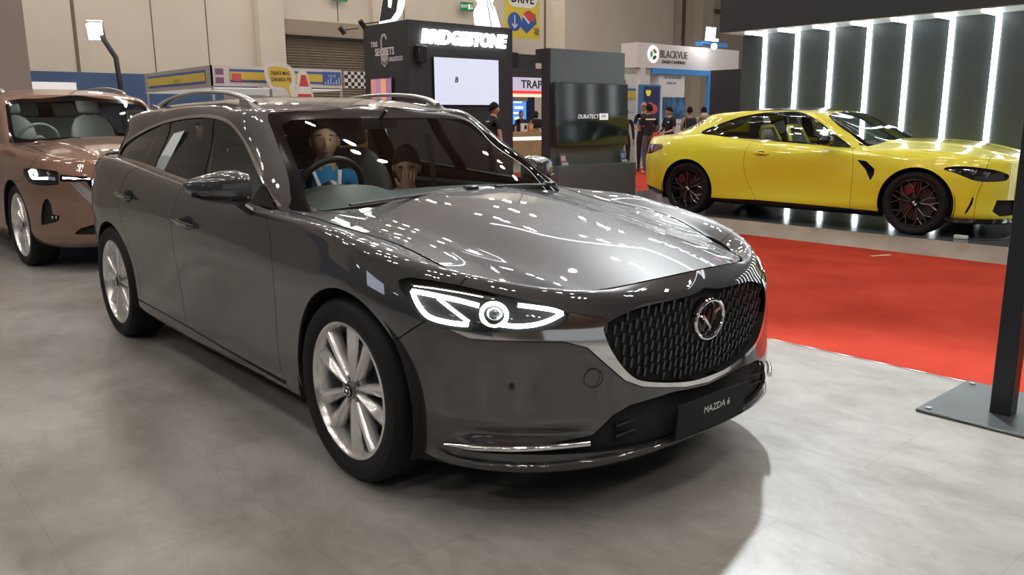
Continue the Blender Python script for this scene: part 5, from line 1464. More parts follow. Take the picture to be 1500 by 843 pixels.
def slab(name, lo, hi, m, parent=None, kind=None, bev=0.0):
    b = MB(); c = [(a + d) / 2 for a, d in zip(lo, hi)]; b.box(c, [d - a for a, d in zip(lo, hi)], bev, 2)
    o = b.build(name, m, parent)
    if kind: o['kind'] = kind
    return o

def build_hall():
    M_wall = wall_mat(); M_dark = mat('charcoal booth laminate', (.030, .034, .037), .45, noise=(3, .12)); M_led = None
    M_pier = mat('grey mauve plaster', (.25, .215, .19), .85, noise=(.6, .08))
    # floors
    b = MB(); b.box((-4.25, -7.0175, -.051), (23.5, 17.965, .098)); f = b.build('stage_floor', stone_floor_mat()); f['kind'] = 'structure'
    t = MB(); t.box((-4.25, 1.972, -.045), (23.5, .010, .092)); tr = t.build('trim_1', mat('polished metal edge', (.75, .75, .76), .15, 1.0)); tr['kind'] = 'structure'
    quad('floor', [(-60, -50, -.103), (40, -50, -.103), (40, 70, -.103), (-60, 70, -.103)], mat('grey hall floor', (.26, .25, .24), .5, noise=(.4, .15)), None, 'structure')
    cp = quad('carpet', [(-13.5, 1.978, -.1), (8, 1.978, -.1), (8, 15.6, -.1), (-13.5, 15.6, -.1)], carpet_mat()); tag(cp, 'red needle felt carpet laid between the pale stage and the platform', 'carpet')
    # back wall with piers, blue dado and a roller shutter
    w = MB(); w.add([(-26, -30, -.1), (-26, 11.9, -.1), (-26, 11.9, 13), (-26, -30, 13)], [[0, 1, 2, 3]], False); w.add([(-26, 15.4, -.1), (-26, 60, -.1), (-26, 60, 13), (-26, 15.4, 13)], [[0, 1, 2, 3]], False); w.add([(-26, 11.9, 4.35), (-26, 15.4, 4.35), (-26, 15.4, 13), (-26, 11.9, 13)], [[0, 1, 2, 3]], False)
    w.build('wall_back', M_wall)['kind'] = 'structure'
    for i, (y, z0, z1, wd, dp, mm) in enumerate(((4.92, -.1, 13, .10, .02, 'g'), (7.25, 2.8, 13, .035, .01, 'g'), (9.05, 2.8, 13, .035, .01, 'g'), (17.1, -.1, 13, .05, .01, 'g'), (14.1, 4.9, 13, .035, .01, 'g'), (24.9, -.1, 13, .12, .02, 'g'), (35.3, -.1, 13, .30, .02, 'g'), (33.5, -.1, 13, .05, .01, 'g'), (29.6, -.1, 13, .03, .01, 'g'))):
        slab('trim_%d' % (i + 2), (-26 + .0, y - wd / 2, z0), (-26 + dp, y + wd / 2, z1), mat('panel joint', (.17, .135, .10), .9), None, 'structure')
    slab('trim_20', (-26, 10.75, -.1), (-25.6, 11.7, 13), M_wall, None, 'structure'); slab('trim_21', (-26, 11.7, 4.35), (-25.85, 15.6, 4.85), mat('lintel beige', (.33, .265, .20), .85), None, 'structure'); slab('trim_22', (-26, 15.5, -.1), (-25.75, 16.3, 13), M_wall, None, 'structure')
    slab('trim_23', (-26, 25.4, -.1), (-25.2, 33.4, 13), M_wall, None, 'structure'); slab('trim_24', (-26, 36.2, -.1), (-25.4, 37.2, 13), M_wall, None, 'structure')
    slab('trim_25', (-26, 37.4, 7.0), (-25.8, 46, 7.2), mat('panel joint', (.17, .135, .10), .9), None, 'structure')
    s = MB()
    for i in range(46): 
        z = -.1 + i * .097; s.add([(-26.3, 11.85, z), (-26.24, 11.85, z + .05), (-26.3, 11.85, z + .097), (-26.3, 15.45, z), (-26.24, 15.45, z + .05), (-26.3, 15.45, z + .097)], [[0, 3, 4, 1], [1, 4, 5, 2]], False)
    s.build('door_1', mat('roller shutter slats', (.30, .25, .20), .6, .3))['kind'] = 'structure'
    slab('baseboard_back', (-26, -30, -.1), (-25.97, 10.7, 2.78), mat('navy blue dado paint', (.055, .10, .21), .7, noise=(.5, .1)), None, 'structure')
    slab('wall_left', (-14.3, -8, -.1), (-12.8, .86, 13), M_pier, None, 'structure')
    # hall beyond the camera, only met in reflections
    quad('wall_right', [(-60, -24, -.1), (40, -24, -.1), (40, -24, 13), (-60, -24, 13)], mat('hall wall beige', (.30, .26, .21), .85), None, 'structure')
    quad('ceiling', [(-60, -50, 12), (-60, 70, 12), (40, 70, 12), (40, -50, 12)], mat('warm brown hall ceiling', (.31, .205, .145), .9, noise=(.15, .15)), None, 'structure')
    # high-bay lamps in fours
    lamp_m = mat('high bay lamp light', (1, 1, 1), .5, emit=(1.0, .955, .89), es=LAMP)
    p0 = None
    for i in range(7):
        for j in range(7):
            x, y = -25 + i * 6.0, -13 + j * 6.0 + (i % 2) * 1.0
            if p0 is None:
                p0 = thing('ceiling_lamp', 'round warm high bay lamps hanging in a cluster of four from the hall ceiling', 'lamp', (x, y, 11), .5, 'high bay lamp clusters')
                for k, (dx, dy) in enumerate(((-.95, .0), (-.2, .28), (.25, -.28), (1.0, .0))):
                    d = MB(); d.cyl((dx, dy, 0), .14, .03, 20); d.build('lamp_disc', lamp_m, p0)
                    h = MB(); h.cyl((dx, dy, .12), .22, .18, 16, r2=.10); h.build('lamp_housing', M_black, p0)
            else:
                copy_tree(p0).location = (x, y, 11)

def led_booth():
    M_wallb = mat('dark slate wall', (.052, .064, .066), .42, noise=(1.5, .10)); M_fas = mat('black canopy fascia', (.020, .023, .028), .5)
    led = mat('cool white led tube', (1, 1, 1), .5, emit=(.90, .96, 1.0), es=LEDS)
    bt = thing('display_booth', 'dark slate display booth wall with a black canopy behind the yellow coupe', 'booth')
    slab('back_wall', (-5.12, 9.3, -.1), (7, 9.5, 2.62), M_wallb, bt)
    slab('canopy', (-5.12, 8.66, 2.56), (7, 9.5, 5.6), M_fas, bt)
    slab('canopy_soffit', (-5.10, 8.68, 2.545), (7, 9.3, 2.56), mat('pale soffit', (.45, .48, .48), .5), bt)
    p0 = None
    for k in range(16):
        x = -4.71 + .545 * k
        o = thing('led_light', 'bent white led tube running up the dark booth wall and along its canopy', 'light', (x, 9.28, .05), 0, 'led tubes on the display booth wall')
        if p0 is None:
            p0 = o; a = MB(); a.box((0, 0, 1.245), (.065, .035, 2.49), .012, 1); a.build('wall_tube', led, o); c = MB(); c.box((-.0, -.27, 2.475), (.065, .50, .035), .012, 1); c.build('canopy_tube', led, o)
        else:
            for ch in p0.children:
                q = ch.copy(); COL.objects.link(q); q.parent = o
    # lettering and edge light on the tall fascia
    wl = mat('white sign light', (1, 1, 1), .5, emit=(.9, .95, 1), es=5)
    sg = thing('illuminated_sign', 'white illuminated lettering on the black canopy fascia above the yellow coupe', 'sign', (-3.9, 8.645, 4.2))
    text_obj('lettering', 'DURATECT', .40, wl, sg, (-.25, 0, 0), (PI / 2, 0, 0), .01, bold=.004, sx=1.1); q = MB(); q.box((1.25, 0, 0), (.78, .01, .44)); q.build('badge', wl, sg); text_obj('badge_lettering', 'PPF', .34, M_fas, sg, (1.25, -.012, 0), (PI / 2, 0, 0), .004)
    s2 = thing('illuminated_sign', 'smaller sign with white lettering and a pink star low on the canopy fascia', 'sign', (-2.9, 8.645, 3.0))
    text_obj('lettering', 'VIKING', .30, wl, s2, (.2, 0, 0), (PI / 2, 0, 0), .01, shear=.2); st = MB(); st.prism([(.13 * (1 if i % 2 else .45) * math.sin(i * PI / 4), .13 * (1 if i % 2 else .45) * math.cos(i * PI / 4)) for i in range(8)], 0, .01); so = st.build('star', mat('pink sign light', (1, .1, .4), .5, emit=(1, .08, .35), es=3), s2); so.location = (-.75, 0, 0)
    el = MB(); el.box((.9, 8.64, 5.58), (12, .04, .05)); el.build('edge_light', mat('edge led light', (1, 1, 1), .5, emit=(.95, .97, 1), es=7), bt)
    e2 = MB(); e2.box((-5.1, 6.2, 5.58), (.05, 4.92, .05)); e2.build('edge_light', mat('edge led light', (1, 1, 1), .5, emit=(.95, .97, 1), es=7), bt)
    # low platform
    p = MB(); pr_ = [(6.30, -.1), (6.46, .035), (6.475, .042), (9.3, .042), (9.3, -.1)]
    p.prism([(a, z) for a, z in pr_], -6.65, 7, 'x'); 
    o = p.build('display_platform', mat('brown stone platform edge', (.27, .225, .185), .4, noise=(2.2, .3))); q = MB(); q.box((.175, 7.888, .0425), (13.65, 2.82, .003)); q.build('platform_top', mat('dark glossy platform floor', (.085, .095, .10), .16, noise=(1.2, .2)), o); tag(o, 'low grey stone platform carrying the yellow coupe beside the red carpet', 'platform')
    # dark neighbour panel
    tag(slab('partition', (-6.9, 11.0, -.1), (-4.5, 11.1, 2.15), M_fas), 'black partition panel standing behind the left end of the led wall', 'panel')
    cb = MB(); cb.cyl((.62, 6.78, .05), .13, .016, 24); tag(cb.build('floor_disc', M_black), 'black round floor disc lying under the nose of the yellow coupe', 'disc')
    pl = thing('power_block', 'small white power block on the platform in front of the yellow coupe', 'plug', (-.70, 6.72, .0445)); q = MB(); q.box((0, 0, .02), (.13, .05, .04), .006, 1); q.build('housing', mat('white plastic', (.7, .7, .68), .4), pl); r_ = MB(); r_.tube(smooth_poly([(.06, 0, .012), (.2, .05, .008), (.32, .2, .008), (.3, .5, .008)], 5, False), .006, 6); r_.build('cable', M_black, pl)
    sc = MB(); sc.add([(-1.24, 5.86, -.097), (-1.20, 5.84, -.097), (-1.10, 6.06, -.097), (-1.14, 6.08, -.097)], [[0, 1, 2, 3]], False); tag(sc.build('paper_strip', mat('cream paper', (.62, .52, .36), .8)), 'cream strip of tape lying on the red carpet', 'tape')

def kiosk():
    X = -4.7
    k = thing('display_kiosk', 'charcoal kiosk tower with a wall screen between the tyre booth and the yellow coupe', 'kiosk', (X, 0, 0))
    M = mat('blue grey laminate', (.085, .105, .115), .38, noise=(2, .10)); Md = mat('dark slate edge', (.022, .026, .029), .5)
    slab('tower', (-.14, 4.68, -.1), (0, 6.01, 2.11), M, k); slab('tower_side', (-.145, 4.665, -.1), (-.001, 4.68, 2.11), Md, k); slab('overhang', (-.25, 4.665, 1.95), (-.14, 6.01, 2.11), Md, k); slab('plinth', (0, 4.68, -.1), (.15, 6.10, .72), M, k)
    tv = thing('television', 'large dark television on the charcoal kiosk tower', 'television', (X + .056, 5.342, 1.334)); tv.rotation_euler = (0, -.025, 0)
    s = MB(); s.box((-.002, 0, 0), (.05, 1.325, .77), .006, 1); s.build('casing', M_black, tv)
    scn = mat('dark satin screen', (.006, .009, .011), .10, 0, 0, spec=.5); q = MB(); q.box((.0245, 0, 0), (.003, 1.305, .745)); q.build('screen', scn, tv)
    wl = mat('screen lettering', (.6, .6, .6), .5, emit=(.8, .85, .9), es=.55)
    text_obj('screen_lettering', 'DURATECT', .072, wl, tv, (.027, -.09, -.024), (PI / 2, 0, PI / 2), .0006, shear=.15); q = MB(); q.box((.0265, .193, -.024), (.002, .16, .08)); q.build('screen_badge', wl, tv); text_obj('badge_lettering', 'PPF', .06, scn, tv, (.029, .193, -.026), (PI / 2, 0, PI / 2), .0006)
    wb = MB(); wb.box((-.036, 0, 0), (.024, .4, .3)); wb.build('wall_bracket', M_black, tv)
    def card(name, y, col, label, lean=.25):
        c = thing('brochure_stand', label, 'brochure stand', (X + .09, y, .72), 0); a = MB(); a.at((0, 0, .002), (0, -lean, 0)); a.box((0, 0, .075), (.006, .105, .15)); a.build('brochure', mat(name, col, .4), c)
        h = MB(); h.box((-.01, 0, .003), (.07, .11, .006)); h.at((0, 0, .004), (0, -lean, 0)); h.box((.012, 0, .02), (.012, .11, .03)); h.build('holder', mat('clear acrylic', (.35, .38, .40), .1), c)
        p = MB(); p.at((.0045, 0, 0), (0, -lean, 0)); p.box((.0, 0, .095), (.002, .07, .06)); p.build('printed_panel', mat(name + ' print', tuple(min(1, v * 2.5 + .1) for v in col), .5), c)
    card('red grey brochure', 4.83, (.16, .10, .10), 'grey and red brochure stand at the left end of the kiosk plinth'); card('blue brochure', 5.93, (.03, .06, .16), 'dark blue brochure stand at the right end of the kiosk plinth')

def tyre_booth():
    M = mat('matt black booth wall', (.020, .022, .026), .55, noise=(2, .12)); W = mat('white backlit lettering', (1, 1, 1), .5, emit=(.92, .98, 1), es=7); wp = mat('white vinyl print', (.60, .60, .60), .6)
    x, y0, y1, xl, zt = -10.5, 6.63, 9.2, -12.05, 3.09
    b = thing('exhibition_booth', 'tall matt black tyre booth with glowing white lettering behind the estate car roof', 'booth', (x, y0, -.1)); B = lambda lo, hi: (tuple(a - c for a, c in zip(lo, (x, y0, -.1))), tuple(a - c for a, c in zip(hi, (x, y0, -.1))))
    lo, hi = B((xl, y0, -.1), (x, y1, zt)); slab('booth_wall', lo, hi, M, b)
    s = thing('illuminated_sign', 'glowing white lettering across the front of the black tyre booth', 'sign', (x + .03, 7.94, 2.80))
    text_obj('lettering', 'BRIDGESTONE', .335, W, s, (0, 0, 0), (PI / 2, 0, PI / 2), .02, shear=.18, bold=.016, sx=.94)
    t = thing('display_screen', 'pale blue white screen on the front of the black tyre booth', 'screen', (x + .026, 7.97, 2.0)); q = MB(); q.box((0, 0, 0), (.05, 1.62, .90), .008, 1); q.build('casing', M_black, t); q = MB(); q.box((.027, 0, 0), (.004, 1.60, .88)); q.build('screen', mat('white screen light', (.4, .43, .5), .25, emit=(.66, .72, .92), es=.72), t); text_obj('screen_mark', 'B', .14, mat('screen dark mark', (.05, .05, .06), .5), t, (.031, -.28, .03), (PI / 2, 0, PI / 2), .001, shear=.2, bold=.006)
    for yy, lb in ((6.85, 'black box loudspeaker left of the white screen on the tyre booth'), (9.30, 'black box loudspeaker on the right edge of the tyre booth')):
        p = thing('loudspeaker', lb, 'loudspeaker', (x + .081 if yy < 8 else x - .1, yy if yy < 8 else 9.296, 2.47)); q = MB(); q.box((0, 0, 0), (.16, .19, .31), .012, 1); q.build('cabinet', M_black, p); q = MB(); q.box((.083, 0, 0), (.006, .16, .27)); q.build('speaker_grille', mat('speaker cloth', (.012, .012, .013), .9), p); q = MB(); q.box((-.06 if yy < 8 else .0, 0, .165), (.04, .12, .02)); q.build('bracket', M_alu, p)
    # side sign: padlock and words, printed on the left face
    sg = thing('wall_sign', 'white padlock graphic with words on the side of the black tyre booth', 'sign', (-11.3, y0 - .006, 2.58)); R = (PI / 2, 0, 0)
    text_obj('lettering', 'TIRE', .13, wp, sg, (-.36, 0, .135), R, .001, bold=.004); text_obj('lettering', 'SECRETS', .19, wp, sg, (0.0, -.002, -.02), R, .001, bold=.005, sx=.92); text_obj('lettering', 'UNLOCKED', .115, wp, sg, (.37, 0, -.17), R, .001, bold=.002, sx=.8)
    l = MB(); l.tube([(-.10, 0, .05), (-.11, 0, .20), (-.06, 0, .29), (.03, 0, .29), (.08, 0, .21)], (.028, .004), 6, flat=(0, 1, 0)); l.prism([(-.13, .06), (.09, .06), (.12, 0), (.09, -.22), (-.02, -.31), (-.13, -.22), (-.16, 0)], .002, .003); l.build('padlock', mat('pale grey print', (.42, .42, .43), .6), sg)
    h = MB(); h.prism([(-.11, -.17), (-.02, -.235), (.07, -.17), (.07, -.20), (-.02, -.265), (-.11, -.20)], -.001, .001); h.build('chevron', M, sg)
    tv = thing('display_screen', 'small orange and violet screen on the side of the black tyre booth', 'screen', (-11.4, y0 - .026, 1.86)); q = MB(); q.box((0, 0, 0), (.76, .05, .44), .006, 1); q.build('casing', M_black, tv)
    for i, c in enumerate(((.55, .25, .20), (.35, .20, .38), (.75, .35, .18), (.30, .16, .30))):
        q = MB(); q.box((-.27 + .18 * i, -.027, 0), (.18, .004, .40)); q.build('screen_image', mat('screen image %d' % i, c, .3, emit=c, es=.5), tv)
    # letter B mark standing on the roof: black wedge with a white edge and a red corner
    bm_ = thing('roof_sign', 'big slanted white and black letter standing on the left of the tyre booth roof', 'sign', (-11.15, y0 + .05, 3.09)); 
    out = smooth_poly([(-.40, 0), (.05, .02), (.30, .16), (.40, .40), (.34, .70), (.30, .85), (.36, 1.1)], 4, False); 
    q = MB(); q.prism([(-.40, 0)] + out[1:] + [(.0, 1.1)], 0, .08); q.build('white_edge', W2(), bm_)
    inn = [(-.36, .05), (.03, .06), (.22, .18), (.30, .40), (.25, .62), (.20, .85), (.24, 1.1), (.03, 1.1)]; q = MB(); q.prism(inn, -.012, .0); q.build('black_face', M, bm_)
    q = MB(); q.prism([(-.02, .28), (.06, .26), (.10, .36), (.14, 1.1), (.02, 1.1)], -.02, -.012); q.build('white_stroke', W2(), bm_); q = MB(); q.prism([(-.22, .62), (-.10, .8), (.02, 1.1), (-.14, 1.1)], -.02, -.01); q.build('red_corner', mat('red sign face', (.35, .02, .03), .5), bm_)
    r2 = thing('roof_sign', 'glowing white rounded letter standing on the right of the tyre booth roof', 'sign', (x + .02, 8.45, 3.09)); 
    P = smooth_poly([(-.22, 0), (-.24, .25), (-.14, .42), (-.28, .55), (-.30, .8), (-.16, 1.1)], 4, False); q = MB(); q.prism([(a, z) for a, z in P] + [(.22, 1.1), (.24, .6), (.30, .34), (.44, .0), (.10, 0), (-.03, .80), (-.02, .82), (.16, 0.0)], -.06, .02, 'x') if False else None
    q = MB(); q.prism(list(P) + [(.24, 1.1), (.25, .55), (.19, .42), (.26, .36), (.40, 0)], -.04, .02, 'x'); q.build('white_face', W2(), r2); q = MB(); q.prism([(.14, 0), (-.03, .78), (.21, .33), (.20, .30), (.02, .64), (.17, 0)], .021, .025, 'x'); q.build('grey_stroke', mat('grey sign stroke', (.35, .34, .33), .5), r2)
    for i, (xx, yy, zz) in enumerate(((-12.3, 6.3, 3.02), (-11.45, 6.25, 3.06))):
        sp = thing('spotlight', ('black spotlight on the far left corner of the tyre booth roof', 'black spotlight over the padlock sign on the tyre booth')[i], 'spotlight', (xx, yy, zz)); q = MB(); q.at((0, 0, 0), (.7, 0, 0)); q.cyl((0, 0, 0), .05, .16, 14); q.build('lamp_head', M_black, sp); q = MB(); q.tube([(0, 0, 0), (.02, .36, .06)], .012, 8); q.build('arm', M_black, sp)
    for xx in (-11.55, -10.95):
        add_spot((xx, y0 - .32, 3.05), (xx, y0, 2.1), 14, .45, (.9, .95, 1))

def W2(): return mat('white sign acrylic', (1, 1, 1), .5, emit=(.95, .98, 1), es=1.6)

def add_spot(loc, tgt, energy, size=.8, col=(1, 1, 1), blend=.6, rad=.05):
    l = bpy.data.lights.new('spot', 'SPOT'); l.energy = energy; l.spot_size = size; l.spot_blend = blend; l.color = col; l.shadow_soft_size = rad
    o = bpy.data.objects.new('spot', l); COL.objects.link(o); o.location = loc; o.rotation_euler = (Vector(tgt) - Vector(loc)).to_track_quat('-Z', 'Y').to_euler(); return o

def event_booths():
    Wm = mat('white shell panel', (.60, .58, .56), .5); Y = mat('yellow fascia print', (.62, .46, .07), .5); Bl = mat('blue fascia print', (.05, .11, .33), .5); G = mat('aluminium post', (.50, .49, .48), .4, .5)
    x, y = -17, 5.48
    b = thing('market_booth', 'white shell scheme booth with a blue and yellow fascia under the beige wall', 'booth', (x, y, -.1)); s = lambda n, lo, hi, m: slab(n, lo, hi, m, b)
    zt, zb = 2.66, 2.19
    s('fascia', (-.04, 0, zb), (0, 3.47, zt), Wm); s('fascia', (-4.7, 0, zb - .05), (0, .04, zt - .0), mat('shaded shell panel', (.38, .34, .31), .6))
    for z0, z1, m, d in ((zb + .10, zt - .07, Bl, .012), (zb + .15, zt - .13, Y, .02)):
        s('fascia_print', (0, .45, z0), (d, 2.90, z1), m); s('fascia_print', (-4.4, -d, z0 - .03), (-.35, 0, z1 - .02), m)
    s('fascia_print', (0, 2.90, zb + .08), (.012, 3.44, zt - .06), Bl); text_obj('booth_number', '110 B', .10, Wm, b, (.02, 3.17, zt - .17), (PI / 2, 0, PI / 2), .001); text_obj('fascia_lettering', 'BOOTH', .13, mat('faded brown print', (.30, .22, .06), .6), b, (-2.2, -.024, zb + .18), (PI / 2, 0, 0), .001)
    for i, (dx, dy, sx) in enumerate(((0.004, .14, 1), (.004, .20, 1))):
        s('fascia_print', (0, .10, zb + .06 + .2 * i), (.008, .30, zb + .20 + .2 * i), mat('violet print', (.22, .10, .20), .6))
    s('fascia_print', (0, .50, zb + .12), (.03, .72, zb + .30), mat('pink print', (.62, .10, .12), .6))
    for i in range(6): s('fascia_print', (.0125, 2.96 + .08 * i, zb + .09), (.016, 3.0 + .08 * i, zb + .16 + .05 * (i % 3)), mat('skyline print', (.45, .20, .35) if i % 2 else (.35, .45, .55), .6))
    s('ceiling_panel', (-4.7, 0, zb - .06), (0, 3.47, zb - .03), mat('glowing canopy underside', (.72, .70, .68), .6, emit=(.9, .88, .85), es=.25))  # brightness of the underside is put in as a faint glow
    for px, py in ((-.04, 0), (-4.66, 0), (-.04, 3.42), (-.04, 1.45)): s('post', (px, py, 0), (px + .05, py + .05, zb), G)
    s('rear_panel', (-4.7, 2.2, 0), (-4.6, 3.47, zb), Wm)
    # goods on a rail inside the booth
    r = thing('clothes_rail', 'metal rail with dark bags hung inside the white booth', 'rail', (-17.6, 7.7, -.1)); q = MB(); q.tube([(0, -.75, 1.95), (0, 1.0, 1.95)], .03, 8); q.tube([(0, -.75, 0), (0, -.75, 1.95)], .02, 8); q.tube([(0, 1.0, 0), (0, 1.0, 1.95)], .02, 8); q.build('rail', G, r)
    for i, c in enumerate(((.20, .06, .05), (.02, .02, .025), (.03, .03, .03), (.14, .26, .22), (.22, .10, .07))):
        h = thing('hanging_bag', ('dark red', 'black', 'charcoal', 'sage green', 'rust brown')[i] + ' bag hanging on the rail inside the white booth', 'bag', (-17.6, 7.15 + .33 * i, 1.385)); q = MB(); q.sphere((0, 0, .15), (.07, .11 + .05 * (i == 1), .17), 12, 8); q.build('bag_body', mat('bag %d' % i, c, .8), h); q = MB(); q.tube([(0, -.05, .28), (0, -.03, .43), (0, .03, .43), (0, .05, .28)], .010, 6); q.build('handle', M_black, h)
    # chequered panel
    c = thing('chequered_panel', 'black and white chequered panel at the right end of the white booth', 'panel', (x + .02, 9.0, 2.06)); cm = bpy.data.materials.new('black and white checks'); cm.use_nodes = True; nt = cm.node_tree; bs = nt.nodes['Principled BSDF']; ck = nt.nodes.new('ShaderNodeTexChecker'); tc = nt.nodes.new('ShaderNodeTexCoord'); ck.inputs['Scale'].default_value = 10.5; ck.inputs['Color1'].default_value = (.012, .012, .012, 1); ck.inputs['Color2'].default_value = (.68, .66, .63, 1); nt.links.new(tc.outputs['Object'], ck.inputs['Vector']); nt.links.new(ck.outputs['Color'], bs.inputs['Base Color']); bs.inputs['Roughness'].default_value = .6
    q = MB(); q.box((.047, .47, .25), (.012, .94, .42)); q.build('chequered_board', cm, c); q = MB(); q.box((.02, .47, .25), (.03, .96, .44)); q.build('board_frame', Wm, c)
    k = thing('counter_board', 'amber sign board with black hazard stripes below the chequered panel', 'sign', (x + .05, 8.98, 1.2)); q = MB(); q.box((0, .48, -.345), (.03, .96, 1.91)); q.build('board', mat('amber board', (.62, .34, .05), .5), k)
    q = MB()
    for i in range(12): q.add([(.017, .02 + .08 * i, .50), (.017, .06 + .08 * i, .50), (.017, .09 + .08 * i, .60), (.017, .05 + .08 * i, .60)], [[0, 1, 2, 3]], False)
    q.build('hazard_stripes', M_black, k); text_obj('board_lettering', 'KOPI KING', .16, M_black, k, (.018, .52, .36), (PI / 2, 0, PI / 2), .001)
    # cut-out board: bubble and traffic cone
    d = thing('cutout_board', 'white edged cut-out board of a yellow speech bubble and a red traffic cone', 'sign', (-16.6, 6.68, 1.4)); wp = mat('white board', (.66, .63, .60), .6); bk = mat('black print', (.015, .013, .012), .6)
    sp_ = smooth_poly([(-.02, 1.24), (.30, 1.26), (.55, 1.22), (.70, 1.08), (.74, .90), (.72, .66), (.62, .56), (.40, .60), (.10, .62), (-.02, .80), (-.06, 1.0)], 4); q = MB(); q.prism(sp_, 0, .02, 'x'); q.prism(smooth_poly([(.72, .62), (.80, .95), (.86, 1.10), (1.0, 1.10), (1.08, .95), (1.20, .50), (1.28, .10), (1.28, -.2), (.2, -.2), (.22, .2), (.38, .50), (.55, .58)], 3), 0, .018, 'x'); q.box((-.01, .75, -.86), (.03, .9, 1.28)); q.build('board', wp, d)
    q = MB(); q.prism(smooth_poly([(.06, 1.14), (.30, 1.16), (.52, 1.12), (.62, 1.0), (.63, .80), (.56, .70), (.60, .40), (.44, .66), (.16, .70), (.07, .84), (.03, 1.0)], 4), .02, .026, 'x'); q.build('speech_bubble', Y, d)
    text_obj('bubble_lettering', 'DIJAKE MAG', .125, bk, d, (.028, .34, 1.00), (PI / 2, 0, PI / 2), .001, sx=.72, bold=.003); text_obj('bubble_lettering', 'DAHAKA YE!', .125, bk, d, (.028, .36, .85), (PI / 2, 0, PI / 2), .001, sx=.72, bold=.003)
    rd = mat('red cone print', (.58, .06, .035), .6); q = MB(); q.prism([(.90, .98), (1.02, .98), (1.05, .84), (.865, .84)], .02, .026, 'x'); q.prism([(.79, .52), (.735, .26), (1.20, .26), (1.135, .52)], .02, .026, 'x'); q.prism([(.865, .84), (1.05, .84), (1.085, .70), (.83, .70)], .02, .026, 'x'); q.prism([(.66, .20), (1.26, .20), (1.26, -.1), (.62, -.1)], .02, .026, 'x'); q.build('cone_stripes', rd, d)
    q = MB(); q.prism([(.92, 1.05), (1.0, 1.05), (1.02, .98), (.90, .98)], .02, .026, 'x'); q.prism([(.83, .70), (1.085, .70), (1.135, .52), (.79, .52)], .02, .0255, 'x'); q.build('cone_white_band', mat('white print', (.74, .72, .70), .6), d)
    q = MB(); q.prism(smooth_poly([(.30, .10), (.34, .42), (.48, .48), (.60, .38), (.62, .1)], 3), .02, .024, 'x'); q.build('sketch_print', mat('grey sketch', (.45, .43, .42), .6), d); q = MB(); q.prism([(.24, 0), (.30, .22), (.40, .12), (.52, .20), (.56, -.1), (.24, -.1)], .024, .027, 'x'); q.build('violet_print', mat('violet sketch', (.22, .10, .28), .6), d); q = MB(); q.prism([(.36, -.1), (.40, .06), (.54, .05), (.58, -.1)], .027, .03, 'x'); q.build('blue_print', mat('sky print', (.25, .45, .62), .6), d)
    # white notice and framed posters along the dado
    for (y0, y1, z0, z1, lb) in ((3.45, 4.78, 1.9, 2.46, 'white notice board on the blue dado above the bronze car'),):
        n = thing('notice_board', lb, 'sign', (-25.949, y0, z0)); q = MB(); q.box((0, (y1 - y0) / 2, (z1 - z0) / 2), (.04, y1 - y0, z1 - z0), .01, 1); q.build('board', mat('glowing white board', (.75, .74, .73), .5, emit=(1, 1, 1), es=.3), n); q = MB(); q.box((.022, .85, .18), (.004, .7, .03)); q.build('blue_line', Bl, n); text_obj('board_lettering', 'CHERY', .10, bk, n, (.024, .25, .20), (PI / 2, 0, PI / 2), .001) if False else None  # board is no lamp; its brightness is partly an added glow
        q = MB(); q.box((.022, .25, .20), (.004, .38, .05)); q.box((.022, .22, .10), (.004, .26, .04)); q.build('grey_print', mat('grey print', (.35, .35, .36), .6), n)
    for i, yy in enumerate((6.2, 7.9)):
        p = thing('framed_poster', ('framed poster leaning on the blue dado by the booth corner post', 'framed poster on the blue dado inside the white booth')[i], 'poster', (-25.949, yy, .9)); q = MB(); q.box((0, .35, .35), (.04, .75, .75), .01, 1); q.build('frame', Wm, p); q = MB(); q.box((.022, .35, .35), (.004, .64, .64)); q.build('print', mat('poster print', (.30, .24, .18), .6, noise=(6, .6)), p)

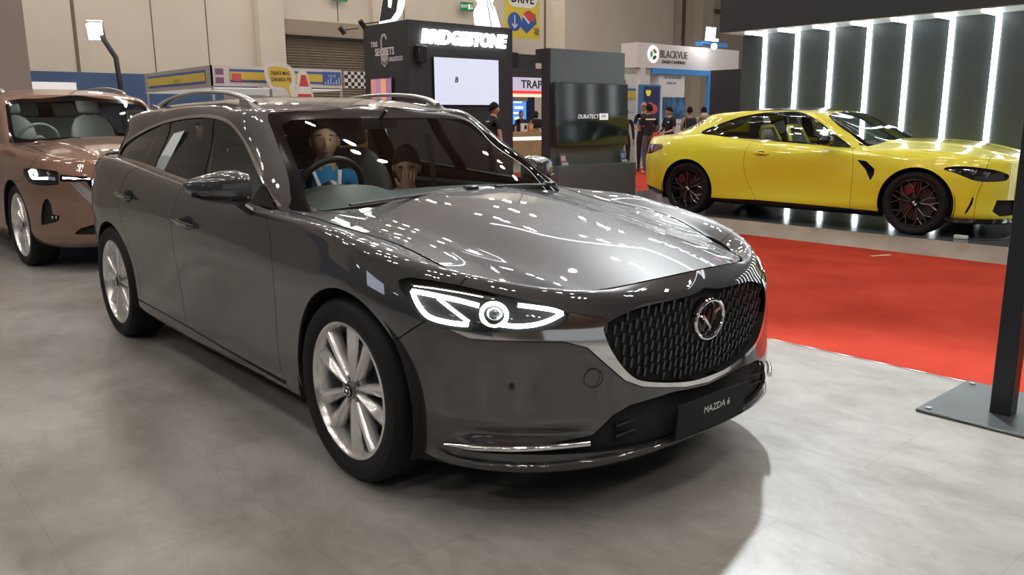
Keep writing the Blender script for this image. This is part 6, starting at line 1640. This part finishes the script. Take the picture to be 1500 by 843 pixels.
def far_booths():
    bk = mat('black print', (.015, .013, .012), .6); Wm = mat('white shell panel', (.60, .58, .56), .5); wood = mat('light oak counter', (.42, .27, .14), .5, noise=(2, .15)); Bl2 = mat('bright blue frame', (.06, .25, .62), .45)
    x = -18
    t = thing('coffee_stand', 'lit stand with a lilac sign and red line seen between the two black booths', 'booth', (x, 15.6, -.1)); s = lambda n, lo, hi, m: slab(n, lo, hi, m, t)
    s('canopy', (-1.5, -.6, 2.70), (.05, 2.6, 3.0), mat('dark stand canopy', (.03, .03, .033), .6)); s('sign_panel', (0, -.6, 2.27), (.05, 2.4, 2.70), mat('lilac sign panel', (.50, .46, .56), .5, emit=(.55, .5, .68), es=.5)); s('red_line', (.0, -.6, 2.18), (.06, 2.4, 2.27), mat('red sign line', (.6, .02, .03), .4, emit=(.8, .03, .05), es=.8))
    text_obj('sign_lettering', 'TRAP', .36, bk, t, (.055, 1.02, 2.47), (PI / 2, 0, PI / 2), .004, bold=.006, sx=1.1)
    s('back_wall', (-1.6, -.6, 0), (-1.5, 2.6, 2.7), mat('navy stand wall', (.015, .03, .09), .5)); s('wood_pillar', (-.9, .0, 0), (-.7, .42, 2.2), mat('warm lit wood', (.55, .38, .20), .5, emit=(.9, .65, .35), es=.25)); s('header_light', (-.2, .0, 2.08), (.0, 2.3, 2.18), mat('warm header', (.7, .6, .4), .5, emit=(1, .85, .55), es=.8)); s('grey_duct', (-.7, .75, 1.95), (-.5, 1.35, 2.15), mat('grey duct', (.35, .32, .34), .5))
    m = thing('menu_screen', 'glowing blue menu screen behind the counter of the lit stand', 'screen', (x - .65, 16.0, 1.1)); q = MB(); q.box((0, .62, .42), (.04, .78, .92), .01, 1); q.build('casing', M_black, m); q = MB(); q.box((.022, .62, .42), (.004, .74, .88)); q.build('screen', mat('blue screen light', (.05, .2, .6), .3, emit=(.10, .32, .85), es=.9), m)
    for i in range(4): 
        q = MB(); q.box((.026, .60 + .05 * (i % 2), .72 - .18 * i), (.003, .40, .06 + .03 * (i % 2))); q.build('menu_line', mat('menu lettering', (.8, .85, .9), .5, emit=(.8, .9, 1), es=.9), m)
    c = thing('service_counter', 'light oak service counter with a white light band below the lilac sign', 'counter', (x + 1.0, 15.3, -.1)); cs = lambda n, lo, hi, mm: slab(n, lo, hi, mm, c)
    cs('counter_body', (-.5, -.4, 0), (0, 2.3, .96), wood); cs('light_band', (0, -.4, .70), (.01, 2.3, .80), mat('counter light band', (1, 1, 1), .5, emit=(1, .97, .9), es=1.6)); text_obj('counter_lettering', '# LIVE MORE', .17, mat('pale counter print', (.60, .48, .34), .6), c, (.012, 1.0, .40), (PI / 2, 0, PI / 2), .001)
    for i, (yy, col, lb) in enumerate(((15.55, (.65, .62, .6), 'white printed paper bag standing on the oak counter'), (15.8, (.55, .22, .08), 'orange patterned gift box standing on the oak counter'))):
        g = thing('paper_bag', lb, 'bag', (x + .72, yy, .862)); q = MB(); q.box((0, .12, .13), (.14, .20, .26), .01, 1); q.build('bag_body', mat('paper bag %d' % i, col, .7), g); q = MB(); q.box((.072, .12, .14), (.004, .10, .12)); q.build('print', bk if i == 0 else mat('cream print', (.6, .5, .35), .6), g)
    for i, (yy, zz) in enumerate(((15.75, 3.25), (15.95, 3.12), (15.98, 3.40))):
        l = thing('ceiling_light', 'square white light above the lilac sign of the lit stand', 'light', (x - .5, yy + .25, zz), 0, 'square lights above the lilac sign'); q = MB(); q.box((0, 0, 0), (.1, .14, .10), .01, 1); q.build('lamp_face', mat('square lamp light', (1, 1, 1), .5, emit=(1, 1, .95), es=4), l)
    sgn = thing('ceiling_canopy', 'dark canopy hanging behind the tyre booth over the lit stand', 'canopy', (x - 1.2, 15, 2.9)); q = MB(); q.box((0, .6, .25), (.3, 4.5, .6), .02, 1); q.build('canopy_panel', mat('dark stand canopy', (.03, .03, .033), .6), sgn)
    # dash camera booth
    x = -13
    b = thing('exhibition_booth', 'white booth with a wide fascia sign and bright blue frame beside the led wall', 'booth', (x, 16.1, -.1)); s = lambda n, lo, hi, m: slab(n, lo, hi, m, b)
    s('fascia', (-.6, 0, 2.78), (0, 5.0, 3.46), mat('white fascia', (.62, .60, .59), .5)); s('post', (-.15, .15, 0), (0, .38, 2.78), Wm); s('rear_wall', (-3.0, .3, 0), (-2.9, 5.0, 2.8), Wm)
    s('blue_frame', (-.02, .62, 2.62), (.06, 3.55, 2.78), Bl2); s('blue_frame', (-.02, 3.32, 0), (.06, 3.55, 2.62), Bl2)
    s('white_pillar', (-.30, .95, 0), (-.05, 2.2, 2.62), mat('pale pillar', (.62, .61, .61), .5))
    sg = thing('booth_sign', 'grey lettering with a round white emblem on the white booth fascia', 'sign', (x + .01, 16.6, 3.02)); text_obj('lettering', 'BLACKVUE', .30, mat('dark grey letters', (.06, .06, .065), .4), sg, (0, 1.15, .06), (PI / 2, 0, PI / 2), .006, sx=.9); text_obj('lettering', 'DASH CAMERAS', .13, mat('dark grey letters', (.06, .06, .065), .4), sg, (0, 1.15, -.15), (PI / 2, 0, PI / 2), .006, sx=1.15)
    q = MB(); q.at((0, .18, .04)); q.lathe([(0, .02), (.24, .02), (.25, 0)], 32, 'x'); q.build('emblem_disc', mat('white emblem', (.85, .85, .85), .4, emit=(1, 1, 1), es=.5), sg)
    for a, c_ in ((.3, (.30, .22, .04)), (2.4, (.05, .35, .55)), (4.4, (.05, .10, .03))):
        q = MB(); q.at((.022, .18, .04)); V, F = sector(.05, .15, a, a + 1.5, -.003, .003); q.add([(v[1], v[0], v[2]) for v in V], F, False); q.build('emblem_arc', mat('emblem arc %.1f' % a, c_, .5), sg)
    fl = thing('floodlight', 'small glaring white floodlight in front of the white booth fascia', 'floodlight', (x + .45, 19.1, 3.36)); q = MB(); q.sphere((0, 0, 0), .085, 14, 10); q.build('lamp_face', mat('flood glare', (1, 1, 1), .5, emit=(1, 1, 1), es=60), fl); q = MB(); q.tube([(-.06, 0, .02), (-.4, 0, .10)], .02, 8); q.build('arm', M_black, fl)
    add_spot((x + .42, 19.1, 3.36), (x, 19.1, 3.0), 30, 2.4, (1, 1, 1), .8, .05)
    rs = thing('roof_sign', 'white block letters on a blue strip above the white booth fascia', 'sign', (x - .2, 19.3, 3.5)); q = MB(); q.box((0, .6, -.0), (.2, 1.4, .12)); q.build('blue_strip', Bl2, rs); text_obj('lettering', 'BL', .55, mat('white roof letters', (.9, .9, .9), .4, emit=(1, 1, 1), es=.9), rs, (.1, .42, .27), (PI / 2, 0, PI / 2), .03, bold=.02, sx=1.1, shear=.1)
    p = thing('poster_panel', 'white poster with a dark blue photograph on the white pillar', 'poster', (x - .03, 17.1, 1.1)); q = MB(); q.box((0, .62, .75), (.02, 1.24, 1.5)); q.build('board', mat('white poster', (.70, .69, .70), .5), p); q = MB(); q.box((.014, .75, .45), (.006, 1.08, .64)); q.build('photograph', mat('blue city print', (.05, .13, .26), .5, noise=(3, .9)), p); text_obj('poster_lettering', 'THE ALL-INCLUSIVE', .105, bk, p, (.014, .65, 1.33), (PI / 2, 0, PI / 2), .001, sx=.9); text_obj('poster_lettering', 'DASHCAM', .105, bk, p, (.014, .6, 1.17), (PI / 2, 0, PI / 2), .001, sx=.9)
    a = thing('poster_panel', 'tall navy poster with a yellow arc and pink bubble in a blue frame', 'poster', (x + .12, 16.05, .2)); q = MB(); q.box((0, .48, 1.0), (.04, .96, 2.0)); q.build('frame', mat('poster blue frame', (.05, .17, .40), .5), a); q = MB(); q.box((.022, .55, 1.0), (.006, .70, 1.9)); q.build('print', mat('navy poster print', (.03, .04, .11), .5), a); q = MB(); q.at((.028, 0, 0)); q.tube([(0, .35, 1.42), (0, .28, 1.2), (0, .30, .98), (0, .38, .85)], (.004, .035), 6); q.build('yellow_arc', mat('glowing yellow print', (.68, .60, .05), .5, emit=(.8, .7, .05), es=.3), a)  # faint glow put into the yellow ink to lift it
    q = MB(); q.sphere((.026, .62, 1.32), (.004, .22, .14), 16, 8); q.sphere((.026, .50, 1.40), (.004, .12, .12), 16, 8); q.build('pink_bubble', mat('pink print', (.55, .25, .42), .5), a); q = MB(); q.box((.027, .40, 1.80), (.004, .22, .10)); q.box((.027, .40, 1.72), (.004, .14, .06)); q.build('logo_print', mat('glowing yellow print', (.68, .60, .05), .5, emit=(.8, .7, .05), es=.3), a)
    n = thing('notice_wall', 'white side panel printed with small dark words by the kiosk tower', 'panel', (x - 1.2, 14.6, -.1)); q = MB(); q.box((0, 1.1, 1.25), (.05, 2.6, 2.5)); q.build('panel', Wm, n); text_obj('panel_lettering', 'DUKUNG', .15, bk, n, (.03, 1.72, 1.72), (PI / 2, 0, PI / 2), .001); text_obj('panel_lettering', 'DAN SAKSIKAN', .12, bk, n, (.03, 1.55, 1.45), (PI / 2, 0, PI / 2), .001)
    q = MB(); q.box((.03, 1.1, 2.25), (.02, 2.5, .34)); q.build('yellow_band', mat('yellow fascia print', (.62, .46, .07), .5), n)
    for z in (2.06, 2.44): q = MB(); q.box((.032, 1.1, z), (.02, 2.5, .05)); q.build('blue_line', mat('blue fascia print', (.05, .11, .33), .5), n)
    w2 = thing('notice_wall', 'white panel with a yellow band and small pictograms inside the white booth', 'panel', (x - 2.85, 18.0, -.1)); q = MB(); q.box((0, 1.5, 1.25), (.05, 3.4, 2.5)); q.build('panel', Wm, w2); q = MB(); q.box((.03, 1.5, 2.12), (.02, 3.3, .26)); q.build('yellow_band', mat('yellow fascia print', (.62, .46, .07), .5), w2); q = MB(); q.box((.03, 1.5, 2.30), (.02, 3.3, .06)); q.build('blue_line', mat('blue fascia print', (.05, .11, .33), .5), w2); q = MB()
    for i in range(5): q.box((.03, .9 + .3 * i, 1.55), (.006, .20, .04)); q.box((.03, .9 + .3 * i, 1.2), (.006, .12, .10))
    q.build('pictograms', mat('grey print', (.35, .35, .36), .6), w2)
    # hanging banner, exit signs, lamp post, metal post
    bn = thing('hanging_banner', 'yellow hanging banner with black heading and a blue arrow disc', 'banner', (-23, 19.85, 4.45)); yl = mat('yellow banner', (.66, .50, .05), .6)
    q = MB(); q.box((0, .93, 1.0), (.03, 1.86, 2.0)); q.build('banner_cloth', yl, bn); q = MB(); q.prism(smooth_poly([(.24, 1.28), (.9, 1.20), (1.62, 1.28), (1.66, 2.0), (.2, 2.0)], 3), .016, .022, 'x'); q.build('white_patch', mat('white print', (.74, .72, .70), .6), bn); text_obj('banner_lettering', 'DRIVE', .50, bk, bn, (.025, .93, 1.52), (PI / 2, 0, PI / 2), .002, bold=.014, sx=.92)
    q = MB(); q.at((.02, .50, .62)); q.lathe([(0, .004), (.36, .004), (.36, 0)], 32, 'x'); q.build('blue_disc', mat('blue banner print', (.04, .10, .38), .6), bn); q = MB(); q.box((.028, .50, .62), (.004, .05, .50)); q.prism([(.34, .52), (.38, .56), (.50, .42), (.62, .56), (.66, .52), (.50, .34)], .026, .03, 'x'); q.build('arrow', mat('white print', (.74, .72, .70), .6), bn)
    q = MB(); q.prism([(.80, .45), (1.15, .20), (1.70, .62), (1.62, 1.0), (1.2, .9), (.95, .85)], .02, .026, 'x'); q.build('blue_car_print', mat('blue banner print', (.04, .10, .38), .6), bn); q = MB(); q.prism([(.95, .85), (1.25, .58), (1.32, .64), (1.05, .95)], .026, .03, 'x'); q.build('white_stripe', mat('white print', (.74, .72, .70), .6), bn); q = MB(); q.prism(smooth_poly([(1.0, .95), (1.25, 1.1), (1.5, 1.0), (1.6, .80), (1.35, .66), (1.15, .78)], 3), .03, .033, 'x'); q.build('red_print', mat('red banner print', (.55, .06, .06), .6), bn)
    q = MB()
    for i in range(4):
        for j in range(4):
            if (i + j) % 2: q.box((.022, 1.60 + .07 * i, .20 + .07 * j), (.004, .07, .07))
    q.build('check_print', bk, bn)
    gr = mat('green exit sign', (.015, .16, .07), .5, emit=(.02, .25, .10), es=.25)
    for i, (yy, zz, lb) in enumerate(((19.75, 5.72, 'green exit sign on the beige wall left of the yellow banner'), (13.7, 5.62, 'green exit sign at the top of the beige wall over the roller shutter'))):
        e = thing('exit_sign', lb, 'sign', (-25.7, yy, zz)); q = MB(); q.box((0, .33, .17), (.06, .66, .36), .01, 1); q.build('sign_box', gr, e); wm = mat('exit lettering', (.8, .85, .8), .5, emit=(.8, 1, .9), es=.5); text_obj('lettering', 'EXIT', .17, wm, e, (.035, .18, .17), (PI / 2, 0, PI / 2), .001); q = MB(); q.box((.034, .44, .17), (.004, .12, .20)); q.tube([(.034, .58, .27), (.034, .58, .08)], .012, 6); q.tube([(.034, .54, .13), (.034, .58, .08), (.034, .62, .13)], .012, 6); q.build('pictogram', wm, e)
    lp = thing('lamp_post', 'bent black pole with a glaring white floodlight left of the estate car', 'lamp', (-11.65, 1.87, -.1)); q = MB(); q.tube([(0, 0, 0), (0, -.0, 1.95), (-.05, -.01, 2.38), (-.30, -.12, 2.72)], .04, 12); q.build('pole', M_black, lp)
    q = MB(); q.at((-.40, -.17, 2.82), (0, .35, -.5)); q.box((0, 0, 0), (.10, .26, .30), .02, 1); q.box((-.07, 0, .0), (.05, .18, .2), .01, 1); q.build('lamp_housing', M_alu, lp); q = MB(); q.at((-.40, -.17, 2.82), (0, .35, -.5)); q.box((.056, 0, -.01), (.02, .22, .25), .008, 1); q.build('lamp_face', mat('flood face light', (1, 1, 1), .5, emit=(1, 1, .97), es=28), lp)
    mp = thing('metal_post', 'square black steel post on a flat base plate at the edge of the stage', 'post', (1.37, 1.60, 0)); q = MB(); q.box((0, 0, 1.5), (.085, .085, 2.99), .004, 1); q.build('post', mat('black powder coat', (.010, .012, .015), .4), mp); q = MB(); q.box((.05, .065, .006), (.66, .60, .012), .003, 1); q.build('base_plate', mat('brushed dark steel', (.16, .175, .18), .32, .8, noise=(4, .15)), mp)
    for dx, dy in ((-.24, -.19), (-.24, .32), (.34, -.19), (.34, .32)):
        q = MB(); q.cyl((dx, dy, .014), .014, .006, 14); q.build('bolt', M_alu, mp)
    # bright screen facing the car's right flank
    sc = thing('display_screen', 'bright white screen standing off the right side of the estate car', 'screen', (-5.6, -8.2, 0)); q = MB(); q.box((0, 0, 2.2), (2.2, .08, 1.3), .01, 1); q.box((0, .1, .8), (.12, .1, 1.6)); q.build('casing', M_black, sc); q = MB(); q.box((0, .045, 2.2), (2.1, .01, 1.2)); q.build('screen', mat('stage screen light', (.8, .85, 1), .3, emit=(.75, .82, 1), es=2.2), sc)
    bw = thing('exhibition_booth', 'dark navy booth wall across the aisle from the estate car', 'booth', (-3, -10.5, -.1)); slab('booth_wall', (-10, -.2, 0), (9, 0, 3.4), mat('navy booth wall', (.02, .03, .055), .5), bw)
    for i in range(6):
        q = MB(); q.box((-7.5 + 3 * i, .08, 3.2), (.5, .1, .12)); q.build('booth_light', mat('booth strip light', (1, 1, 1), .5, emit=(1, 1, 1), es=6), bw)

def crowd():
    yb = mat('beige', (1, 1, 1))
    def stripe(o, k, z, w_, h_, back=False, m=None, x=.115):
        q = MB(); q.at((0, 0, 0)); q.box(((-x - .004 if back else x), 0, z * k), (.006, w_, h_)); return q.build('shirt_lettering', m or M_white_plate, o)
    o, hc, k = build_person('dark haired man in a black polo shirt by the white screen of the tyre booth', (-9.75, 8.03, -.1), 1.35, 1.66, (.010, .010, .011), (.02, .02, .022), 1, 'short', -.1); stripe(o, k, 1.37, .14, .025, True)
    o, hc, k = build_person('woman in a black headscarf and patterned top behind the oak counter', (-18.0, 16.85, -.1), -.35, 1.58, (.30, .14, .08), (.02, .02, .02), 1, 'hijab', 0.3, 0, 'front', hair_mat=mat('black headscarf cloth', (.008, .008, .009), .8))
    q = MB(); q.box((.10 * k, 0, 1.30 * k), (.10, .34, .30), .05, 2); q.build('headscarf_drape', mat('black headscarf cloth', (.008, .008, .009), .8), o)
    build_person('person with long brown hair at the left end of the oak counter', (-17.85, 16.05, -.1), -.3, 1.60, (.02, .02, .022), (.02, .02, .02), 1, 'bob', .2, 0, 'down', hair_mat=mat('brown hair', (.06, .03, .02), .5))
    o, hc, k = build_person('man in a dark suit jacket and pale lanyard at the edge of the kiosk tower', (-11.5, 13.9, -.1), -.7, 1.58, (.010, .012, .018), (.02, .02, .024), 1, 'short', .1, 0, 'down', sleeve=1.0)
    q = MB(); q.tube([(.07, .07 * s_ , 1.40 * k) for s_ in (1,)] + [(.125, 0, 1.12 * k), (.07, -.07, 1.40 * k)], .008, 6); q.build('lanyard', mat('pale blue lanyard', (.35, .55, .62), .6), o)
    o, hc, k = build_person('man seen from behind in a black polo shirt with white lettering and a red bag', (-10.8, 14.0, -.1), 2.6, 1.68, (.010, .010, .012), (.10, .085, .08), 0, 'short', .2, 0, 'hold', shoes=(.65, .65, .62)); stripe(o, k, 1.36, .26, .035, True, x=.108)
    q = MB(); q.at((-.06, -.20 * k, .88 * k), (.3, 0, .2)); q.box((0, 0, 0), (.12, .34, .26), .05, 3); q.build('shoulder_bag', mat('red bag cloth', (.45, .03, .025), .7), o); q = MB(); q.tube([(-.06, -.20 * k, 1.0 * k), (-.12, .0, 1.25 * k), (-.02, .13 * k, 1.42 * k)], (.018, .004), 6); q.build('bag_strap', mat('red bag cloth', (.45, .03, .025), .7), o)
    o, hc, k = build_person('man in a black polo shirt and grey red cap facing the aisle', (-11.6, 14.75, -.1), -.85, 1.74, (.012, .012, .013), (.02, .02, .022), 1, 'cap', 0, .05, 'front', hair_mat=mat('grey red cap cloth', (.32, .17, .16), .8)); q = MB(); q.box((.122 * k, -.09, 1.33 * k), (.006, .09, .03)); q.build('chest_logo', M_white_plate, o)
    o, hc, k = build_person('black haired man in a black shirt with a small chest logo looking left', (-10.85, 14.88, -.1), -1.7, 1.62, (.010, .010, .011), (.02, .02, .022), 1, 'short', -.3, .25, 'front'); q = MB(); q.box((.12 * k, .08, 1.33 * k), (.006, .05, .03)); q.build('chest_logo', M_white_plate, o)
    for (x, y, lb, bagx, cl, hm) in ((-11.9, 17.15, 'man seen from behind with a black backpack over a beige shirt', .0, (.36, .27, .19), None), (-12.0, 17.95, 'person in a pale beige hoodie with a brown strap by the blue frame', .10, (.42, .33, .23), None)):
        o, hc, k = build_person(lb, (x, y, -.1), 2.45, 1.64, cl, (.03, .03, .035), 0, 'short', .1 if bagx else -.3, 0, 'front')
        if not bagx:
            q = MB(); q.box((-.19 * k, 0, 1.20 * k), (.16, .28, .42), .06, 3); bp = q.build('backpack', mat('black backpack cloth', (.012, .011, .012), .8), o); q = MB()
            for s_ in (-1, 1): q.tube([(-.12 * k, s_ * .10, 1.36 * k), (-.02, s_ * .12, 1.45 * k), (.10, s_ * .12, 1.34 * k), (.08, s_ * .13, 1.12 * k)], (.022, .006), 6)
            q.build('backpack_strap', mat('black backpack cloth', (.012, .011, .012), .8), o)
        else:
            q = MB(); q.sphere((-.07, 0, 1.46 * k), (.10, .13, .10), 14, 8); q.build('hood', mat('shirt cloth hood', cl, .85), o); q = MB(); q.tube([(-.135 * k, -.12, 1.05 * k), (-.135, .02, 1.25 * k), (-.06, .15, 1.43 * k)], (.022, .006), 6); q.build('bag_strap', mat('brown strap', (.10, .05, .03), .7), o)

def car_people():
    o, hc, k = build_person('man in a bright blue polo shirt and white lanyard at the steering wheel', (-1.80, .05, -.425), -.30, 1.70, (.015, .20, .42), (.02, .02, .025), 1, 'short', -.12, .0, 'wheel', seated=True)
    q = MB()
    for s_ in (-1, 1): q.tube([(.055, s_ * .075, 1.44), (.125, s_ * .05, 1.34), (.135, s_ * .02, 1.15)], (.013, .004), 6)
    q.build('lanyard', mat('white lanyard', (.72, .74, .76), .6), o); q = MB(); q.box((.142, 0, 1.10), (.006, .07, .10), .002, 1); q.build('name_badge', mat('white lanyard', (.72, .74, .76), .6), o)
    o, hc, k = build_person('person with a raised hand and wristwatch on the far front seat', (-1.58, .44, -.50), -.35, 1.62, (.50, .48, .20), (.02, .02, .025), 0, 'short', -.25, .30, ('wheel', 'face'), seated=True, lean=.15)
    q = MB(); q.at((.245 * k, -.07 * k, 1.41 * k), (0, .1, .3)); q.lathe([(.032, -.010), (.036, 0), (.032, .010)], 20); q.build('wristwatch', M_black, o)
# ---------------------------------------------------------------- put it together
LAMP, LEDS = 190, 9
build_hall(); led_booth(); kiosk(); tyre_booth(); event_booths(); far_booths()
build_estate(); build_coupe(); build_suv()
crowd(); car_people()
wd = bpy.data.worlds.new('hall air'); scene.world = wd; wd.use_nodes = True
wd.node_tree.nodes['Background'].inputs[0].default_value = (.55, .56, .57, 1); wd.node_tree.nodes['Background'].inputs[1].default_value = .5
def area(loc, tgt, energy, size, col=(1, 1, 1), sy=None):
    l = bpy.data.lights.new('stage_light', 'AREA'); l.energy = energy; l.size = size; l.color = col
    if sy: l.shape = 'RECTANGLE'; l.size_y = sy
    o = bpy.data.objects.new('stage_light', l); COL.objects.link(o); o.location = loc; o.rotation_euler = (Vector(tgt) - Vector(loc)).to_track_quat('-Z', 'Y').to_euler(); return o
add_spot((-2.2, 5.2, 6.2), (1.9, .2, 0), 3100, .75, (.90, .97, 1), .5, .12)
add_spot((-2.6, -3.6, 6.5), (-2.05, -2.62, 0), 420, .41, (.92, 1, .96), .18, .05)
scene.view_settings.view_transform = 'Standard'; scene.view_settings.look = 'None'; scene.view_settings.exposure = 0.0
scene.cycles.max_bounces = 10; scene.cycles.transparent_max_bounces = 24; scene.cycles.glossy_bounces = 5; scene.cycles.diffuse_bounces = 4
scene.cycles.sample_clamp_indirect = 6; scene.cycles.caustics_reflective = False; scene.cycles.caustics_refractive = False
# ---------------------------------------------------------------- camera
def add_camera():
    cam = bpy.data.cameras.new('camera'); co = bpy.data.objects.new('camera', cam); COL.objects.link(co)
    C = Vector((2.504, -2.290, 1.306)); yaw, pitch, roll = [math.radians(a) for a in (138.68, -11.79, -.39)]
    fwd = Vector((math.cos(pitch) * math.cos(yaw), math.cos(pitch) * math.sin(yaw), math.sin(pitch)))
    rt = Vector((math.sin(yaw), -math.cos(yaw), 0)); up = rt.cross(fwd)
    r2 = rt * math.cos(roll) + up * math.sin(roll); u2 = up * math.cos(roll) - rt * math.sin(roll)
    Mx = Matrix((r2, u2, -fwd)).transposed().to_4x4(); Mx.translation = C
    co.matrix_world = Mx
    cam.sensor_fit = 'HORIZONTAL'; cam.sensor_width = 36; cam.lens = 36 * 1193 / 1500; cam.clip_start = .05; cam.clip_end = 200
    scene.camera = co
add_camera()
